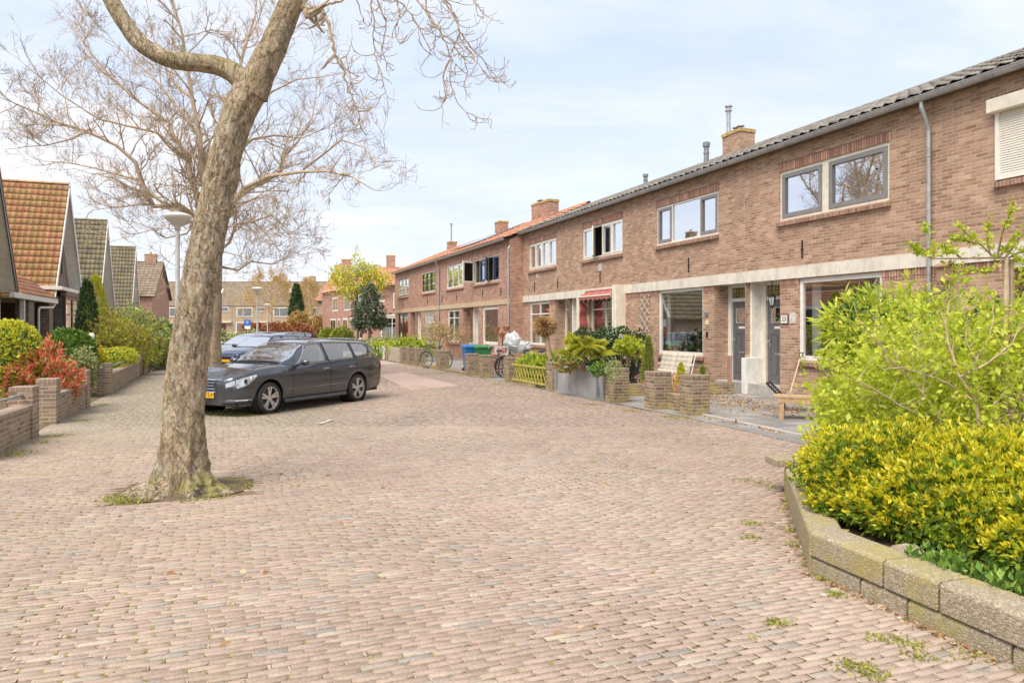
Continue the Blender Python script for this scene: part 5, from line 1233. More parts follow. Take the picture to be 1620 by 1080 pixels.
# small umbrella shaped tree with young leaves
def young_tree():
    X, Y = (1592-810)/FPX*7.4, 7.4
    o = empty('young_tree', (X, Y, .19), 0, 'young roof-trained tree with thin stem and fresh yellow-green leaves', 'tree')
    m = MB(); m.tube([(0,0,0),(.01,0,.9),(-.01,0,1.55),(0,0,2.22)], [.028,.024,.022,.02], 10); m.build('trunk', BARKL, o)
    m = MB(); m.tube([(.075,.03,-.1),(.07,.03,2.2)], .022, 8); m.build('stake', plain('stake_wood', (.36,.24,.18), .8, var=.3), o)
    m = MB(); pts = []
    def P(x, y, dy=0.0): q = at(x, y, Y+dy); return Vector((q[0]-X, q[1]-Y, q[2]-.19))
    for path in ([(1590,408),(1560,408),(1520,409),(1475,409),(1450,395),(1432,383)], [(1478,409),(1474,385),(1462,355)], [(1575,410),(1555,390),(1530,370),(1514,355)], [(1545,385),(1520,378),(1502,378)],
                 [(1578,405),(1585,370),(1597,340),(1605,318)], [(1565,398),(1562,370),(1566,338)], [(1580,408),(1600,382),(1612,368)], [(1592,410),(1610,400),(1640,395),(1680,380)], [(1585,412),(1570,430),(1540,428),(1510,430)],
                 [(1592,415),(1615,410),(1650,415)], [(1590,408),(1600,395),(1630,350),(1625,330)], [(1520,408),(1505,395),(1497,400),(1494,385)]):
        dy = random.uniform(-.35, .35); q = [P(x, y, dy*i/len(path)) for i, (x, y) in enumerate(path)]
        m.tube(q, [.012-.008*i/(len(q)-1) for i in range(len(q))], 5)
        for i in range(len(q)-1):
            for k in range(7 if i >= len(q)-3 else 1): pts.append(q[i].lerp(q[i+1], random.random()))
    m.build('branches', BARKB, o)
    T = np.array([tuple(p) for p in pts]); PP = np.repeat(T, 8, 0)+RNG.normal(0, .018, (len(T)*8, 3)); D = rand_dirs(len(PP))+np.array([0,0,.5])
    leaves('crown', PP, D, .045, .022, LF['lime'], o)
young_tree()
# ---------------------------------------------------------------- front garden pillars and low walls on the terrace side
DM = Vector((-.3488, .9372, 0)); RM = atan2(.9372, -.3488)
def pillar(px, py, label, hgt=.80, w=.42, d=.40, rz=None):
    """px,py = picture position of the street-side near corner at the ground"""
    X, Y = gp(px, py); rz = RM if rz is None else rz
    o = empty('brick_pillar', (X, Y, 0), rz, label, 'pillar', 'square brick garden pillars along the terrace')
    m = MB(); m.box(0, w, -d, 0, -.05, hgt-.085); m.build('shaft', BR_G, o, bevel=.008)
    m = MB(); m.box(-.004, w+.004, -d-.004, .004, hgt-.085, hgt); m.build('cap', brick('pillar_cap_brick', [(.20,.14,.11),(.30,.21,.16),(.26,.18,.14)], (.34,.31,.24), vertical=True, bw=9, moss=.3), o, bevel=.014)
    return o
PIL = [(1095, 658, 'mossy brick pillar with pale droppings on its cap at the slabbed forecourt of number 23'), (1036, 648, 'brick pillar before the cream cushioned garden seat'),
       (971, 637, 'brick pillar beside the black pot and the grey planter'), (873, 619, 'brick pillar between the lattice fence and the grey planter'), (804, 605.5, 'brick pillar at the near end of the bicycle garden'),
       (763, 598.5, 'brick pillar in front of the green wheelie bin'), (740.5, 594.5, 'brick pillar in front of the blue wheelie bin'), (695.5, 586, 'thick brick pillar beside the bicycle and climbing shrub'),
       (659, 579.5, 'brick pillar across from the white-paned window'), (646.5, 577.5, 'brick pillar next to the grey picket gate'), (635, 575.5, 'brick pillar at the picket fence end'), (612, 571, 'brick pillar by the white picket panel')]
for i, (x, y, l) in enumerate(PIL): pillar(x, y, l, .78, .42 if i != 7 else .6, .40)
def seg_wall(p0, p1, hgt, label, th=.20, name='garden_wall', mat=None):
    a = Vector((*gp(*p0), 0)); b = Vector((*gp(*p1), 0)); d = b-a; L = d.length
    m = MB(); m.box(0, L, -th, 0, -.05, hgt)
    return tag(m.build(name, mat or BR_G, None, loc=a, rz=atan2(d.y, d.x), bevel=.006), label, 'wall', 'low brick walls between the garden pillars')
seg_wall((1075, 651), (1046, 645), .34, 'low brick wall carrying orange flowers between two pillars')
seg_wall((846, 614), (811, 607), .10, 'low mossy kerb wall under the lattice fence')
seg_wall((735, 592.5), (703, 587), .10, 'low mossy kerb wall under the climbing shrub')
seg_wall((690, 584), (664, 580), .12, 'low kerb wall beneath the railing and bicycle')
# inner low wall beside porch with posts and wire
a = Vector((5.05, 15.9, 0)); 
TMd = Vector((.3488, -.9372, 0)); TMn = Vector((.9372, .3488, 0))
def tm(s, y, z=0): q = Vector(TM[0])+TMd*s+TMn*y; return Vector((q.x, q.y, z))
a = tm(-1.35, -.8); b = tm(-1.35, -3.6); d = b-a
a2 = tm(-1.75, -1.0)
def world_wall(a, b, h, label, th=.2, name='garden_wall', mat=None, cat='wall', grp=None):
    d = b-a; m = MB(); m.box(0, d.length, -th/2, th/2, -.05, h); return tag(m.build(name, mat or BR_G, None, loc=a, rz=atan2(d.y, d.x), bevel=.006), label, cat, grp)
world_wall(tm(-1.15, -.35), tm(-1.75, -3.9), .30, 'low mossy brick wall between the small conifers and the leaf-strewn forecourt')
m = MB(); p1 = tm(-1.17, -.42); p2 = tm(-1.5, -2.4)
o = empty('post_and_wire_fence', p1, 0, 'two timber posts with thin wire between the porch and the conifers', 'fence')
for q in (Vector((0,0,0)), p2-p1): mm = MB(); mm.box(q.x-.045, q.x+.045, q.y-.045, q.y+.045, 0, .98); mm.build('post', plain('reddish_post', (.34,.20,.15), .8, var=.25), o)
for z in (.95, .72, .5):
    mm = MB(); mm.tube([Vector((0,0,z)), p2-p1+Vector((0,0,z))], .004, 4); mm.build('wire', ZINC, o)
# kerb edge of forecourt
a = Vector((*gp(1113, 657), 0)); b = Vector((*gp(1240, 684), 0)); d = b-a
m = MB(); m.box(0, d.length+.6, -.05, .05, -.05, .035); tag(m.build('kerb_edging', CONC, None, loc=a, rz=atan2(d.y, d.x), bevel=.005), kind='structure')

# ---------------------------------------------------------------- planters, pots
def box_planter(loc, rz, w, d, h, label, mat, panels=1, taper=0.0, name='planter'):
    o = empty(name, loc, rz, label, 'planter')
    for k in range(panels):
        x0 = w*k/panels+.004; x1 = w*(k+1)/panels-.004
        m = MB(); t = taper
        m.add([(x0+t,t-d,0),(x1-t,t-d,0),(x1-t,-t,0),(x0+t,-t,0),(x0,-d,h),(x1,-d,h),(x1,0,h),(x0,0,h)], [(0,3,2,1),(0,1,5,4),(1,2,6,5),(2,3,7,6),(3,0,4,7)])
        m.add([(x0+.03,-d+.03,h),(x1-.03,-d+.03,h),(x1-.03,-.03,h),(x0+.03,-.03,h)], []) 
        m.build('panel_box' if panels > 1 else 'pot', mat, o)
    m = MB(); m.quad((.03,-d+.02,h-.05),(w-.03,-d+.02,h-.05),(w-.03,-.02,h-.05),(.03,-.02,h-.05)); m.build('potting_soil', SOIL, o)
    return o
FIB = plain('grey_fibre_cement', (.33,.33,.33), .55, var=.22, vs=3, dirt=.15)
BLKP = plain('black_pot', (.035,.035,.04), .45)
# long planter: street side runs from px 946 back to px 882
A_ = Vector((*gp(943, 630), 0)); B_ = Vector((*gp(882, 620), 0)); d = B_-A_
box_planter(A_, atan2(d.y, d.x), d.length, .62, .70, 'wide grey three-panel planter with a palm, on the street edge', FIB, 3)
box_planter(Vector((*gp(954, 632), 0)), RM, .26, .30, .60, 'slim tapered grey planter between the wide planter and a pillar', FIB, 1, .04)
box_planter(Vector((*gp(879, 619.5), 0)), RM, .22, .30, .66, 'slim tapered grey planter beside the pillar of the lattice fence', FIB, 1, .04)
q = Vector((*gp(1001, 608), 0))
box_planter(Vector((3.55, 20.3, 0)), RM, .42, .42, .66, 'tall black square pot holding a bright green shrub', BLKP, 1, .03, 'pot')
shrub('potted_shrub', (3.28, 20.45, .60), [((0,0,.62),(.30,.3,.20)),((-.2,.1,.5),(.20,.2,.16)),((.22,-.05,.45),(.2,.2,.16))], 'bright green upright shrub in the tall black pot', 'shrub', 'lime', 260, .09, .05, per=5, core=False, stem=22)
# palm in the planter
def palm(loc, label):
    o = empty('fan_palm', loc, 0, label, 'palm')
    m = MB(); m.tube([(0,0,0),(.02,0,.35)], [.07,.06], 10); m.build('trunk', plain('palm_fibre', (.22,.15,.09), .95, var=.4, vs=30), o)
    V = MB(); st = MB()
    for k in range(17):
        az = k*2.4; el = random.uniform(.15, 1.15); d = Vector((cos(az)*cos(el), sin(az)*cos(el), sin(el))); L = random.uniform(.28, .42)
        b = Vector((.02,0,.35)); tip = b+d*L; st.tube([b, b+d*L*.5+Vector((0,0,.03)), tip], [.011,.009,.007], 5)
        side = d.cross(Vector((0,0,1))).normalized(); upv = side.cross(d)
        n = 25; R = random.uniform(.36, .50)
        for i in range(n):
            a = (i/(n-1)-.5)*radians(230); dr = (d*cos(a)+side*sin(a)).normalized(); w = (d*-sin(a)+side*cos(a))*.0085
            mid = tip+dr*R*.55+upv*.04; end = tip+dr*R-Vector((0,0,1))*R*.22
            V.add([tip, mid-w, end, mid+w], [(0,1,2),(0,2,3)])
    V.build('fronds', leafmat('palm_leaf', [(0,(.34,.40,.03)),(.5,(.52,.54,.06)),(1,(.62,.58,.12))], .4, .35), o); st.build('leaf_stalks', plain('palm_stalk', (.42,.42,.10), .5), o)
palm((1.72, 17.7, .62), 'yellow-green fan palm in the wide grey planter')
for (x, y, z, r, lf, lab) in ((1.35,18.2,.66,.28,'bronze','low bronze plants at the far end of the grey planter'), (2.05,16.75,.66,.24,'green','low green plants at the near end of the grey planter')):
    shrub('planter_plant', (x, y, 0), [((0,0,z+.08),(r,r,.14))], lab, 'plant', lf, 200, .06, .03, per=5, core=False, stem=0)
shrub('lavender', (2.22, 15.95, 0), [((0,0,.75),(.14,.14,.22))], 'grey-green lavender in the slim planter', 'plant', 'olive', 160, .07, .01, per=6, core=False, stem=0)
# pollard ball tree
def pollard():
    X, Y = 1.12, 20.4
    o = empty('pollard_tree', (X, Y, 0), 0, 'pollarded willow with a round brown head of cut twigs on a curved trunk', 'tree')
    m = MB(); m.tube([(.05,0,0),(.0,0,.6),(-.1,0,1.1),(-.17,0,1.5)], [.085,.075,.07,.09], 12); m.build('trunk', plain('pollard_bark', (.40,.29,.17), .9, var=.3, vs=12, bump=.5), o, smooth=True)
    m = MB(); c = Vector((-.20, 0, 1.72))
    for i in range(900):
        d = Vector(rand_dirs(1)[0]); q = c+d*.12; e = c+Vector((d.x*.37, d.y*.37, d.z*.31))*random.uniform(.85, 1.08)+Vector((0,0,.02))
        m.tube([q, (q+e)/2+Vector((random.uniform(-.03,.03), random.uniform(-.03,.03), .02)), e], [.011,.009,.006], 3, cap=False)
    m.build('crown', plain('cut_twigs', (.44,.28,.13), .9, var=.35, vs=20), o)
pollard()
# lattice fence
def lattice(p0, p1, hgt, label):
    a = Vector((*gp(*p0), .1)); b = Vector((*gp(*p1), .1)); d = b-a; L = d.length
    o = empty('lattice_fence', a, atan2(d.y, d.x), label, 'fence'); M_ = plain('mossy_lath', (.42,.36,.08), .85, var=.3, vs=12)
    m = MB(); m.box(0, L, -.03, .03, .02, .07); m.build('rail', M_, o); m = MB(); m.box(0, L, -.03, .03, hgt-.05, hgt); m.build('rail', M_, o)
    m = MB(); n = int(L/.21)
    for k in range(n+1):
        x = k*L/n
        for sg in (-1, 1):
            x2 = x+sg*.26
            if 0 <= x2 <= L: m.bar((x, .008*sg, .05), (x2, .008*sg, hgt-.03), .012, .030)
    m.build('lattice', M_, o)
lattice((864, 617), (811, 607), .52, 'mossy yellow-green crossed lath fence between two brick pillars')
for (x, y, rx, lab) in ((1.45,20.0,.45,'leafy green shrub behind the lattice fence, beside the pollarded tree'), (1.05,21.0,.45,'leafy green shrub behind the middle of the lattice fence'), (.62,22.1,.45,'leafy green shrub hanging over the far end of the lattice fence')):
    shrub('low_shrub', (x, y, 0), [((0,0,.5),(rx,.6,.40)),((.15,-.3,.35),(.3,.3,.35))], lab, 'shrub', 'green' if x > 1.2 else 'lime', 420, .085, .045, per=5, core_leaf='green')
# dark ivy hedge
o = shrub('ivy_hedge', (2.9, 21.6, 0), [((-.8,-.3,.85),(.5,.42,.82)),((-.2,-.1,.88),(.6,.42,.85)),((.45,.15,.85),(.5,.42,.85)),((.95,.35,.8),(.35,.4,.78))], 'tall dark green ivy hedge with pale-edged leaves between two forecourts', 'hedge', 'dark', 2600, .06, .045, per=4, up=0, shell=.25, lump=.12, stem=0)
# small cone conifer
def cone_conifer(loc, h, r, label, leaf='conifer', n=900, grp=None, L=.05):
    o = empty('conifer', loc, 0, label, 'conifer', grp)
    z = RNG.random(n)**.8*h; rr = r*(1-z/h)**.75*(.75+.3*RNG.random(n)); a = RNG.random(n)*2*pi
    rr *= 1+.12*np.sin(a*5+z*7); P = np.stack([rr*np.cos(a), rr*np.sin(a), z+.04], 1); N = np.stack([np.cos(a), np.sin(a), np.full(n, .7)], 1)
    PP, D = tuft(P, N, 6, .55, .5, .012); leaves('foliage', PP, D, L, L*.3, LF[leaf], o)
    m = MB(); m.tube([(0,0,0),(0,0,h*.8)], [max(.02, r*.1), .01], 6); m.build('trunk', BARKB, o)
    return o
cone_conifer((3.62, 19.3, 0), 1.42, .24, 'narrow yellow-green cone conifer beside the cushioned garden seat', 'conifer', 1100)
cone_conifer(tm(-1.75, -1.5), .72, .17, 'small yellow conifer in the strip beside the porch, nearer the pink heather', 'yconifer', 500)
cone_conifer(tm(-1.45, -1.05), .66, .13, 'small green conifer against the white porch partition', 'conifer', 400)
shrub('low_conifer', tm(-1.95, -1.7), [((0,0,.2),(.2,.2,.2))], 'low spreading yellow conifer between heather and the small cones', 'conifer', 'yconifer', 260, .04, .012, per=6, stem=0)
shrub('heather', tm(-2.6, -1.9), [((0,0,.28),(.32,.38,.28))], 'mound of pink heather by the brick porch pier', 'heather', 'pink', 420, .03, .016, per=6, stem=0, core_leaf='olive')
shrub('flower_bed', Vector((*gp(1062, 643), 0)), [((0,.1,.45),(.32,.30,.22)),((-.25,.4,.40),(.26,.26,.2))], 'orange and pink flowering plants on the low wall before the garden seat', 'flowers', 'pink', 220, .045, .03, per=5, core_leaf='yflower', stem=8)
# ---------------------------------------------------------------- garden seat with cushions
def garden_seat():
    c = tm(-3.1, -.95); o = empty('garden_swing_seat', c, TM[1], 'two-seat white metal garden swing seat under the orchid window', 'garden seat')
    M_ = plain('white_tube', (.72,.71,.68), .35); 
    def tb(pts, r=.014, nm='frame_tube'): m = MB(); m.tube(pts, r, 8); m.build(nm, M_, o)
    # local x along wall, -y to the street
    for x in (-.78, .78): tb([(x,-.45,0),(x,-.42,.35),(x,-.30,.45),(x,.15,.42),(x*1.02,.29,.98)], .016); tb([(x,.35,0),(x,.15,.42)], .016, 'rear_leg'); tb([(x,-.38,.42),(x,-.40,.62),(x,.1,.66),(x,.22,.70)], .014, 'arm_rest')
    tb([(-.78,-.38,.40),(.78,-.38,.40)], .014, 'cross_bar'); tb([(-.8,.29,.98),(.8,.29,.98)], .014, 'top_bar')
    cm = plain('cream_cushion', (.50,.45,.375), .95, var=.08, vs=4)
    for k in (0, 1):
        cu = empty('cushion', c, TM[1], ['cream tufted seat cushion on the half of the garden seat nearer the conifer', 'cream tufted seat cushion on the half of the garden seat nearer the door'][k], 'cushion')
        x0 = -.76+k*.77
        def fn(base, ux, uy, nrm, W_, H_, nm):
            m = MB()
            def f(u, v, s): 
                e = min(1, 6*min(u, 1-u))**.5*min(1, 6*min(v, 1-v))**.5; puff = abs(sin(u*pi*3))*.5+abs(sin(v*pi*4))*.5
                return base+ux*W_*u+uy*H_*v+nrm*(s*(.035+.035*puff)*e)
            m.grid(lambda u, v: f(u, v, 1), 24, 28); m.grid(lambda u, v: f(u, v, -.4), 8, 8, flip=True); m.build(nm, cm, cu, smooth=True)
        bu = Vector((0, .20, .72)).normalized(); fn(Vector((x0,.10,.46)), Vector((1,0,0)), bu, Vector((0,-.96,.27)), .75, .56, 'back_pad')
        fn(Vector((x0,-.40,.47)), Vector((1,0,0)), Vector((0,1,0)), Vector((0,0,1)), .75, .52, 'seat_pad')
garden_seat()
# ledge ornaments inside window of hB
def orchid(s, label, leafn=26):
    c = tm(s, .28, .93); o = empty('orchid', c, 0, label, 'houseplant')
    m = MB(); m.lathe([(.05,0),(.075,.13),(.07,.14)], (0,0,0), 12); m.build('pot', WHITE, o)
    m = MB(); pts = []
    for k in range(3):
        a = k*2.1; q = [(0,0,.12),(.05*cos(a),.05*sin(a),.35),(.12*cos(a),.10*sin(a),.55),(.24*cos(a),.16*sin(a),.62)]; m.tube(q, [.006,.005,.004,.003], 5)
        for t in range(9): f = .35+.65*t/9; i = min(2, int(f*3)); pts.append(Vector(q[i]).lerp(Vector(q[i+1]), f*3-i))
    m.build('stem', plain('orchid_stem', (.15,.22,.06), .6), o)
    T = np.array([tuple(p) for p in pts]); PP = np.repeat(T, 5, 0); leaves('blossom', PP, rand_dirs(len(PP)), .05, .045, LF['white'], o)
    P = np.zeros((8, 3))+[0,0,.13]; D = rand_dirs(8)*[1,1,.2]+[0,0,.35]; leaves('leaf', P, D, .2, .06, LF['green'], o)
for s, l in ((-4.7, 'white orchid behind the window pane, nearer the curtain'), (-4.15, 'white orchid in the middle of the window ledge'), (-3.5, 'white orchid behind the window pane, nearest the porch')): orchid(s, l)
m = MB(); m.lathe([(.03,0),(.09,.01),(.10,.06),(.11,.12),(.09,.2),(.03,.22)], (0,0,0), 14)
tag(m.build('brass_vase', plain('brass', (.62,.42,.08), .3, .6), None, smooth=True, loc=tm(-5.0, .25, .93)), 'round brass pot behind the orchid window beside the curtain', 'vase')
# ---------------------------------------------------------------- bench, black seat, spade
def bench():
    c = Vector((*gp(1232, 664), 0)); o = empty('wooden_bench', c, radians(-22), 'low bare wood bench on the forecourt, half hidden by the lime shrub', 'bench')
    for k in range(3): m = MB(); m.box(-.10, 1.25, .02+k*.15, .155+k*.15, .40, .445); m.build('seat_plank', WOODL, o, bevel=.006)
    for x in (0, .95):
        for y in (.04, .36): m = MB(); m.box(x, x+.09, y, y+.09, 0, .40); m.build('leg', WOODL, o, bevel=.005)
    m = MB(); m.box(-.02, 1.15, .03, .065, .31, .40); m.build('apron', WOODL, o, bevel=.004)
bench()
def lounger():
    c = Vector((4.75, 13.0, 0)); o = empty('slatted_chair', (5.42, 14.7, 0), radians(-24), 'black slatted garden lounger behind the wooden bench', 'chair')
    fr = MB()
    for y in (0, .62): fr.bar((-.25, y, .56), (0, y, .30), .04); fr.bar((0, y, .30), (1.1, y, .30), .04)
    fr.bar((-.25,0,.56), (-.25,.62,.56), .04); fr.build('frame', BLACK, o)
    for k in range(6):
        t = (k+.5)/6; m = MB(); m.bar((-.25+.25*t, .02, .56-.26*t), (-.25+.25*t, .6, .56-.26*t), .012, .03); m.build('back_slat', plain('dark_slat', (.10,.09,.08), .6), o)
    for k in range(9): m = MB(); m.box(.06+k*.11, .13+k*.11, .02, .6, .305, .32); m.build('seat_slat', plain('dark_slat', (.10,.09,.08), .6), o)
    for (x, y) in ((.05,.0),(.05,.62),(1.05,.0),(1.05,.62)): m = MB(); m.bar((x, y, 0), (x, y, .30), .035); m.build('leg', BLACK, o)
lounger()
def spade():
    b = tm(1.30, -.75); t = tm(.98, -.06, 1.12); o = empty('spade', b, 0, 'garden spade with pale wooden shaft and black grip leaning on the brick pier', 'spade')
    d = t-b; m = MB(); m.tube([d*.22, d*.88], .015, 8); m.build('shaft', plain('ash_wood', (.62,.44,.26), .6), o)
    dn = d.normalized(); sd = TMd; m = MB(); m.bar(d*.88, d*.93+sd*.05, .016); m.bar(d*.88, d*.93-sd*.05, .016); m.bar(d*1.0+sd*.06, d*1.0-sd*.06, .022); m.bar(d*.93+sd*.05, d*1.0+sd*.055, .016); m.bar(d*.93-sd*.05, d*1.0-sd*.055, .016); m.build('grip', BLACK, o)
    m = MB(); m.obox(d*.11, (sd, sd.cross(dn), dn), .09, .006, .15); m.build('blade', ZINC, o)
spade()
# ---------------------------------------------------------------- wheelie bins
def bin_(x, y, rz, col, label):
    o = empty('wheelie_bin', (x, y, 0), rz, label, 'bin', 'wheelie bins in the front garden'); M_ = plain('bin_'+label.split()[0], col, .45)
    m = MB(); b, t = .22, .28
    m.add([(-b,-b,.06),(b,-b,.06),(b,b,.06),(-b,b,.06),(-t,-t*1.1,.98),(t,-t*1.1,.98),(t,t,.98),(-t,t,.98)], [(0,3,2,1),(0,1,5,4),(1,2,6,5),(2,3,7,6),(3,0,4,7)]); m.build('bin_body', M_, o, bevel=.015)
    m = MB(); m.box(-.31,.31,-.33,.30,.93,.98); m.build('rim', M_, o, bevel=.01)
    m = MB(); m.add([(-.31,-.35,.985),(.31,-.35,.985),(.31,.32,.985),(-.31,.32,.985),(-.27,-.30,1.04),(.27,-.30,1.04),(.28,.28,1.07),(-.28,.28,1.07)], [(0,3,2,1),(4,5,6,7),(0,1,5,4),(1,2,6,5),(2,3,7,6),(3,0,4,7)]); m.build('lid', M_, o, bevel=.012)
    m = MB(); m.tube([(-.25,.36,1.0),(.25,.36,1.0)], .018, 8); m.build('handle', M_, o)
    for s_ in (-.25, .25): m = MB(); m.lathe([(.02,-.025),(.10,-.025),(.10,.025),(.02,.025)], (s_, .22, .10), 14, axis='x'); m.build('wheel', BLACK, o)
bx, by, _ = at(745, 560, 27.2); bin_(bx, by, .3, (.02,.16,.42), 'blue lidded wheelie bin behind the brick pillars')
bx, by, _ = at(764, 560, 26.6); bin_(bx, by, .25, (.03,.20,.06), 'green wheelie bin beside the blue one')
# ---------------------------------------------------------------- bicycles
def bicycle(x, y, rz, label, col=(.03,.03,.035), crate=False):
    o = empty('bicycle', (x, y, 0), rz, label, 'bicycle', 'bicycles parked in the front gardens'); F = plain('bike_'+str(round(col[0], 2)), col, .3)
    for wx in (-.54, .54):
        m = MB(); n = 28; m.tube([(wx+.33*cos(2*pi*k/n), 0, .35+.33*sin(2*pi*k/n)) for k in range(n+1)], .017, 6, cap=False); w_ = m.build('wheel', BLACK, o)
        m = MB(); m.tube([(wx+.305*cos(2*pi*k/n), 0, .35+.305*sin(2*pi*k/n)) for k in range(n+1)], .009, 5, cap=False)
        for k in range(14): a = 2*pi*k/14; m.tube([(wx, .02*(-1)**k, .35), (wx+.3*cos(a), 0, .35+.3*sin(a))], .0018, 3, cap=False)
        m.lathe([(.02,-.04),(.02,.04)], (wx, 0, .35), 8, axis='y'); m.build('rim', ZINC, w_)
    m = MB(); hd = (.36,0,.86); bb = (-.05,0,.30); st = (-.20,0,.80); rr = (-.54,0,.35); fr = (.54,0,.35)
    for a, b in ((hd, bb), ((-.14,0,.62), (.38,0,.80)), (st, bb), (bb, rr), ((-.17,0,.72), rr), ((.34,0,.95), (.42,0,.66)), ((.42,0,.66), fr)): m.tube([a, b], .014, 6)
    m.build('frame', F, o)
    m = MB(); m.tube([(.33,0,.98),(.34,0,1.06)], .012, 6); m.tube([(.15,-.28,1.06),(.32,-.22,1.08),(.36,0,1.07),(.32,.22,1.08),(.15,.28,1.06)], .011, 6); m.build('handlebar', ZINC, o)
    m = MB(); m.sphere((-.23,0,.92), .11, 12, 8, (1.2,.75,.35)); m.tube([(-.2,0,.78),(-.22,0,.9)], .012, 6); m.build('saddle', BLACK, o)
    m = MB(); m.box(-.75,-.32,-.06,.06,.72,.735); m.tube([(-.7,.05,.72),(-.54,.03,.35)], .006, 5); m.build('rack', BLACK, o)
    for wx in (-.54, .54):
        m = MB(); m.tube([(wx+.365*cos(a), 0, .35+.365*sin(a)) for a in [radians(20+i*14) for i in range(11)]], [.02]*11, 6); m.build('mudguard', F, o)
    if crate: m = MB(); rect_frame(m, .45, .85, .80, 1.05, -.15, .15, .03); m.box(.45,.85,-.15,.15,.78,.80); m.build('crate', plain('crate_white', (.6,.55,.48), .6), o)
bx, by, _ = at(690, 570, 30.2); bicycle(bx, by, RM+.6, 'grey bicycle behind the railing next to the thick brick pillar', (.12,.12,.13))
bx, by, _ = at(783, 570, 24.6); bicycle(bx, by, RM+.35, 'black bicycle standing between the green bin and the potted flowers')
bx, by, _ = at(822, 570, 24.9); bicycle(bx, by, RM+1.5, 'black bicycle with front crate below the wrapped furniture', crate=True)
bx, by, _ = at(846, 570, 23.8); bicycle(bx, by, RM+1.35, 'dark bicycle leaning under the last house window of the grey roofed terrace')
# wrapped furniture: crumpled white plastic
m = MB(); m.sphere((0,0,.9), .42, 26, 18, (.9,.8,.9)); m.sphere((.36,-.1,.75), .28, 20, 14, (1,.9,1))
m.v = [tuple(Vector(v)*(1+.22*mnoise.noise(Vector(v)*3.1)+.10*abs(mnoise.noise(Vector(v)*8)))) for v in m.v]
bx, by, _ = at(813, 560, 27.6)
tag(m.build('plastic_wrapped_bundle', plain('white_plastic', (.50,.51,.52), .3, var=.3, vs=7, coat=.5), None, loc=(bx, by, .2)), 'bulky bundle wrapped in crumpled white plastic by the downpipe', 'bundle')
# potted flowers on stand
bx, by, _ = at(795, 560, 26.3); o = empty('plant_stand', (bx, by, 0), 0, 'tall plant stand with orange-brown hanging pots at the second terrace corner', 'plant stand')
m = MB(); m.tube([(0,0,0),(0,0,1.55)], .02, 6); m.build('pole', BLACK, o)
for (dx, dz) in ((-.22,1.62),(.14,1.66),(-.03,1.42)): m = MB(); m.lathe([(.06,-.1),(.14,.06),(.15,.08),(.13,.08)], (dx,0,dz), 12); m.build('flower_pot', plain('terracotta', (.48,.20,.10), .8), o)
shrub('potted_flowers', (bx-.1, by-.5, 0), [((0,0,.55),(.3,.3,.42))], 'red and white flowering pot plants at the foot of the plant stand', 'flowers', 'pink', 160, .06, .045, per=5, core_leaf='olive')
# brown climber on second terrace
def climber():
    c = Vector(T2[0])+Vector((cos(T2[1]), sin(T2[1]), 0))*-7.0; o = empty('climbing_shrub', (c.x, c.y, 0), T2[1], 'tangled brown climbing shrub with few leaves covering the porch of the red brick terrace', 'climber')
    m = MB(); tips = []
    for k in range(16): branchy(m, (random.uniform(-2.4, 2.0), -1.0+random.uniform(-.5,.3), 0), (random.uniform(-.5,.5), random.uniform(-.2,.3), 1.4), .85, .02, 3, tips, wig=.6, spread=.7, n=4)
    m.build('branches', plain('climber_bark', (.34,.22,.13), .9, var=.3), o)
    T = np.array([t[0] for t in tips]); T = T[(T[:, 1] < -.1) & (T[:, 2] > .2) & (T[:, 2] < 3.1)]; PP = np.repeat(T, 5, 0)+RNG.normal(0, .10, (len(T)*5, 3)); PP[:, 1] = np.minimum(PP[:, 1], -.08)
    leaves('foliage', PP, rand_dirs(len(PP)), .085, .05, leafmat('climber_leaf', [(0,(.34,.20,.10)),(.6,(.50,.36,.20)),(1,(.46,.44,.14))], .7, .2), o)
climber()
# picket fence panels and railing
def picket(p0, p1, label, mat, hgt=.75):
    a = Vector((*gp(*p0), 0)); b = Vector((*gp(*p1), 0)); d = b-a; L = d.length; o = empty('picket_fence', a, atan2(d.y, d.x), label, 'fence', 'picket panels by the far garden pillars')
    for z in (.2, .55): m = MB(); m.box(0, L, -.05, -.02, z, z+.07); m.build('rail', mat, o)
    n = max(3, int(L/.16))
    for k in range(n): x = L*(k+.5)/n; m = MB(); m.add([(x-.06,-.02,.04),(x+.06,-.02,.04),(x+.06,-.02,hgt-.05),(x,-.02,hgt),(x-.06,-.02,hgt-.05),(x-.06,0,.04),(x+.06,0,.04),(x+.06,0,hgt-.05),(x,0,hgt),(x-.06,0,hgt-.05)], [(4,3,2,1,0),(5,6,7,8,9),(0,1,6,5),(1,2,7,6),(2,3,8,7),(3,4,9,8),(4,0,5,9)]); m.build('picket', mat, o)
picket((632, 574.5), (614, 571), 'grey weathered picket gate between two brick pillars', plain('grey_wood', (.42,.36,.28), .8, var=.25))
picket((608, 570), (591, 567), 'white picket fence panel at the corner of the side street', WHITE)
a = Vector((*gp(690, 584), 0)); b = Vector((*gp(664, 580), 0)); d = b-a
o = empty('garden_railing', a, atan2(d.y, d.x), 'thin black railing between pillars before the grey bicycle', 'railing'); m = MB(); m.tube([(0,-.2,.85),(d.length,-.2,.85)], .02, 6); m.tube([(0,-.2,.5),(d.length,-.2,.5)], .012, 6); m.build('bar', BLACK, o)
shrub('yellow_green_shrub', (at(652, 560, 37)[0], 37, 0), [((0,0,.6),(1.2,.7,.55)),((-1.6,1.4,.5),(1.0,.7,.45))], 'yellow-green shrubs behind the far garden pillars', 'shrub', 'lime', 500, .14, .07, per=5, core_leaf='green')
shrub('low_hedge', (at(618, 560, 44)[0], 45, 0), [((0,0,.6),(2.2,.9,.6))], 'low green hedge behind the white picket panel', 'hedge', 'olive', 400, .14, .08, per=5)
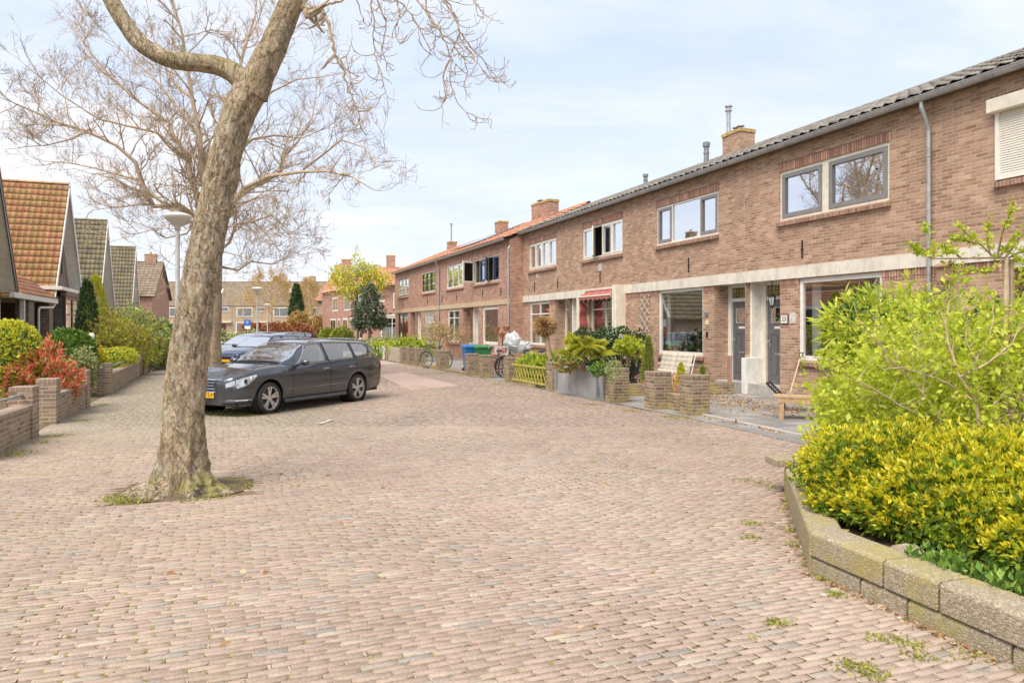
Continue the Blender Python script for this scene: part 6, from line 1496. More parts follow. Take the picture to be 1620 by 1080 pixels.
# leaf litter on the forecourt
P = []
for i in range(1300):
    s = RNG.uniform(-1.6, 3.2); y = -RNG.uniform(.6, 1.9)-abs(RNG.normal(0, .6)); q = tm(s, y); P.append((q.x, q.y, RNG.uniform(.010, .025)))
P = np.array(P); D = rand_dirs(len(P))*[1,1,.25]; tag(leaves('leaf_litter', P, D, .055, .032, LF['dry'], fold=.1), 'scattered brown dry leaves on the slabs before the doors', 'leaf litter', kind='stuff')
P = []
for i in range(160):
    t = RNG.random(); q = Vector((*gp(1113, 658), 0)).lerp(Vector((*gp(1245, 686), 0)), t); P.append((q.x+RNG.normal(0,.07), q.y-abs(RNG.normal(0,.1)), .012))
P = np.array(P); D = rand_dirs(len(P))*[1,1,.2]; tag(leaves('leaf_litter', P, D, .05, .03, LF['dry'], fold=.1), 'small dry leaves gathered along the forecourt kerb', 'leaf litter', kind='stuff')

# ---------------------------------------------------------------- street lamps, sign
def lamp(x, y, label, H=4.0, R=.30):
    o = empty('street_lamp', (x, y, 0), 0, label, 'street lamp', 'round headed street lamps')
    m = MB(); m.lathe([(.075,0),(.075,.9),(.05,1.0),(.042,H-.35),(.042,H-.24)], (0,0,0), 14); m.build('pole', plain('lamp_pole', (.50,.50,.49), .45, .3), o, smooth=True, auto=30)
    m = MB(); m.lathe([(.055,H-.30),(.06,H-.22),(.10,H-.19),(R*.8,H-.06),(R,H),(R*.98,H+.015)], (0,0,0), 28); h = m.build('lamp_head', plain('lamp_rim', (.62,.61,.57), .4), o, smooth=True)
    m = MB(); m.lathe([(R*.97,H+.012),(R*.80,H+.045),(R*.45,H+.075),(.02,H+.085)], (0,0,0), 28); m.build('lamp_cover', plain('lamp_white', (.74,.73,.68), .35), h, smooth=True)
    m = MB(); m.lathe([(.09,H-.188),(R*.74,H-.072),(R*.72,H-.066)], (0,0,0), 28); m.build('diffuser', plain('lamp_glass', (.66,.66,.62), .2), h, smooth=True)
x, y, z = at(281, 340, 15.4); lamp(x, y, 'round headed street lamp half hidden by the plane tree trunk', 4.05)
x, y, z = at(407, 460, 36.5); lamp(x, y, 'round headed street lamp rising behind the parked cars', 3.65, .31)
x, y, z = at(423, 482, 70); lamp(x, y, 'smallest distant round headed street lamp', 3.9, .33)
x, y, z = at(392, 512, 60); o = empty('parking_sign', (x, y, 0), 0, 'blue and white parking sign on a short pole beyond the cars', 'sign')
m = MB(); m.tube([(0,0,0),(0,0,2.35)], .04, 8); m.build('pole', ZINC, o)
m = MB(); m.box(-.27,.27,-.06,-.03,1.85,2.35); s_ = m.build('sign_face', plain('sign_blue', (.03,.16,.50), .4), o, bevel=.01); m = MB(); m.box(-.24,.24,-.055,-.03,1.58,1.83); m.build('sub_panel', WHITE, o)
text_mesh('parking_symbol', 'P', .34, WHITE, s_, (0,-.066,2.1), (pi/2,0,0))

# ---------------------------------------------------------------- cottage garden plants
def lp(px, Y): return (px-810)/FPX*Y
px_shrub('round_bush', -22, 63, 510, 14.2, 'clipped round yellow-green bush in front of the cream cottage', 'bush', 'yconifer', 1500, .06, .025, zb=.35, per=5, lump=.06, shell=.15, core_leaf='green')
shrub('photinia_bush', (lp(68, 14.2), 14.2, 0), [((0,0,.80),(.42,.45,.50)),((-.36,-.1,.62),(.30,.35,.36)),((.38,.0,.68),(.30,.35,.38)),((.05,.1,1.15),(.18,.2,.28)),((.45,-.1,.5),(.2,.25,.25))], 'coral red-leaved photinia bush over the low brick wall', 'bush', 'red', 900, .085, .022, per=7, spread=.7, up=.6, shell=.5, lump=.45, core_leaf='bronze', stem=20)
px_shrub('low_bush', 70, 146, 523, 18.0, 'low spreading glossy green bush before the maroon framed bay', 'bush', 'green', 1500, .07, .03, per=6, lump=.12, shell=.2, zb=.5)
px_shrub('variegated_bush', 112, 150, 552, 17.6, 'small grey-green variegated bush with pink flowers beside the brick wall', 'bush', 'olive', 600, .06, .03, zb=.1)
px_shrub('yellow_flowers', 134, 160, 548, 19.5, 'clump of yellow flowers behind the brick wall pillar', 'flowers', 'yflower', 260, .06, .04, zb=.5, core_leaf='lime')
px_shrub('small_round_bush', 150, 174, 556, 19.6, 'small round lime bush touching the brick pillar', 'bush', 'yconifer', 300, .06, .03, zb=.3, lump=.05)
shrub('clipped_hedge', (lp(182, 22.5), 22.5, 0), [((.25,-.8,.72),(.35,.8,.34)),((-.1,.4,.72),(.35,.9,.34)),((-.5,1.3,.7),(.35,.8,.32))], 'clipped low yellow-green hedge along the brick wall with pipe rail', 'hedge', 'yconifer', 1500, .06, .025, per=5, lump=.05, shell=.1, core_leaf='green')
def column(px, Y, ytop, r, label, leaf, n=1500, L=.09, cat='conifer', grp=None):
    H = EYE+(HOR-ytop)/FPX*Y; o = empty('column_conifer', (lp(px, Y), Y, 0), 0, label, cat, grp)
    z = RNG.random(n)*H; rr = r*np.minimum(1, ((H-z)/H*2.2)**.6)*(.8+.28*RNG.random(n)); a = RNG.random(n)*2*pi
    P = np.stack([rr*np.cos(a), rr*np.sin(a), z], 1); N = np.stack([np.cos(a)*.5, np.sin(a)*.5, np.ones(n)], 1); PP, D = tuft(P, N, 6, .5, .3, .03)
    leaves('foliage', PP, D, L, L*.28, LF[leaf], o); m = MB(); m.tube([(0,0,0),(0,0,H*.7)], [.05,.02], 6); m.build('trunk', BARKB, o)
column(138, 25.5, 446, .34, 'dark green narrow conifer beside the bay window corner', 'dark', 1700)
column(152, 26.5, 438, .40, 'yellow-green conifer just beyond the dark one', 'yconifer', 1500)
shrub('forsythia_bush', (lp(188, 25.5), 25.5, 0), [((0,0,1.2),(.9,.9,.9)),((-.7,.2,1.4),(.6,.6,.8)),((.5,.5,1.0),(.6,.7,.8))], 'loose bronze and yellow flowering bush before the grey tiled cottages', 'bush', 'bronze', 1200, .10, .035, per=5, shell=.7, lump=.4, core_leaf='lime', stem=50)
shrub('golden_bush', (lp(170, 27), 27, 0), [((0,0,1.3),(.8,.8,1.0)),((.5,.3,.8),(.6,.6,.7))], 'tall lime yellow bush behind the bronze one, beside the conifers', 'bush', 'yconifer', 900, .12, .05, per=5, shell=.7, lump=.4, core_leaf='lime', stem=30)
shrub('viburnum_bush', (lp(222, 29.5), 29.5, 0), [((0,0,1.3),(1.2,1.1,1.1)),((.5,-.8,.9),(.8,.8,.8)),((-.7,.4,1.7),(.8,.8,.8)),((.9,.5,.8),(.6,.8,.8))], 'big round pale-flowered green bush at the end of the brick wall', 'bush', 'olive', 2200, .11, .05, per=5, shell=.5, lump=.3, core_leaf='lime', stem=30)
shrub('dark_end_bush', (lp(246, 33.5), 33.5, 0), [((0,0,1.0),(.9,1.0,1.0))], 'dark green bush hanging over the last brick wall near the lamp', 'bush', 'green', 900, .12, .05, per=5)
# wicker chair and globe lamp in cottage garden
o = empty('wicker_chair', (lp(126, 19.5), 19.5, 0), radians(200), 'dark round-backed wire garden chair beside the conifers', 'chair')
m = MB()
for k in range(11): a = radians(-75+15*k); m.tube([(0,0,.45), (.36*sin(a), .1, .78+.34*cos(a))], .008, 4)
m.tube([(.37*sin(radians(-100+10*k)), .1, .78+.35*cos(radians(-100+10*k))) for k in range(21)], .018, 6); m.build('backrest', plain('dark_wire', (.16,.14,.12), .6), o)
m = MB(); m.lathe([(.01,.44),(.3,.44),(.3,.48),(.01,.48)], (0,-.2,0), 16); m.build('seat', plain('dark_wire', (.16,.14,.12)), o)
for (x, y) in ((-.2,-.35),(.2,-.35),(-.2,0),(.2,0)): m = MB(); m.tube([(x,y,.45),(x*1.2,y*1.1,0)], .015, 6); m.build('leg', BLACK, o)
o = empty('globe_lamp', (lp(144, 20.5), 20.5, 0), 0, 'small white globe garden lamp near the wire chair', 'garden lamp'); m = MB(); m.tube([(0,0,0),(0,0,1.35)], .025, 8); m.build('post', BLACK, o); m = MB(); m.sphere((0,0,1.45), .10, 16, 10); m.build('globe', WHITE, o, smooth=True)

# ---------------------------------------------------------------- far greenery
column(469, 96, 452, .85, 'tall dark clipped cypress before the far terrace', 'dark', 1600, .35, 'cypress')
shrub('copper_hedge', (-27.5, 84, 0), [((-2.2,0,1.0),(1.8,.9,1.1)),((.6,-.5,1.05),(1.8,.9,1.15)),((3.2,-1,1.0),(1.6,.9,1.05))], 'copper-brown beech hedge before the red roofed house', 'hedge', 'copper', 1500, .30, .16, per=5, lump=.1, shell=.2, stem=0)
shrub('topiary_ball', (lp(519, 60), 60, 0), [((0,0,.8),(.66,.66,.8))], 'clipped round yellow-green topiary, the one nearer the copper hedge', 'topiary', 'conifer', 700, .16, .07, per=5, lump=.04, shell=.1)
shrub('topiary_ball', (lp(541, 57), 57, 0), [((0,0,.85),(.86,.86,.82))], 'broader clipped round yellow-green topiary beneath the dark holly', 'topiary', 'conifer', 800, .16, .07, per=5, lump=.04, shell=.1)
shrub('garden_shrub', (lp(474, 88), 88, 0), [((0,0,1.8),(1.4,1.0,1.8)),((2.5,0,1.5),(1.2,1,1.5))], 'pale gold flowering shrubs beside the foot of the cypress', 'shrub', 'gold', 700, .3, .15, per=5)
shrub('low_hedge', (lp(365, 75), 75, 0), [((-2,0,.7),(2.5,.8,.7)),((2,0,.65),(2.2,.8,.65))], 'low pale green hedge behind the dark blue car', 'hedge', 'olive', 500, .25, .12, per=5)
def leafy_tree(px, Y, ytop, spread, trunk_h, label, leaf, n_leaf, L, W_, bark, r=.12, depth=4, seed=1, lmul=.30, cat='tree', leafs=True, wig=.3, up=.06, shrink=.74, split=(2,3), name='tree', spr=.6):
    random.seed(seed); X = lp(px, Y); H = EYE+(HOR-ytop)/FPX*Y
    o = empty(name, (X, Y, 0), 0, label, cat); m = MB()
    m.tube([(0,0,0),(.03,0,trunk_h*.5),(0,.02,trunk_h),(0,0,H*.8)], [r,r*.85,r*.7,r*.15], 10); m.build('trunk', bark, o, smooth=True)
    m = MB(); tips = []; k = 11
    for i in range(k):
        z = trunk_h+(H*.78-trunk_h)*i/(k-1); a = i*2.4; ll = spread*lmul*(1-.55*i/(k-1)); branchy(m, (0,0,z), (cos(a), sin(a), .55), ll, r*.4*(1-.5*i/k), depth, tips, wig=wig, up=up, spread=spr, shrink=shrink, split=split, n=5, rmin=.006)
    m.build('branches', bark, o)
    ells = [((0,0,5.0),(1.3,1.2,.9)),((-1.1,.1,5.2),(.9,.9,.75)),((1.2,0,4.9),(1.0,.9,.8)),((.3,.2,5.9),(.8,.8,.6)),((-.5,.0,4.2),(.8,.8,.6)),((.9,0,5.7),(.7,.7,.5)),((0,0,6.7),(.25,.25,.7)),((1.9,0,5.2),(.5,.6,.5)),((-1.6,0,5.7),(.45,.5,.45))]
    P, N = blob(ells, n_leaf//4, .9, .6, 2.6, 2.5); PP, D = tuft(P, N, 4, 1.2, .2, .06)
    leaves('crown', PP, D, L, W_, LF[leaf], o)
    return o
leafy_tree(565, 52, 392, 2.3, 3.2, 'slender tree with fresh yellow-green leaves beside the corner house', 'yconifer', 8500, .13, .07, plain('olive_bark', (.27,.22,.15), .9, var=.3), .12, 4, 3, .40, up=.02)
LF['holly'] = leafmat('holly_leaf', [(0,(.07,.10,.06)),(.6,(.14,.18,.11)),(1,(.30,.34,.24))], .35, .15)
o = empty('holly_tree', (lp(584, 50), 50, 0), 0, 'dark grey-green holly with a round low crown before the corner house', 'tree')
m = MB(); m.tube([(0,0,0),(.05,0,1.2),(0,0,3.0)], [.14,.11,.06], 10); m.build('trunk', BARKB, o)
P, N = blob([((0,0,2.6),(1.05,1.0,1.0)),((0,0,3.7),(.55,.55,1.0)),((-.6,0,2.1),(.6,.6,.45)),((.6,0,2.1),(.6,.6,.45))], 1500, .8, .45, 2.6, 1.3); PP, D = tuft(P, N, 5, 1, 0, .05); leaves('crown', PP, D, .16, .09, LF['holly'], o)
def wispy(px, Y, ytop, label, seed, spread=3.4):
    random.seed(seed); X = lp(px, Y); H = EYE+(HOR-ytop)/FPX*Y; o = empty('birch_tree', (X, Y, 0), 0, label, 'tree')
    m = MB(); m.tube([(0,0,0),(.1,0,H*.4),(0,0,H*.9)], [.22,.16,.04], 8); m.build('trunk', BARKL, o)
    m = MB(); tips = []
    for i in range(26):
        z = H*(.35+.6*i/26); a = i*2.4; branchy(m, (0,0,z), (cos(a), sin(a), .9-.5*(1-i/26)), spread*.36*(1.15-.7*i/26), .05, 3, tips, wig=.25, up=-.02, spread=.5, n=4, rmin=.012)
    m.build('branches', plain('gold_twig', (.42,.28,.14), .9), o)
    T = np.array([t[0] for t in tips]); idx = RNG.integers(0, len(T), 5200); PP = T[idx]+RNG.normal(0, .22, (5200, 3))-np.abs(RNG.normal(0, .4, (5200, 1)))*[0,0,1]; D = rand_dirs(5200)*.5+[0,0,-1]
    leaves('crown', PP, D, .30, .05, LF['gold'], o)
wispy(428, 100, 428, 'golden twiggy weeping tree before the far terrace roof', 5, 5.2)
wispy(490, 112, 440, 'pale twiggy tree between the cypress and the red roofed house', 8, 3.4)
# ---------------------------------------------------------------- foreground plane tree
bk = NT('plane_bark'); _p = bk.pos(); _o = bk.obj()
_x, _y, _z = bk.sep(_o)
_st = bk.vm('MULTIPLY', _o, (1, 1, .55))
_v1 = bk.voro(bk.vm('ADD', _st, bk.vm('SCALE', bk.noise(_o, 6, 3, .6, 0, True), None, .16)), 10, 'DISTANCE_TO_EDGE')
_pl = bk.voro(bk.vm('ADD', _st, bk.vm('SCALE', bk.noise(_o, 6, 3, .6, 0, True), None, .16)), 10, 'F1', 1); _pr, _pg, _pb = bk.sep(_pl)
_sv = bk.vm('MULTIPLY', _o, (1, 1, .42))
_big = bk.noise(_sv, 5.5, 6, .72, 1.2); _mid = bk.noise(_sv, 19, 6, .75, .8); _fin = bk.noise(_o, 70, 5, .7)
_c = bk.ramp(_big, [(.28,(.20,.15,.09)),(.38,(.33,.26,.165)),(.42,(.35,.275,.17)),(.435,(.50,.40,.28)),(.475,(.54,.43,.31)),(.487,(.36,.27,.18)),(.53,(.40,.31,.20)),(.545,(.58,.47,.36)),(.60,(.56,.45,.34)),(.615,(.38,.31,.20)),(.70,(.46,.37,.26)),(.72,(.27,.21,.14))])
_c = bk.mix(.85, _c, bk.rng(_mid, .32, .68, .55, 1.35), 'MULTIPLY')
_c = bk.mix(.6, _c, bk.rng(_fin, .3, .7, .65, 1.3), 'MULTIPLY')
_c = bk.mix(bk.m('MULTIPLY', bk.rng(bk.noise(bk.vm('ADD', _sv, (2,7,4)), 3.2, 6, .75), .54, .64), .65), _c, (.56,.40,.28))
_fl = bk.m('ABSOLUTE', bk.m('SUBTRACT', bk.noise(bk.vm('MULTIPLY', bk.vm('ADD', _o, (1,4,2)), (1,1,.6)), 8, 5, .7, .8), .5))
_c = bk.mix(bk.m('MULTIPLY', bk.rng(_fl, 0, .018, 1, 0), .55), _c, (.10,.075,.05))
_li = bk.rng(bk.noise(bk.vm('ADD', _o, (5,3,1)), 4.5, 7, .75), .56, .64)
_c = bk.mix(bk.m('MULTIPLY', _li, .7), _c, (.43,.43,.33))
# moss at the foot and on the upper side of the limbs
_mz = bk.m('MAXIMUM', bk.rng(_z, .10, 1.8, .95, 0), bk.rng(_z, 3.75, 4.3, 0, .55))
_nn = bk.n('ShaderNodeNewGeometry').outputs['Normal']; _nx, _ny, _nz = bk.sep(_nn)
_up = bk.rng(_nz, -.2, .6, .25, 1)
_mo = bk.m('MULTIPLY', bk.m('MULTIPLY', bk.rng(bk.noise(_o, 3.6, 6, .72), .46, .60), _mz), _up, clamp=True)
_c = bk.mix(bk.m('MULTIPLY', _mo, .8), _c, (.27,.26,.05))
_dk = bk.m('MULTIPLY', bk.rng(bk.noise(bk.vm('ADD', _o, (9,9,9)), 5, 5, .7), .52, .62), bk.rng(_z, .12, .34, .9, 0)); _c = bk.mix(_dk, _c, (.07,.06,.05))
_h = bk.m('ADD', bk.m('MULTIPLY', bk.rng(_fl, 0, .02), .35), bk.m('ADD', bk.m('MULTIPLY', _mid, 1.2), bk.m('MULTIPLY', _fin, .4)))
PLANE = bk.fin(bk.pbsdf(_c, .9, 0, bk.bump(_h, 1.0, .03), .15))
def limb_mesh(m, pts, rad, n=40, step=.035, amp=.03, seed=0, base_flare=False, knots=()):
    # resample with Catmull-Rom
    P = [Vector(p) for p in pts]; Q = []; R_ = []
    for i in range(len(P)-1):
        p0 = P[max(i-1,0)]; p1 = P[i]; p2 = P[i+1]; p3 = P[min(i+2, len(P)-1)]; L = (p2-p1).length; k = max(2, int(L/step))
        for j in range(k):
            t = j/k; q = .5*((2*p1)+(-p0+p2)*t+(2*p0-5*p1+4*p2-p3)*t*t+(-p0+3*p1-3*p2+p3)*t**3); Q.append(q); R_.append(rad[i]+(rad[i+1]-rad[i])*t)
    Q.append(P[-1]); R_.append(rad[-1]); vs = []; fs = []; ref = Vector((1,0,0))
    for i, q in enumerate(Q):
        t = (Q[min(i+1,len(Q)-1)]-Q[max(i-1,0)]).normalized(); ref = (ref-t*ref.dot(t)).normalized(); b = t.cross(ref)
        for k in range(n):
            a = 2*pi*k/n; d = ref*cos(a)+b*sin(a); r = R_[i]
            w = Vector((d.x*2.0, d.y*2.0, q.z*1.6+seed)); r *= 1+.09*mnoise.noise(w*1.1)+.05*mnoise.noise(w*3)
            r += amp*(.5*mnoise.noise(Vector((d.x*5, d.y*5, q.z*7+seed)))+.3*mnoise.noise(Vector((d.x*13, d.y*13, q.z*16+seed))))
            if base_flare:
                zf = max(q.z, 0); lob = max(0, .5+.5*cos(3*a+1.2))*.55+max(0, .5+.5*cos(7*a+.4))*.25+.35*mnoise.noise(Vector((cos(a)*2.4, sin(a)*2.4, 4)))
                r *= 1+1.35*exp(-zf/.09)*max(.10, lob)+.50*exp(-zf/.28)*(.15+lob)
                r += (.17*abs(mnoise.noise(Vector((cos(a)*4.5, sin(a)*4.5, zf*6))))+.05*mnoise.noise(Vector((cos(a)*11, sin(a)*11, zf*22))))*exp(-zf/.26)
            for (kp, kr, ks) in knots: 
                dd = (q+d*R_[i]-kp).length; r += ks*exp(-(dd/kr)**2)
            vs.append(q+d*r)
    for i in range(len(Q)-1):
        for k in range(n): k2 = (k+1) % n; fs.append((i*n+k, i*n+k2, (i+1)*n+k2, (i+1)*n+k))
    fs.append(tuple((len(Q)-1)*n+k for k in range(n)))
    m.add(vs, fs)
def plane_tree():
    X0, Y0 = TREE.x, TREE.y
    o = empty('plane_tree', (X0, Y0, 0), 0, 'big leaning plane tree with mottled bark, flared mossy roots and bare hanging twigs', 'tree')
    def P(x, y, dy=0.): q = at(x, y, Y0+dy); return Vector((q[0]-X0, q[1]-Y0, q[2]))
    m = MB()
    tr = [Vector((-.03,0,-.03)), Vector((-.03,0,.10)), P(289,742), P(290,700), P(292,640), P(296,580), P(305,510), P(317,440), P(331,370), P(345,300), P(360,235), P(378,180), P(397,140)]
    rd = [.235,.222,.205,.200,.197,.190,.180,.172,.166,.160,.155,.158,.165]
    kn = [(P(432,142,-.05), .10, .10), (P(385,290), .10, .06)]
    limb_mesh(m, tr, rd, n=96, step=.028, amp=.028, base_flare=True, knots=kn)
    m.build('trunk', PLANE, o, smooth=True)
    mr = MB()
    limb_mesh(mr, [P(397,150), P(412,115), P(432,75), P(448,35), P(462,0), P(472,-45,.05), P(478,-110,.1), P(500,-200,.15), P(540,-300,.25)], [.165,.150,.135,.125,.118,.108,.095,.075,.05], n=48, amp=.02, seed=3)
    mr.build('limb', PLANE, o, smooth=True)
    ml = MB()
    limb_mesh(ml, [P(400,150,.02), P(378,122), P(350,106), P(320,100), P(285,97), P(252,88), P(222,68), P(200,40), P(180,8), P(160,-30), P(130,-90,-.1), P(100,-180,-.2)], [.125,.115,.098,.090,.088,.086,.083,.080,.078,.074,.06,.045], n=44, amp=.016, seed=8)
    ml.build('limb', PLANE, o, smooth=True)
    # branches: traced hanging sprays on the right, free crown above the picture
    random.seed(21); m = MB()
    def twig(path, r0, r1, side=True, dens=1.0, lift=.12):
        q = [Vector(p) for p in path]; N = len(q)
        # add wiggle
        pts = []
        for i in range(N-1):
            for j in range(4):
                t = j/4; pts.append(q[i].lerp(q[i+1], t)+Vector((random.uniform(-1,1), random.uniform(-1,1), random.uniform(-1,1)))*.012)
        pts.append(q[-1]); n = len(pts); m.tube(pts, [(r0+(r1-r0)*i/(n-1))*random.uniform(.88, 1.15) for i in range(n)], 5, cap=False)
        if side:
            for i in range(2, n):
                if random.random() < .52*dens:
                    d = (pts[i]-pts[i-1]).normalized(); s_ = Vector((random.uniform(-1,1), random.uniform(-.6,.6), random.uniform(-.9,.4))).normalized()
                    L = random.uniform(.10, .40)*(1.1-.4*i/n); a = pts[i]; dd = (d*.7+s_).normalized(); pp = [a]
                    for k in range(5):
                        dd = (dd+Vector((random.uniform(-.35,.35), random.uniform(-.3,.3), random.uniform(-.2,.35)))+Vector((0,0,lift*k*.5))).normalized(); pp.append(pp[-1]+dd*L/5)
                    m.tube(pp, [r1*1.4*(1-.13*k)+.001 for k in range(6)], 4, cap=False)
                    for w in range(random.randint(1, 3)):
                        b = pp[random.randint(2, 5)]; e = (dd+Vector((random.uniform(-.9,.9), random.uniform(-.6,.6), random.uniform(-.3,.9)))).normalized()
                        m.tube([b, b+e*.05, b+e*.10+Vector((0,0,.015))], [.003,.0026,.004], 4, cap=False)
    # knobbly stub to the right of the main limb, top of picture
    twig([P(462,-20), P(478,5), P(486,28), P(497,22), P(508,14), P(517,30), P(526,62), P(530,88)], .040, .015, dens=.5)
    twig([P(530,88), P(541,98), P(545,122), P(556,152), P(565,175), P(574,196)], .015, .005)
    twig([P(538,95), P(548,90), P(552,112), P(558,130)], .008, .004); twig([P(508,14), P(522,6), P(540,2), P(560,-20)], .018, .012, dens=.4)
    twig([P(556,140), P(575,160), P(592,190)], .006, .003)
    TW = [([(560,-90),(575,-40),(586,0),(592,40),(590,70),(597,100),(606,128),(612,152)],.2), ([(610,-90),(622,-30),(630,10),(632,30),(624,50),(632,70)],-.2), ([(600,-60),(640,-30),(668,10),(690,42),(706,68),(714,95),(713,130),(724,165),(745,182),(778,190)],.1),
          ([(640,-60),(690,-20),(712,10),(728,50),(744,75),(766,98),(782,118),(800,133)],.3), ([(700,-80),(735,-20),(752,5),(768,25)],0), ([(650,-80),(672,0),(680,30),(700,55),(730,75),(750,95)],-.3), ([(575,-60),(600,10),(612,40),(604,75),(612,100)],.3),
          ([(712,95),(700,120),(706,150),(697,170)],.1), ([(680,-40),(700,0),(722,30),(728,62),(742,82),(762,110),(776,128)],.15), ([(590,-50),(608,-10),(640,8),(660,40),(676,70),(684,88)],.4), ([(545,-60),(560,-10),(575,30),(582,48)],.1), ([(714,60),(722,80),(735,95),(740,118),(733,136)],.1)]
    for path, dy in TW: twig([P(x, y, dy) for x, y in path], .012, .0035, dens=1.25)
    # supporting boughs above the frame
    twig([P(485,-125,.1), P(530,-110,.15), P(580,-85,.2), P(640,-70,.15), P(700,-85,.1), P(760,-110,0)], .055, .02, dens=.3)
    tips = []
    for (p, d) in ((P(540,-300,.25), (.4,.2,1)), (P(100,-180,-.2), (-.6,-.2,1)), (P(478,-110,.1), (.2,-.8,.9)), (P(130,-90,-.1), (-.5,.6,.8)), (P(500,-200,.15), (-.4,.7,.9)), (P(700,-85,.1), (.7,.2,.7))):
        branchy(m, p, d, 1.25, .045, 4, tips, wig=.35, spread=.7, n=5, split=(2,3), rmin=.003)
    m.build('crown', plain('plane_twig', (.42,.33,.24), .85, var=.3, vs=20), o)
plane_tree()

# ---------------------------------------------------------------- second, fully seen bare tree
def bare_tree():
    Y0 = 22.0; X0 = lp(334, Y0); random.seed(5)
    o = empty('bare_plane_tree', (X0, Y0, 0), 0, 'wide bare street tree with dense fine twigs standing behind the leaning plane', 'tree')
    def P(x, y, dy=0.): q = at(x, y, Y0+dy); return Vector((q[0]-X0, q[1]-Y0, q[2]))
    m = MB(); limb_mesh(m, [Vector((0,0,-.05)), Vector((0,0,.3)), P(335,540), P(336,490), P(337,440), P(338,400), P(337,365)], [.36,.30,.27,.26,.25,.24,.22], n=32, step=.12, amp=.03, seed=2); m.build('trunk', PLANE, o, smooth=True)
    m = MB(); limbs = [
        ([(337,372),(318,330),(300,290),(292,250),(280,215),(262,195),(220,160),(175,120),(140,80),(115,45)], .13, 2), ([(336,368),(322,320),(318,270),(318,220),(308,160),(300,110),(285,50),(272,0),(265,-60)], .14, -1),
        ([(338,368),(345,320),(352,260),(362,200),(372,150),(388,90),(400,30),(410,-40)], .14, 1), ([(336,385),(312,345),(278,320),(245,325),(228,300),(212,260),(180,235),(140,205),(90,190),(40,170),(15,160)], .12, -2),
        ([(338,372),(352,335),(380,312),(410,296),(440,278),(452,255),(470,225),(490,190),(500,150)], .12, 2.5), ([(338,395),(360,330),(385,300),(430,275),(480,268),(520,270),(560,278),(590,300)], .11, -2.5),
        ([(337,405),(365,385),(378,352),(400,350),(430,345),(452,360),(462,385)], .07, -1), ([(337,425),(352,421),(375,424),(400,414),(425,418),(450,410),(468,400)], .06, 1.5),
        ([(336,375),(300,350),(268,330),(240,305),(222,285),(190,280),(150,262),(110,258),(70,255)], .09, 3), ([(292,250),(270,230),(245,210),(200,205),(150,185),(100,150),(60,120)], .07, -1.5),
        ([(352,260),(375,240),(400,225),(430,215),(480,215),(520,200)], .08, .5), ([(308,160),(280,130),(250,90),(235,40),(230,-10)], .07, 2), ([(372,150),(400,120),(440,90),(460,50),(470,0)], .07, -1), ([(318,220),(290,190),(262,150),(240,120),(200,90),(165,50)], .07, .5), ([(362,200),(395,180),(430,150),(470,130),(520,120)], .07, -2),
        ([(480,268),(510,245),(545,225),(575,235),(598,262)], .05, -1.5), ([(140,205),(110,215),(75,235),(40,232)], .045, -2), ([(400,350),(420,370),(440,395)], .04, -.5), ([(312,345),(295,370),(262,378),(240,360),(215,370)], .05, -2)]
    tips = []
    def grow(p, d, L, r, depth):
        seg = 4; pts = [p]; dd = d.normalized()
        for i in range(seg):
            dd = (dd+Vector((random.uniform(-1,1), random.uniform(-1,1), random.uniform(-1,1)))*.24+Vector((0,0,.05))).normalized(); pts.append(pts[-1]+dd*L/seg)
        m.tube(pts, [max(.0042, r*.85*(1-.13*i)) for i in range(seg+1)], 4 if r > .012 else 3, cap=False)
        if depth <= 0: return
        for j in range(random.randint(2, 4)):
            ax = dd.orthogonal().normalized(); ax.rotate(Matrix.Rotation(random.uniform(0, 2*pi), 3, dd)); grow(pts[random.randint(1, seg)], dd+ax*random.uniform(.5, 1.0), L*random.uniform(.5, .8), r*.58, depth-1)
    for path, r, dy in limbs:
        n = len(path); q = [P(x, y, dy*(i/(n-1))) for i, (x, y) in enumerate(path)]
        q = [p+Vector((random.uniform(-.1,.1), 0, random.uniform(-.1,.1))) if 0 < i < n-1 else p for i, p in enumerate(q)]
        m.tube(q, [max(.011, r*.78*(1-.85*i/(n-1))) for i in range(n)], 8, cap=False)
        for i in range(1, n):
            for k in range(3 if random.random() < .45 else 2):
                a = q[i-1].lerp(q[i], random.random()); d = (q[i]-q[i-1]).normalized(); ax = Vector((random.uniform(-1,1), random.uniform(-1,1), random.uniform(-.5,1))); rr = max(.014, r*.42*(1-.7*i/n))
                grow(a, d*.6+ax, random.uniform(.7, 1.35)*(1.1-.35*i/n), rr, 4 if random.random() < .42 else 3)
        grow(q[-1], q[-1]-q[-2], .7, .016, 3)
    m.build('crown', plain('bare_twig', (.46,.36,.26), .85, var=.3, vs=8), o)
    print('twig faces', len(m.f))
bare_tree()

# ---------------------------------------------------------------- grass, moss and small weeds
def grass(name, centres, n, h, label, spread=.12, leaf='grass', w=.010, kind='stuff'):
    C_ = np.array(centres); idx = RNG.integers(0, len(C_), n); P = np.zeros((n, 3)); sp = C_[idx, 2] if C_.shape[1] > 2 else spread
    P[:, 0] = C_[idx, 0]+RNG.normal(0, 1, n)*sp; P[:, 1] = C_[idx, 1]+RNG.normal(0, 1, n)*sp*.8; P[:, 2] = -.006
    D = rand_dirs(n)*.6; D[:, 2] = np.abs(D[:, 2])+.5
    return tag(leaves(name, P, D, h, w, LF[leaf], droop=.25, fold=.1), label, 'grass', kind=kind)
tc = [(TREE.x+u*SA.x+v*SB.x, TREE.y+u*SA.y+v*SB.y, .09) for u, v in ((-.58,-.28),(-.60,-.1),(-.6,-.2),(-.45,-.38),(-.58,-.3),(.45,-.12),(.50,-.06),(.52,.0),(.1,-.50),(.3,-.48))]
grass('grass_tufts', tc, 1300, .032, 'short mossy grass round the foot of the leaning plane tree')
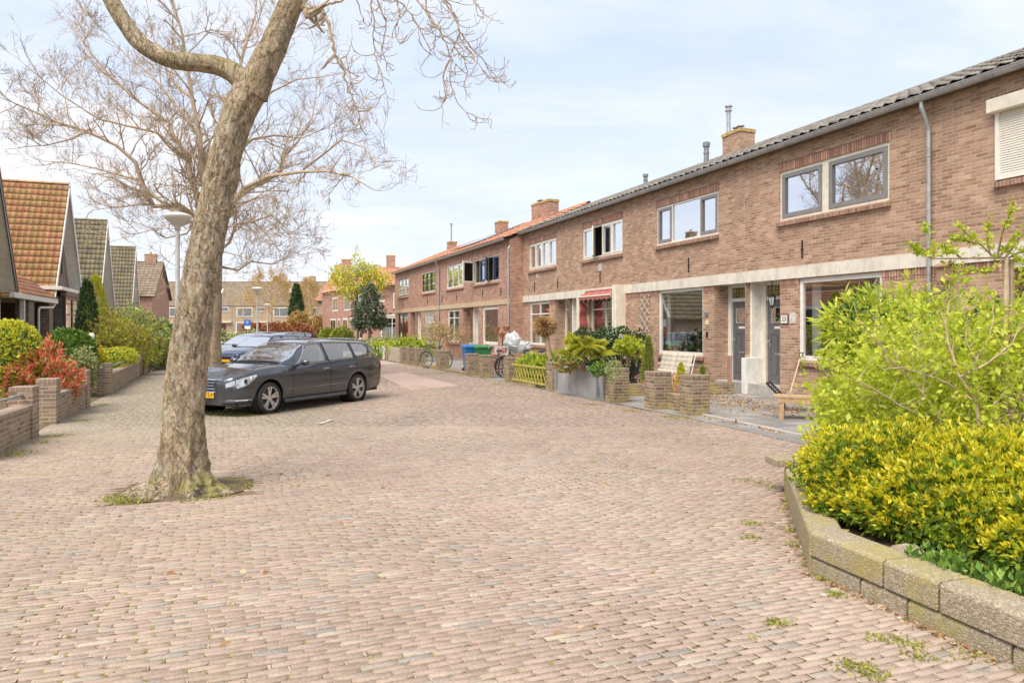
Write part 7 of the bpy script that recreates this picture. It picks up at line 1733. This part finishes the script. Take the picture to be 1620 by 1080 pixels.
P_ = [(*gp(x, y), s) for x, y, s in ((1255,838,.05),(1262,862,.05),(1225,770,.08),(1205,762,.08),(1190,828,.05),(1395,1010,.05),(1350,1050,.05),(1365,1060,.06),(1440,1020,.05),(1530,1037,.05),(1230,985,.04),(1385,1065,.05),(1320,940,.03),(1300,915,.03),(1460,1040,.05),(1187,850,.04),(1180,760,.06),(1270,640,.02),(1245,800,.07))]
grass('grass_tufts', P_, 1700, .03, 'thin grass tufts growing in the joints near the concrete blocks')
P_ = [(*gp(x, y), .16) for x, y in ((340,655),(355,652),(375,652),(395,655),(330,650),(365,656),(410,656))]
grass('grass_tufts', P_, 1500, .04, 'strip of grass and moss under the nose of the grey estate car')
P_ = [(*gp(x, y), .12) for x, y in ((30,715),(22,720),(66,700),(88,690),(130,665),(165,640),(1085,660),(1060,660),(1000,650),(935,640),(700,590),(790,608))]
grass('grass_tufts', P_, 2000, .035, 'weeds along the feet of the garden walls')
# little tufts scattered in the joints
pts = [(RNG.uniform(-5.5, 3.5), RNG.uniform(3.2, 15)) for i in range(260)]
pts = [(x, y, .02) for x, y in pts if x < 1.5 or y > 8]
grass('joint_moss', pts, 3200, .018, 'moss specks in the joints of the street bricks', w=.008)
P = np.array([(RNG.uniform(-4, 2.2), RNG.uniform(3.5, 13), .006) for i in range(46)]); D = rand_dirs(len(P))*[1,1,.15]
tag(leaves('fallen_leaf_scatter', P, D, .05, .03, LF['dry'], fold=.1), 'few dry leaves and bits scattered on the street bricks', 'leaf litter', kind='stuff')
# soil and root plate under the tree pit
m = MB()
def pit(u, v):
    a = u*2*pi; r = v; x = cos(a)*r*.66; y = sin(a)*r*.50; z = .012+.05*(1-v)**1.2+.018*mnoise.noise(Vector((x*7, y*7, 2)))*(1-v**3)
    return (TREE.x+x*SA.x+y*SB.x, TREE.y+x*SA.y+y*SB.y, z-.012*v)
m.grid(pit, 60, 12)
tag(m.build('tree_pit_soil', SOIL, smooth=True), kind='structure')

P = []
for i in range(420):
    s_ = RNG.uniform(0, 3.0); q = onR(s_, -abs(RNG.normal(.0, .035))-.005); P.append((q.x, q.y, .005))
for i in range(160):
    s_ = RNG.uniform(0, 2.4); q = onL(s_, -abs(RNG.normal(.0, .045))-.005); P.append((q.x, q.y, .005))
P = np.array(P); D = rand_dirs(len(P))*[1,1,.25]; tag(leaves('debris', P, D, .022, .014, LF['dry'], fold=.1, size_var=.6), 'fine dry debris gathered along the foot of the concrete blocks', 'debris', kind='stuff')
# ---------------------------------------------------------------- cars
def interp(tab, x):
    if x <= tab[0][0]: return tab[0][1]
    for i in range(len(tab)-1):
        a, b = tab[i], tab[i+1]
        if x <= b[0]:
            t = (x-a[0])/(b[0]-a[0]); t = t*t*(3-2*t)*.35+t*.65
            return a[1]+(b[1]-a[1])*t
    return tab[-1][1]
def paint(name, col, metal=.6):
    if name in _M: return _M[name]
    t = NT(name); fl = t.noise(t.obj(), 900, 1); c = t.mix(t.rng(fl, .3, .7), tuple(x*.8 for x in col), tuple(min(1, x*1.25) for x in col))
    dz = t.sep(t.obj())[2]; dust = t.m('MULTIPLY', t.rng(dz, .25, .60, 1, 0), t.rng(t.noise(t.obj(), 3, 5, .7), .35, .7, .0, .22)); c = t.mix(dust, c, (.20,.18,.15))
    _M[name] = t.fin(t.pbsdf(c, t.rng(dust, 0, .5, .25, .5), metal, None, .5, Coat_Weight=1.0, Coat_Roughness=.04)); return _M[name]
RUB = plain('tyre_rubber', (.028,.027,.026), .8, var=.3, vs=20); CHROME = plain('chrome', (.75,.75,.76), .14, 1.0, var=.03); ALLOY = plain('alloy_rim', (.62,.62,.63), .28, .85, var=.05)
DARKP = plain('dark_plastic', (.02,.02,.022), .55)
cg = NT('car_glass'); lw = cg.n('ShaderNodeLayerWeight'); lw.inputs[0].default_value = .3
_g = cg.n('ShaderNodeBsdfGlossy'); _g.inputs['Roughness'].default_value = .02; _t = cg.n('ShaderNodeBsdfTransparent'); _t.inputs[0].default_value = (.42,.47,.44,1); _mx = cg.n('ShaderNodeMixShader')
cg.put(_mx.inputs[0], cg.rng(lw.outputs['Facing'], 0, 1, .12, .95)); cg.nt.links.new(_t.outputs[0], _mx.inputs[1]); cg.nt.links.new(_g.outputs[0], _mx.inputs[2]); CARGL = cg.fin(_mx.outputs[0])
WGL = glass('windscreen_glass', 1.3, (.35,.40,.37))
WSG = None
HEADL = plain('headlamp_glass', (.55,.57,.58), .10, .6, var=.4, vs=14, coat=1.0); TAILR = plain('tail_lamp_red', (.50,.015,.02), .12, coat=1.0); TAILW = plain('tail_lamp_pale', (.6,.5,.5), .2, coat=1.0)
SEATM = plain('car_seat', (.10,.095,.09), .9)
ESTATE = dict(L=4.90, front=2.45, fa=1.60, ra=-1.274, R=.325, W=.925,
   sh=[(-2.45,.90),(-2.36,1.00),(-2.0,1.045),(-1.0,1.03),(0,.995),(.9,.965),(1.35,.94),(1.8,.89),(2.15,.83),(2.36,.76),(2.45,.68)],
   top=[(-2.45,.92),(-2.0,1.05),(.9,1.02),(1.35,.995),(1.8,.945),(2.15,.875),(2.33,.80),(2.42,.72),(2.45,.66)],
   yw=[(-2.45,.66),(-2.40,.77),(-2.25,.85),(-1.8,.905),(-1.274,.925),(-.6,.915),(0,.91),(.9,.91),(1.5,.925),(1.9,.90),(2.15,.85),(2.32,.74),(2.42,.55),(2.45,.36)],
   roof=[(-2.32,1.14),(-2.22,1.34),(-2.05,1.405),(-1.6,1.445),(-.8,1.475),(-.1,1.468),(.25,1.44),(.45,1.37),(.95,1.09),(1.12,1.0)],
   gx=(-2.34, 1.12), bot=[(-2.45,.42),(-2.2,.30),(-1.7,.24),(1.9,.22),(2.2,.20),(2.45,.24)],
   panes=[(-2.10,-1.28,'q'),(-1.20,-.32,'r'),(-.26,.78,'f')])
HATCH = dict(L=4.2, front=2.1, fa=1.28, ra=-1.28, R=.315, W=.88,
   sh=[(-2.1,.88),(-1.95,1.0),(-1.2,1.01),(0,.97),(.8,.94),(1.3,.90),(1.7,.82),(2.0,.72),(2.1,.62)],
   top=[(-2.1,.9),(-1.9,1.02),(.9,1.0),(1.3,.96),(1.7,.88),(1.95,.77),(2.1,.62)],
   yw=[(-2.1,.62),(-2.0,.76),(-1.7,.85),(-1.2,.88),(0,.87),(1.2,.88),(1.6,.84),(1.85,.74),(2.02,.56),(2.1,.36)],
   roof=[(-2.05,1.10),(-1.85,1.34),(-1.5,1.43),(-.7,1.48),(-.1,1.47),(.2,1.43),(.9,1.06),(1.05,.98)],
   gx=(-2.05, 1.05), bot=[(-2.1,.42),(-1.9,.28),(1.7,.22),(2.1,.26)],
   panes=[(-1.80,-1.15,'q'),(-1.08,-.28,'r'),(-.22,.72,'f')])
def make_car(S, loc, rz, label, col, pname, scale=1.0, group='cars parked in the bays', detail=True, rails=False, plate=None):
    car = empty('parked_car', loc, rz, label, 'car', group); car.scale = (scale,)*3
    PM = paint(pname, col); F = S['front']; B = F-S['L']; R = S['R']; arch = R+.055
    def botz(x):
        z = interp(S['bot'], x)
        for ax in (S['fa'], S['ra']):
            d = abs(x-ax)
            if d < arch: z = max(z, R+.01+sqrt(arch*arch-d*d))
        return z
    xs = sorted(set([round(B+(F-B)*i/110, 4) for i in range(111)]+[round(F-.05*k/5, 4) for k in range(6)]+[round(ax+s*arch, 4) for ax in (S['fa'], S['ra']) for s in (-1, -.985, .985, 1)]))
    # --- lower body shell
    def ring(x):
        z0 = botz(x); zs = interp(S['sh'], x); zt = interp(S['top'], x); yw = interp(S['yw'], x); pts = []
        K = 9
        for k in range(K+1):
            t = k/K; z = z0+(zs-z0)*t; zr = (z-.25)/(zs-.25)
            y = yw*(1-.10*max(0, (.55-z)/.35)**1.5-.085*max(0, (zr-.55)/.45)**2.2)+.010*exp(-((z-.80)/.05)**2)-.012*exp(-((z-.60)/.10)**2)
            if t == 0: y -= .012
            pts.append((y, z))
        ys = pts[-1][0]
        for k in range(1, 8):
            u = k/7; y = ys*(1-u); z = zs+(zt-zs)*(1-(1-u)**2.4)+.018*exp(-((u-.12)/.06)**2)*(1 if x > .9 else 0)+.010*exp(-((u-.45)/.08)**2)*(1 if .95 < x < 2.2 else 0)
            pts.append((y, z))
        return pts
    m = MB(); vs = []; fs = []; rows = [ring(x) for x in xs]; n = len(rows[0])
    for sgn in (1, -1):
        b0 = len(vs)
        for x, rr in zip(xs, rows): vs += [(x, sgn*y, z) for y, z in rr]
        for i in range(len(xs)-1):
            for k in range(n-1):
                q = (b0+i*n+k, b0+(i+1)*n+k, b0+(i+1)*n+k+1, b0+i*n+k+1); fs.append(q if sgn < 0 else q[::-1])
    m.add(vs, fs)
    for xi in (0, -1):
        rr = rows[xi]; x = xs[xi]; pts = [(x, y, z) for y, z in rr]+[(x, -y, z) for y, z in rr[-2::-1]]; m.poly(pts if xi else pts[::-1])
    body = m.build('body', PM, car, smooth=True, auto=38)
    # underbody + wheel wells
    m = MB(); m.box(B+.15, F-.15, -S['W']+.22, S['W']-.22, .20, .62); m.box(B+.5, S['ra']-arch, -.75, .75, .22, .5); m.box(S['ra']+arch, S['fa']-arch, -S['W']+.10, S['W']-.10, .19, .5); m.build('underbody', DARKP, car)
    # --- cabin
    g0, g1 = S['gx']
    def belt(x): return interp(S['sh'], x)-.005
    def yb(x): yy = interp(S['yw'], x)*.905; return yy*(1-.30*max(0, (x-.75)/.4)**1.3 if x > .75 else 1)-(.06*max(0, (-x-1.9)/.4))
    def yr(x, z):
        zb = belt(x); t = max(0, (z-zb)/.42); return yb(x)-.20*t-.05*t*t
    m = MB(); N = 60; vs = []; fs = []; KK = 7; JJ = 9
    def cring(x):
        zr = max(interp(S['roof'], x), belt(x)+.02); zb = belt(x)-.04; pts = []; ze = zr-.065 if zr-.065 > zb+.02 else zb+.02
        for k in range(KK+1): z = zb+(ze-zb)*k/KK; pts.append((yr(x, z), z))
        y1 = pts[-1][0]
        for k in range(1, JJ+1): a = k/JJ*pi/2; pts.append((y1*(1-(1-cos(a))) if False else y1*cos(a)**.62, ze+(zr-ze)*sin(a)**.75+.0))
        return pts
    gxs = [g0+(g1-g0)*i/N for i in range(N+1)]; rows = [cring(x) for x in gxs]; n = len(rows[0])
    # side windows open: skip faces that lie in the glazed band and glaze them instead
    glaz = MB(); roofm = MB()
    def zone(x, z):
        zr = interp(S['roof'], x); zb = belt(x)
        if zb+.015 < z < zr-.075:
            for a, b, kd in S['panes']:
                sl = (z-zb)/.40
                lo = a+(.03 if kd != 'q' else .06+.30*sl); hi = b-(.0 if kd != 'f' else .62*sl*.95-.0)
                if kd == 'f': hi = b-.55*sl
                if lo < x < hi: return kd
        return None
    wz = lambda x: None
    ws0 = .34; ws1 = 1.02
    for sgn in (1, -1):
        bb = [len(glaz.v), len(roofm.v)]
        for mm in (roofm,):
            for x, rr in zip(gxs, rows): mm.v += [(x, sgn*y, z) for y, z in rr]
        for i in range(N):
            for k in range(n-1):
                q = tuple(bb[1]+j for j in ((i)*n+k, (i+1)*n+k, (i+1)*n+k+1, i*n+k+1)); q = q if sgn < 0 else q[::-1]
                xc = (gxs[i]+gxs[i+1])/2; yc = (rows[i][k][0]+rows[i][k+1][0])/2; zc = (rows[i][k][1]+rows[i][k+1][1])/2
                screen = ws0 < xc < ws1 and k >= KK+2 and zc > belt(xc)+.02
                rear = xc < g0+.14 and k >= KK+3 and zc > belt(xc)+.06
                if k < KK and zone(xc, zc): continue
                if screen or rear: continue
                roofm.f.append(q); roofm.m.append(0)
    roofm.build('roof', PM, car, smooth=True, auto=40)
    # glass panes as fine patches following the shell
    def patch(name, fn, nu, nv, mat, parent=car): mm = MB(); mm.grid(fn, nu, nv); return mm.build(name, mat, parent, smooth=True)
    def shell(x, k):
        rr = cring(x); k = max(0, min(len(rr)-1.001, k)); i = int(k); t = k-i; return rr[i][0]*(1-t)+rr[i+1][0]*t, rr[i][1]*(1-t)+rr[i+1][1]*t
    for a, b, kd in S['panes']:
        for sgn in (1, -1):
            def fn(u, v, sgn=sgn):
                zb = belt((a+b)/2)+.0
                v_ = v; sl = v_*.87
                lo = a+(.0 if kd != 'q' else .03+.30*sl); hi = b-(0 if kd != 'f' else .55*sl); x = lo+(hi-lo)*u
                z0 = belt(x)+.005; z1 = interp(S['roof'], x)-.065; z = z0+(z1-z0)*v_; return (x, sgn*(yr(x, z)-.004), z)
            patch('side_window', fn, 12, 6, CARGL)
            if detail:
                pts = [Vector(fn(u/14, 1)) for u in range(15)]; off = Vector((0, sgn*.008, .004)); mm = MB()
                if kd == 'f': pts = pts+[Vector(fn(1, 1-v/8)) for v in range(1, 9)]
                if kd == 'q': pts = [Vector(fn(0, v/8)) for v in range(8)]+pts
                mm.tube([p+off for p in pts], .010, 5); mm.tube([Vector(fn(u/14, 0))+Vector((0, sgn*.012, -.004)) for u in range(15)], .009, 5); mm.build('window_trim', CHROME, car)
    def wfn(u, v):
        x = ws0-.02+(ws1-ws0+.07)*v; k = KK+2+(n-1-KK-2)*abs(2*u-1)*-1+(n-1-KK-2); s = -1 if u < .5 else 1
        kk = KK+2+(n-1.002-KK-2)*(1-abs(2*u-1)); y, z = shell(x, kk); return (x, s*y if kk < n-1.01 else 0, z-.004)
    patch('windscreen', wfn, 20, 12, WGL)
    def rfn(u, v):
        x = g0+.005+.15*v; kk = KK+2.5+(n-1.002-KK-2.5)*(1-abs(2*u-1)); s = -1 if u < .5 else 1; y, z = shell(x, kk); return (x, s*y, z-.004)
    patch('rear_window', rfn, 12, 4, CARGL)
    m = MB()
    for v in (0.0,): m.tube([Vector(wfn(u/20, .97))+Vector((.02,0,.008)) for u in range(21)], .012, 5)
    m.build('wiper_cowl', DARKP, car)
    # interior
    m = MB(); m.box(g0+.3, .95, -.74, .74, .55, .93); m.box(.72, 1.0, -.70, .70, .9, 1.0); m.build('cabin_floor', SEATM, car)
    for (x, y) in ((-.15,.36),(-.15,-.36),(-1.05,.36),(-1.05,-.36)):
        m = MB(); m.box(x-.06, x+.07, y-.24, y+.24, .9, 1.22); m.box(x-.05, x+.03, y-.12, y+.12, 1.24, 1.38); m.build('car_seat', SEATM, car, bevel=.03)
    m = MB(); m.tube([(.52+.02*cos(a), .36+.17*sin(a), 1.0+.16*cos(a)) for a in [2*pi*k/16 for k in range(17)]], .014, 6); m.build('steering_wheel', DARKP, car)
    # wheels
    def wheel(ax, s):
        y0 = s*(interp(S['yw'], ax)-.235); w = .215; w_ = empty('wheel', (ax, y0, R), 0); w_.parent = car; w_.matrix_parent_inverse = Matrix.Identity(4)
        rr = R-.088
        m = MB(); m.lathe([(rr,0),(R-.03,-.004),(R-.006,.022),(R,.045),(R,w-.045),(R-.006,w-.022),(R-.03,w+.004),(rr,w)], (0,0,0), 44, axis='y', cap=False)
        if s < 0: m.v = [(x, -y, z) for x, y, z in m.v]
        m.build('tyre', RUB, w_, smooth=True)
        m = MB(); m.lathe([(rr,w-.002),(rr-.014,w-.008),(rr-.022,w-.05),(rr-.035,.03)], (0,0,0), 44, axis='y', cap=False)
        yf = w-.028
        for k in range(5):
            for off in (-.17, .17):
                a = 2*pi*k/5+.3; r0 = .055; r1 = rr-.010; a1 = a+off; p0 = Vector((r0*cos(a+off*.6), yf-.004, r0*sin(a+off*.6))); p1 = Vector((r1*cos(a1), yf+.010, r1*sin(a1)))
                d = (p1-p0); m.obox((p0+p1)/2, (d.normalized(), Vector((0,1,0)), d.normalized().cross(Vector((0,1,0)))), d.length/2, .012, .021)
        m.lathe([(.062,yf-.03),(.062,yf+.006),(.03,yf+.014),(.001,yf+.014)], (0,0,0), 20, axis='y')
        if s < 0: m.v = [(x, -y, z) for x, y, z in m.v]
        m.build('rim', ALLOY, w_, smooth=False)
        m = MB(); m.lathe([(.001,.10),(.15,.10),(.15,.12),(.001,.12)], (0,0,0), 24, axis='y')
        if s < 0: m.v = [(x, -y, z) for x, y, z in m.v]
        m.build('brake_disc', plain('brake_steel', (.20,.19,.18), .5, .6), w_)
        m = MB(); m.lathe([(R+.04,-.1),(R+.04,w-.02)], (ax, y0, R), 36, axis='y', cap=False)
        if s < 0: m.v = [(x, 2*y0-y, z) for x, y, z in m.v]
        m.lathe([(.001, -.11),(R+.04,-.11)], (ax, y0, R), 36, axis='y', cap=False); m.build('wheel_well', DARKP, car)
    for ax in (S['fa'], S['ra']):
        for s in (1, -1): wheel(ax, s)
    def onbody(x, z, s=1, off=.004):
        z0 = botz(x); zs = interp(S['sh'], x); yw = interp(S['yw'], x); zr = (z-.25)/(zs-.25)
        return Vector((x, s*(yw*(1-.10*max(0, (.55-z)/.35)**1.5-.085*max(0, (zr-.55)/.45)**2.2)+.010*exp(-((z-.80)/.05)**2)-.012*exp(-((z-.60)/.10)**2)+off), z))
    # head lamps, tail lamps
    for s in (1, -1):
        def hl(u, v): x = F-.52+.40*u; zt = interp(S['sh'], x)-.025-.0*u; z = zt-(.045+.13*min(1, u*1.9))*(1-v)-.01; return tuple(onbody(x, z, s, .006))
        patch('headlight', hl, 14, 6, HEADL)
        m = MB(); m.tube([hl(u/10, 0) for u in range(11)]+[hl(1, v/4) for v in range(5)]+[hl(1-u/10, 1) for u in range(11)]+[hl(0, 1-v/4) for v in range(5)], .006, 4, cap=False); m.build('headlight_gasket', DARKP, car)
        m = MB(); q_ = Vector(hl(.35, .45)); m.sphere(tuple(q_+Vector((.01, 0, 0))), .045, 14, 8, (.5,.6,1)); q_ = Vector(hl(.62, .5)); m2 = MB(); m2.sphere(tuple(q_), .05, 14, 8, (.9,.35,1)); m.build('lamp_lens', CHROME, car, smooth=True); m2.build('lamp_lens', DARKP, car, smooth=True)
        if detail:
            def h2(u, v): x = F-.115+.085*u; zt = interp(S['sh'], x)-.045; z = zt-.115*(1-v)*(1-.35*u)-.005; return tuple(onbody(x, z, s, .008))
            patch('headlight', h2, 6, 4, HEADL)
            m = MB(); m.tube([tuple(onbody(F-.40+.36*u/8, .335-.01*u/8, s, .012)) for u in range(9)], .020, 6); m.build('bumper_lamp_trim', CHROME, car)
            m = MB(); m.tube([tuple(onbody(F-.42+.40*u/8, .300, s, .002)) for u in range(9)], .045, 6); m.build('bumper_intake', DARKP, car)
        def tl(u, v): x = B+.02+.20*u*(1 if v > .3 else 1); z = .70+.24*v; return tuple(onbody(x, min(z, interp(S['sh'], x)-.01), s, .006))
        patch('tail_light', tl, 6, 6, TAILR)
        # door lines, handles, trim
        m = MB()
        for xd in ((.92, -.29, -1.22) if S is ESTATE else (.85, -.25, -1.15)):
            pts = []
            for k in range(13):
                z = .34+(interp(S['sh'], xd)-.34)*k/12; dx = 0 if xd > -1 else (.0 if z > .75 else -.22*((.75-z)/.4)**1.2*-1)
                if botz(xd+dx) < z: pts.append(tuple(onbody(xd+dx, z, s, .0012)))
            m.tube(pts, .0035, 4)
        m.build('door_gap', DARKP, car)
        for xh in (-.14, -1.02): m = MB(); m.tube([tuple(onbody(xh-.11, .845, s, .01)), tuple(onbody(xh-.05, .852, s, .028)), tuple(onbody(xh+.05, .850, s, .028)), tuple(onbody(xh+.11, .843, s, .01))], .012, 6); m.build('door_handle', CHROME, car)
        if detail:
            m = MB(); pts = [tuple(onbody(S['ra']+.47+(S['fa']-S['ra']-.92)*k/20, .465+.012*k/20*-1+.02, s, .008)) for k in range(21)]; m.tube(pts, .008, 5); m.build('side_trim', CHROME, car)
            m = MB(); m.tube([tuple(onbody(B+.10+.48*k/6, .55, s, .008)) for k in range(7)], .008, 5); m.build('bumper_trim', CHROME, car)
        m = MB(); m.tube([(S['ra']+.42, s*(S['W']-.07), .235), (S['fa']-.42, s*(S['W']-.07), .235)], .045, 8); m.build('sill', PM, car)
        # mirror
        m = MB(); m.sphere((.72, s*1.02, 1.02), .10, 16, 10, (.75, 1.15, .72)); mi = m.build('wing_mirror', PM, car, smooth=True)
        m = MB(); m.bar((.74, s*.84, .96), (.73, s*.96, .99), .04, .03); m.build('mirror_stalk', DARKP, mi)
        # pillars black
        for xb in (-.29, -1.24):
            m = MB(); zb = belt(xb); zt_ = interp(S['roof'], xb)-.07; m.grid(lambda u, v: (xb-.035+.07*u, s*(yr(xb, zb+(zt_-zb)*v)+.001), zb+(zt_-zb)*v), 1, 6); m.build('door_pillar', DARKP, car)
        if rails:
            m = MB(); m.tube([(x, s*(cring(x)[KK+1][0]-.03), interp(S['roof'], x)+.028*min(1, 4*min(k/16, 1-k/16))) for k, x in enumerate([-2.0+2.1*k/16 for k in range(17)])], .017, 6); m.build('roof_rail', CHROME, car)
    # grille, plate, emblem
    if detail:
        for s in (1, -1):
            mm = MB(); mm.tube([(x, s*(.34+.22*(2.3-x)/1.3), interp(S['top'], x)+.012) for x in (2.28, 2.1, 1.8, 1.5, 1.2)], .006, 5); mm.build('bonnet_crease', PM, car)
            mm = MB(); mm.tube([tuple(onbody(F-.02-.62*u/8, .52+.10*(u/8)**1.4, s, .0015)) for u in range(9)], .0035, 4); mm.build('bumper_gap', DARKP, car)
            mm = MB(); mm.tube([(x, s*(interp(S['yw'], x)*.90), interp(S['sh'], x)+.012) for x in [2.15-.12*k for k in range(9)]], .003, 4); mm.build('bonnet_gap', DARKP, car)
        m = MB(); 
        for (a, b) in (((F-.03,-.36,.72),(F-.03,.36,.72)),): pass
        def gx(y, z): return F+.012-.17*(abs(y)/.6)**2.2-.10*max(0, z-.55)
        def gr(z, hw, r, mat, nm): mm = MB(); mm.tube([(gx(y, z)+.012, y, z) for y in [-hw+2*hw*k/12 for k in range(13)]], r, 6); return mm.build(nm, mat, car)
        m.grid(lambda u, v: (gx((u-.5)*(.62+.16*v), .50+.23*v)+.002, (u-.5)*(.62+.16*v), .50+.23*v), 12, 4); m.build('grille', DARKP, car)
        for k, z in enumerate((.555, .615, .675)): gr(z, .31+.17*(z-.5), .0075, CHROME, 'grille_bar')
        gr(.735, .40, .014, CHROME, 'grille_frame'); gr(.495, .30, .012, CHROME, 'grille_frame')
        for s in (1, -1): mm = MB(); mm.tube([(gx(.30, .495)+.012, s*.30, .495), (gx(.40, .735)+.012, s*.40, .735)], .013, 6); mm.build('grille_frame', CHROME, car)
        mm = MB(); mm.grid(lambda u, v: (F+.012-.17*abs((u-.5)*1.5)**2.2, (u-.5)*.9, .27+.10*v), 10, 2); mm.build('lower_intake', DARKP, car)
        mm = MB(); c = Vector((F-.055, 0, .80)); mm.tube([c+Vector((0, .035*cos(a), .035*sin(a))) for a in [2*pi*k/20 for k in range(21)]], .003, 5)
        for k in range(3): a = pi/2+2*pi*k/3; mm.tube([c, c+Vector((0, .034*cos(a), .034*sin(a)))], .003, 4)
        mm.tube([c-Vector((0,0,.035)), c-Vector((.01,0,.06))], .005, 5); mm.build('bonnet_emblem', CHROME, car)
        mm = MB(); mm.grid(lambda u, v: (F+.022, (u-.5)*.52, .375+.11*v), 1, 1); 
        mm = MB(); mm.box(F+.004, F+.018, -.26, .26, .375, .485); pl = mm.build('number_plate', plain('plate_yellow', (.80,.42,.02), .4, var=.05), car)
        text_mesh('plate_text', plate or '', .105, BLACK, pl, (F+.0195, .24, .43), (pi/2, 0, pi/2), align='RIGHT')
    else:
        m = MB(); m.grid(lambda u, v: (F+.006-.20*abs(2*(u-.5))**2.2*.5, (u-.5)*.9, .32+.10*v), 10, 2); m.build('lower_intake', DARKP, car)
        m = MB(); m.grid(lambda u, v: (F-.012-.16*abs(2*(u-.5))**2.2*.5-.04*v, (u-.5)*.8, .52+.09*v), 10, 2); m.build('grille', DARKP, car)
        m = MB(); m.box(F+.0, F+.014, -.26, .26, .42, .53); m.build('number_plate', plain('plate_yellow', (.80,.42,.02), .4), car)
    return car
# grey estate car: contact points of its near wheels from the picture
fx, fy = gp(428, 655); rx, ry = gp(566.5, 634.5)
hd = Vector((fx-rx, fy-ry, 0)); sc = hd.length/2.874; hd.normalize(); rzc = atan2(hd.y, hd.x)
leftn = Vector((-hd.y, hd.x, 0)); W_ = .90*sc
mid = Vector((fx, fy, 0))-hd*1.60*sc-leftn*W_
print('estate scale', sc, 'rz', rzc)
make_car(ESTATE, mid, rzc, 'dark grey metallic estate car with chrome trim and orange-yellow number plate', (.070,.078,.092), 'estate_grey', sc, rails=True, plate='0-P')
h = Vector((cos(rzc), sin(rzc), 0))
def place(nose_px, nose_y, Y, S, *a, **k):
    X = lp(nose_px, Y); c = Vector((X, Y, 0))-h*S['front']*.97; return make_car(S, c, rzc, *a, scale=.97, detail=False, **k)
place(358, 575, 27.2, HATCH, 'dark blue hatchback parked behind the grey estate', (.02,.035,.085), 'navy_car')
place(338, 560, 31.2, HATCH, 'silver-grey hatchback mostly hidden behind the dark blue hatchback', (.28,.29,.31), 'silver_car')
place(398, 540, 40.5, ESTATE, 'dark estate car with pale roof reflections beyond the blue hatchback', (.05,.055,.075), 'slate_car')
place(372, 540, 45.5, HATCH, 'black hatchback far along the row of parking bays', (.03,.03,.035), 'black_car')
make_car(HATCH, Vector((lp(272, 50), 50, 0)), rzc-.5, 'white car glimpsed at the end of the garden walls beside the plane trunk', (.70,.70,.70), 'white_car', detail=False)
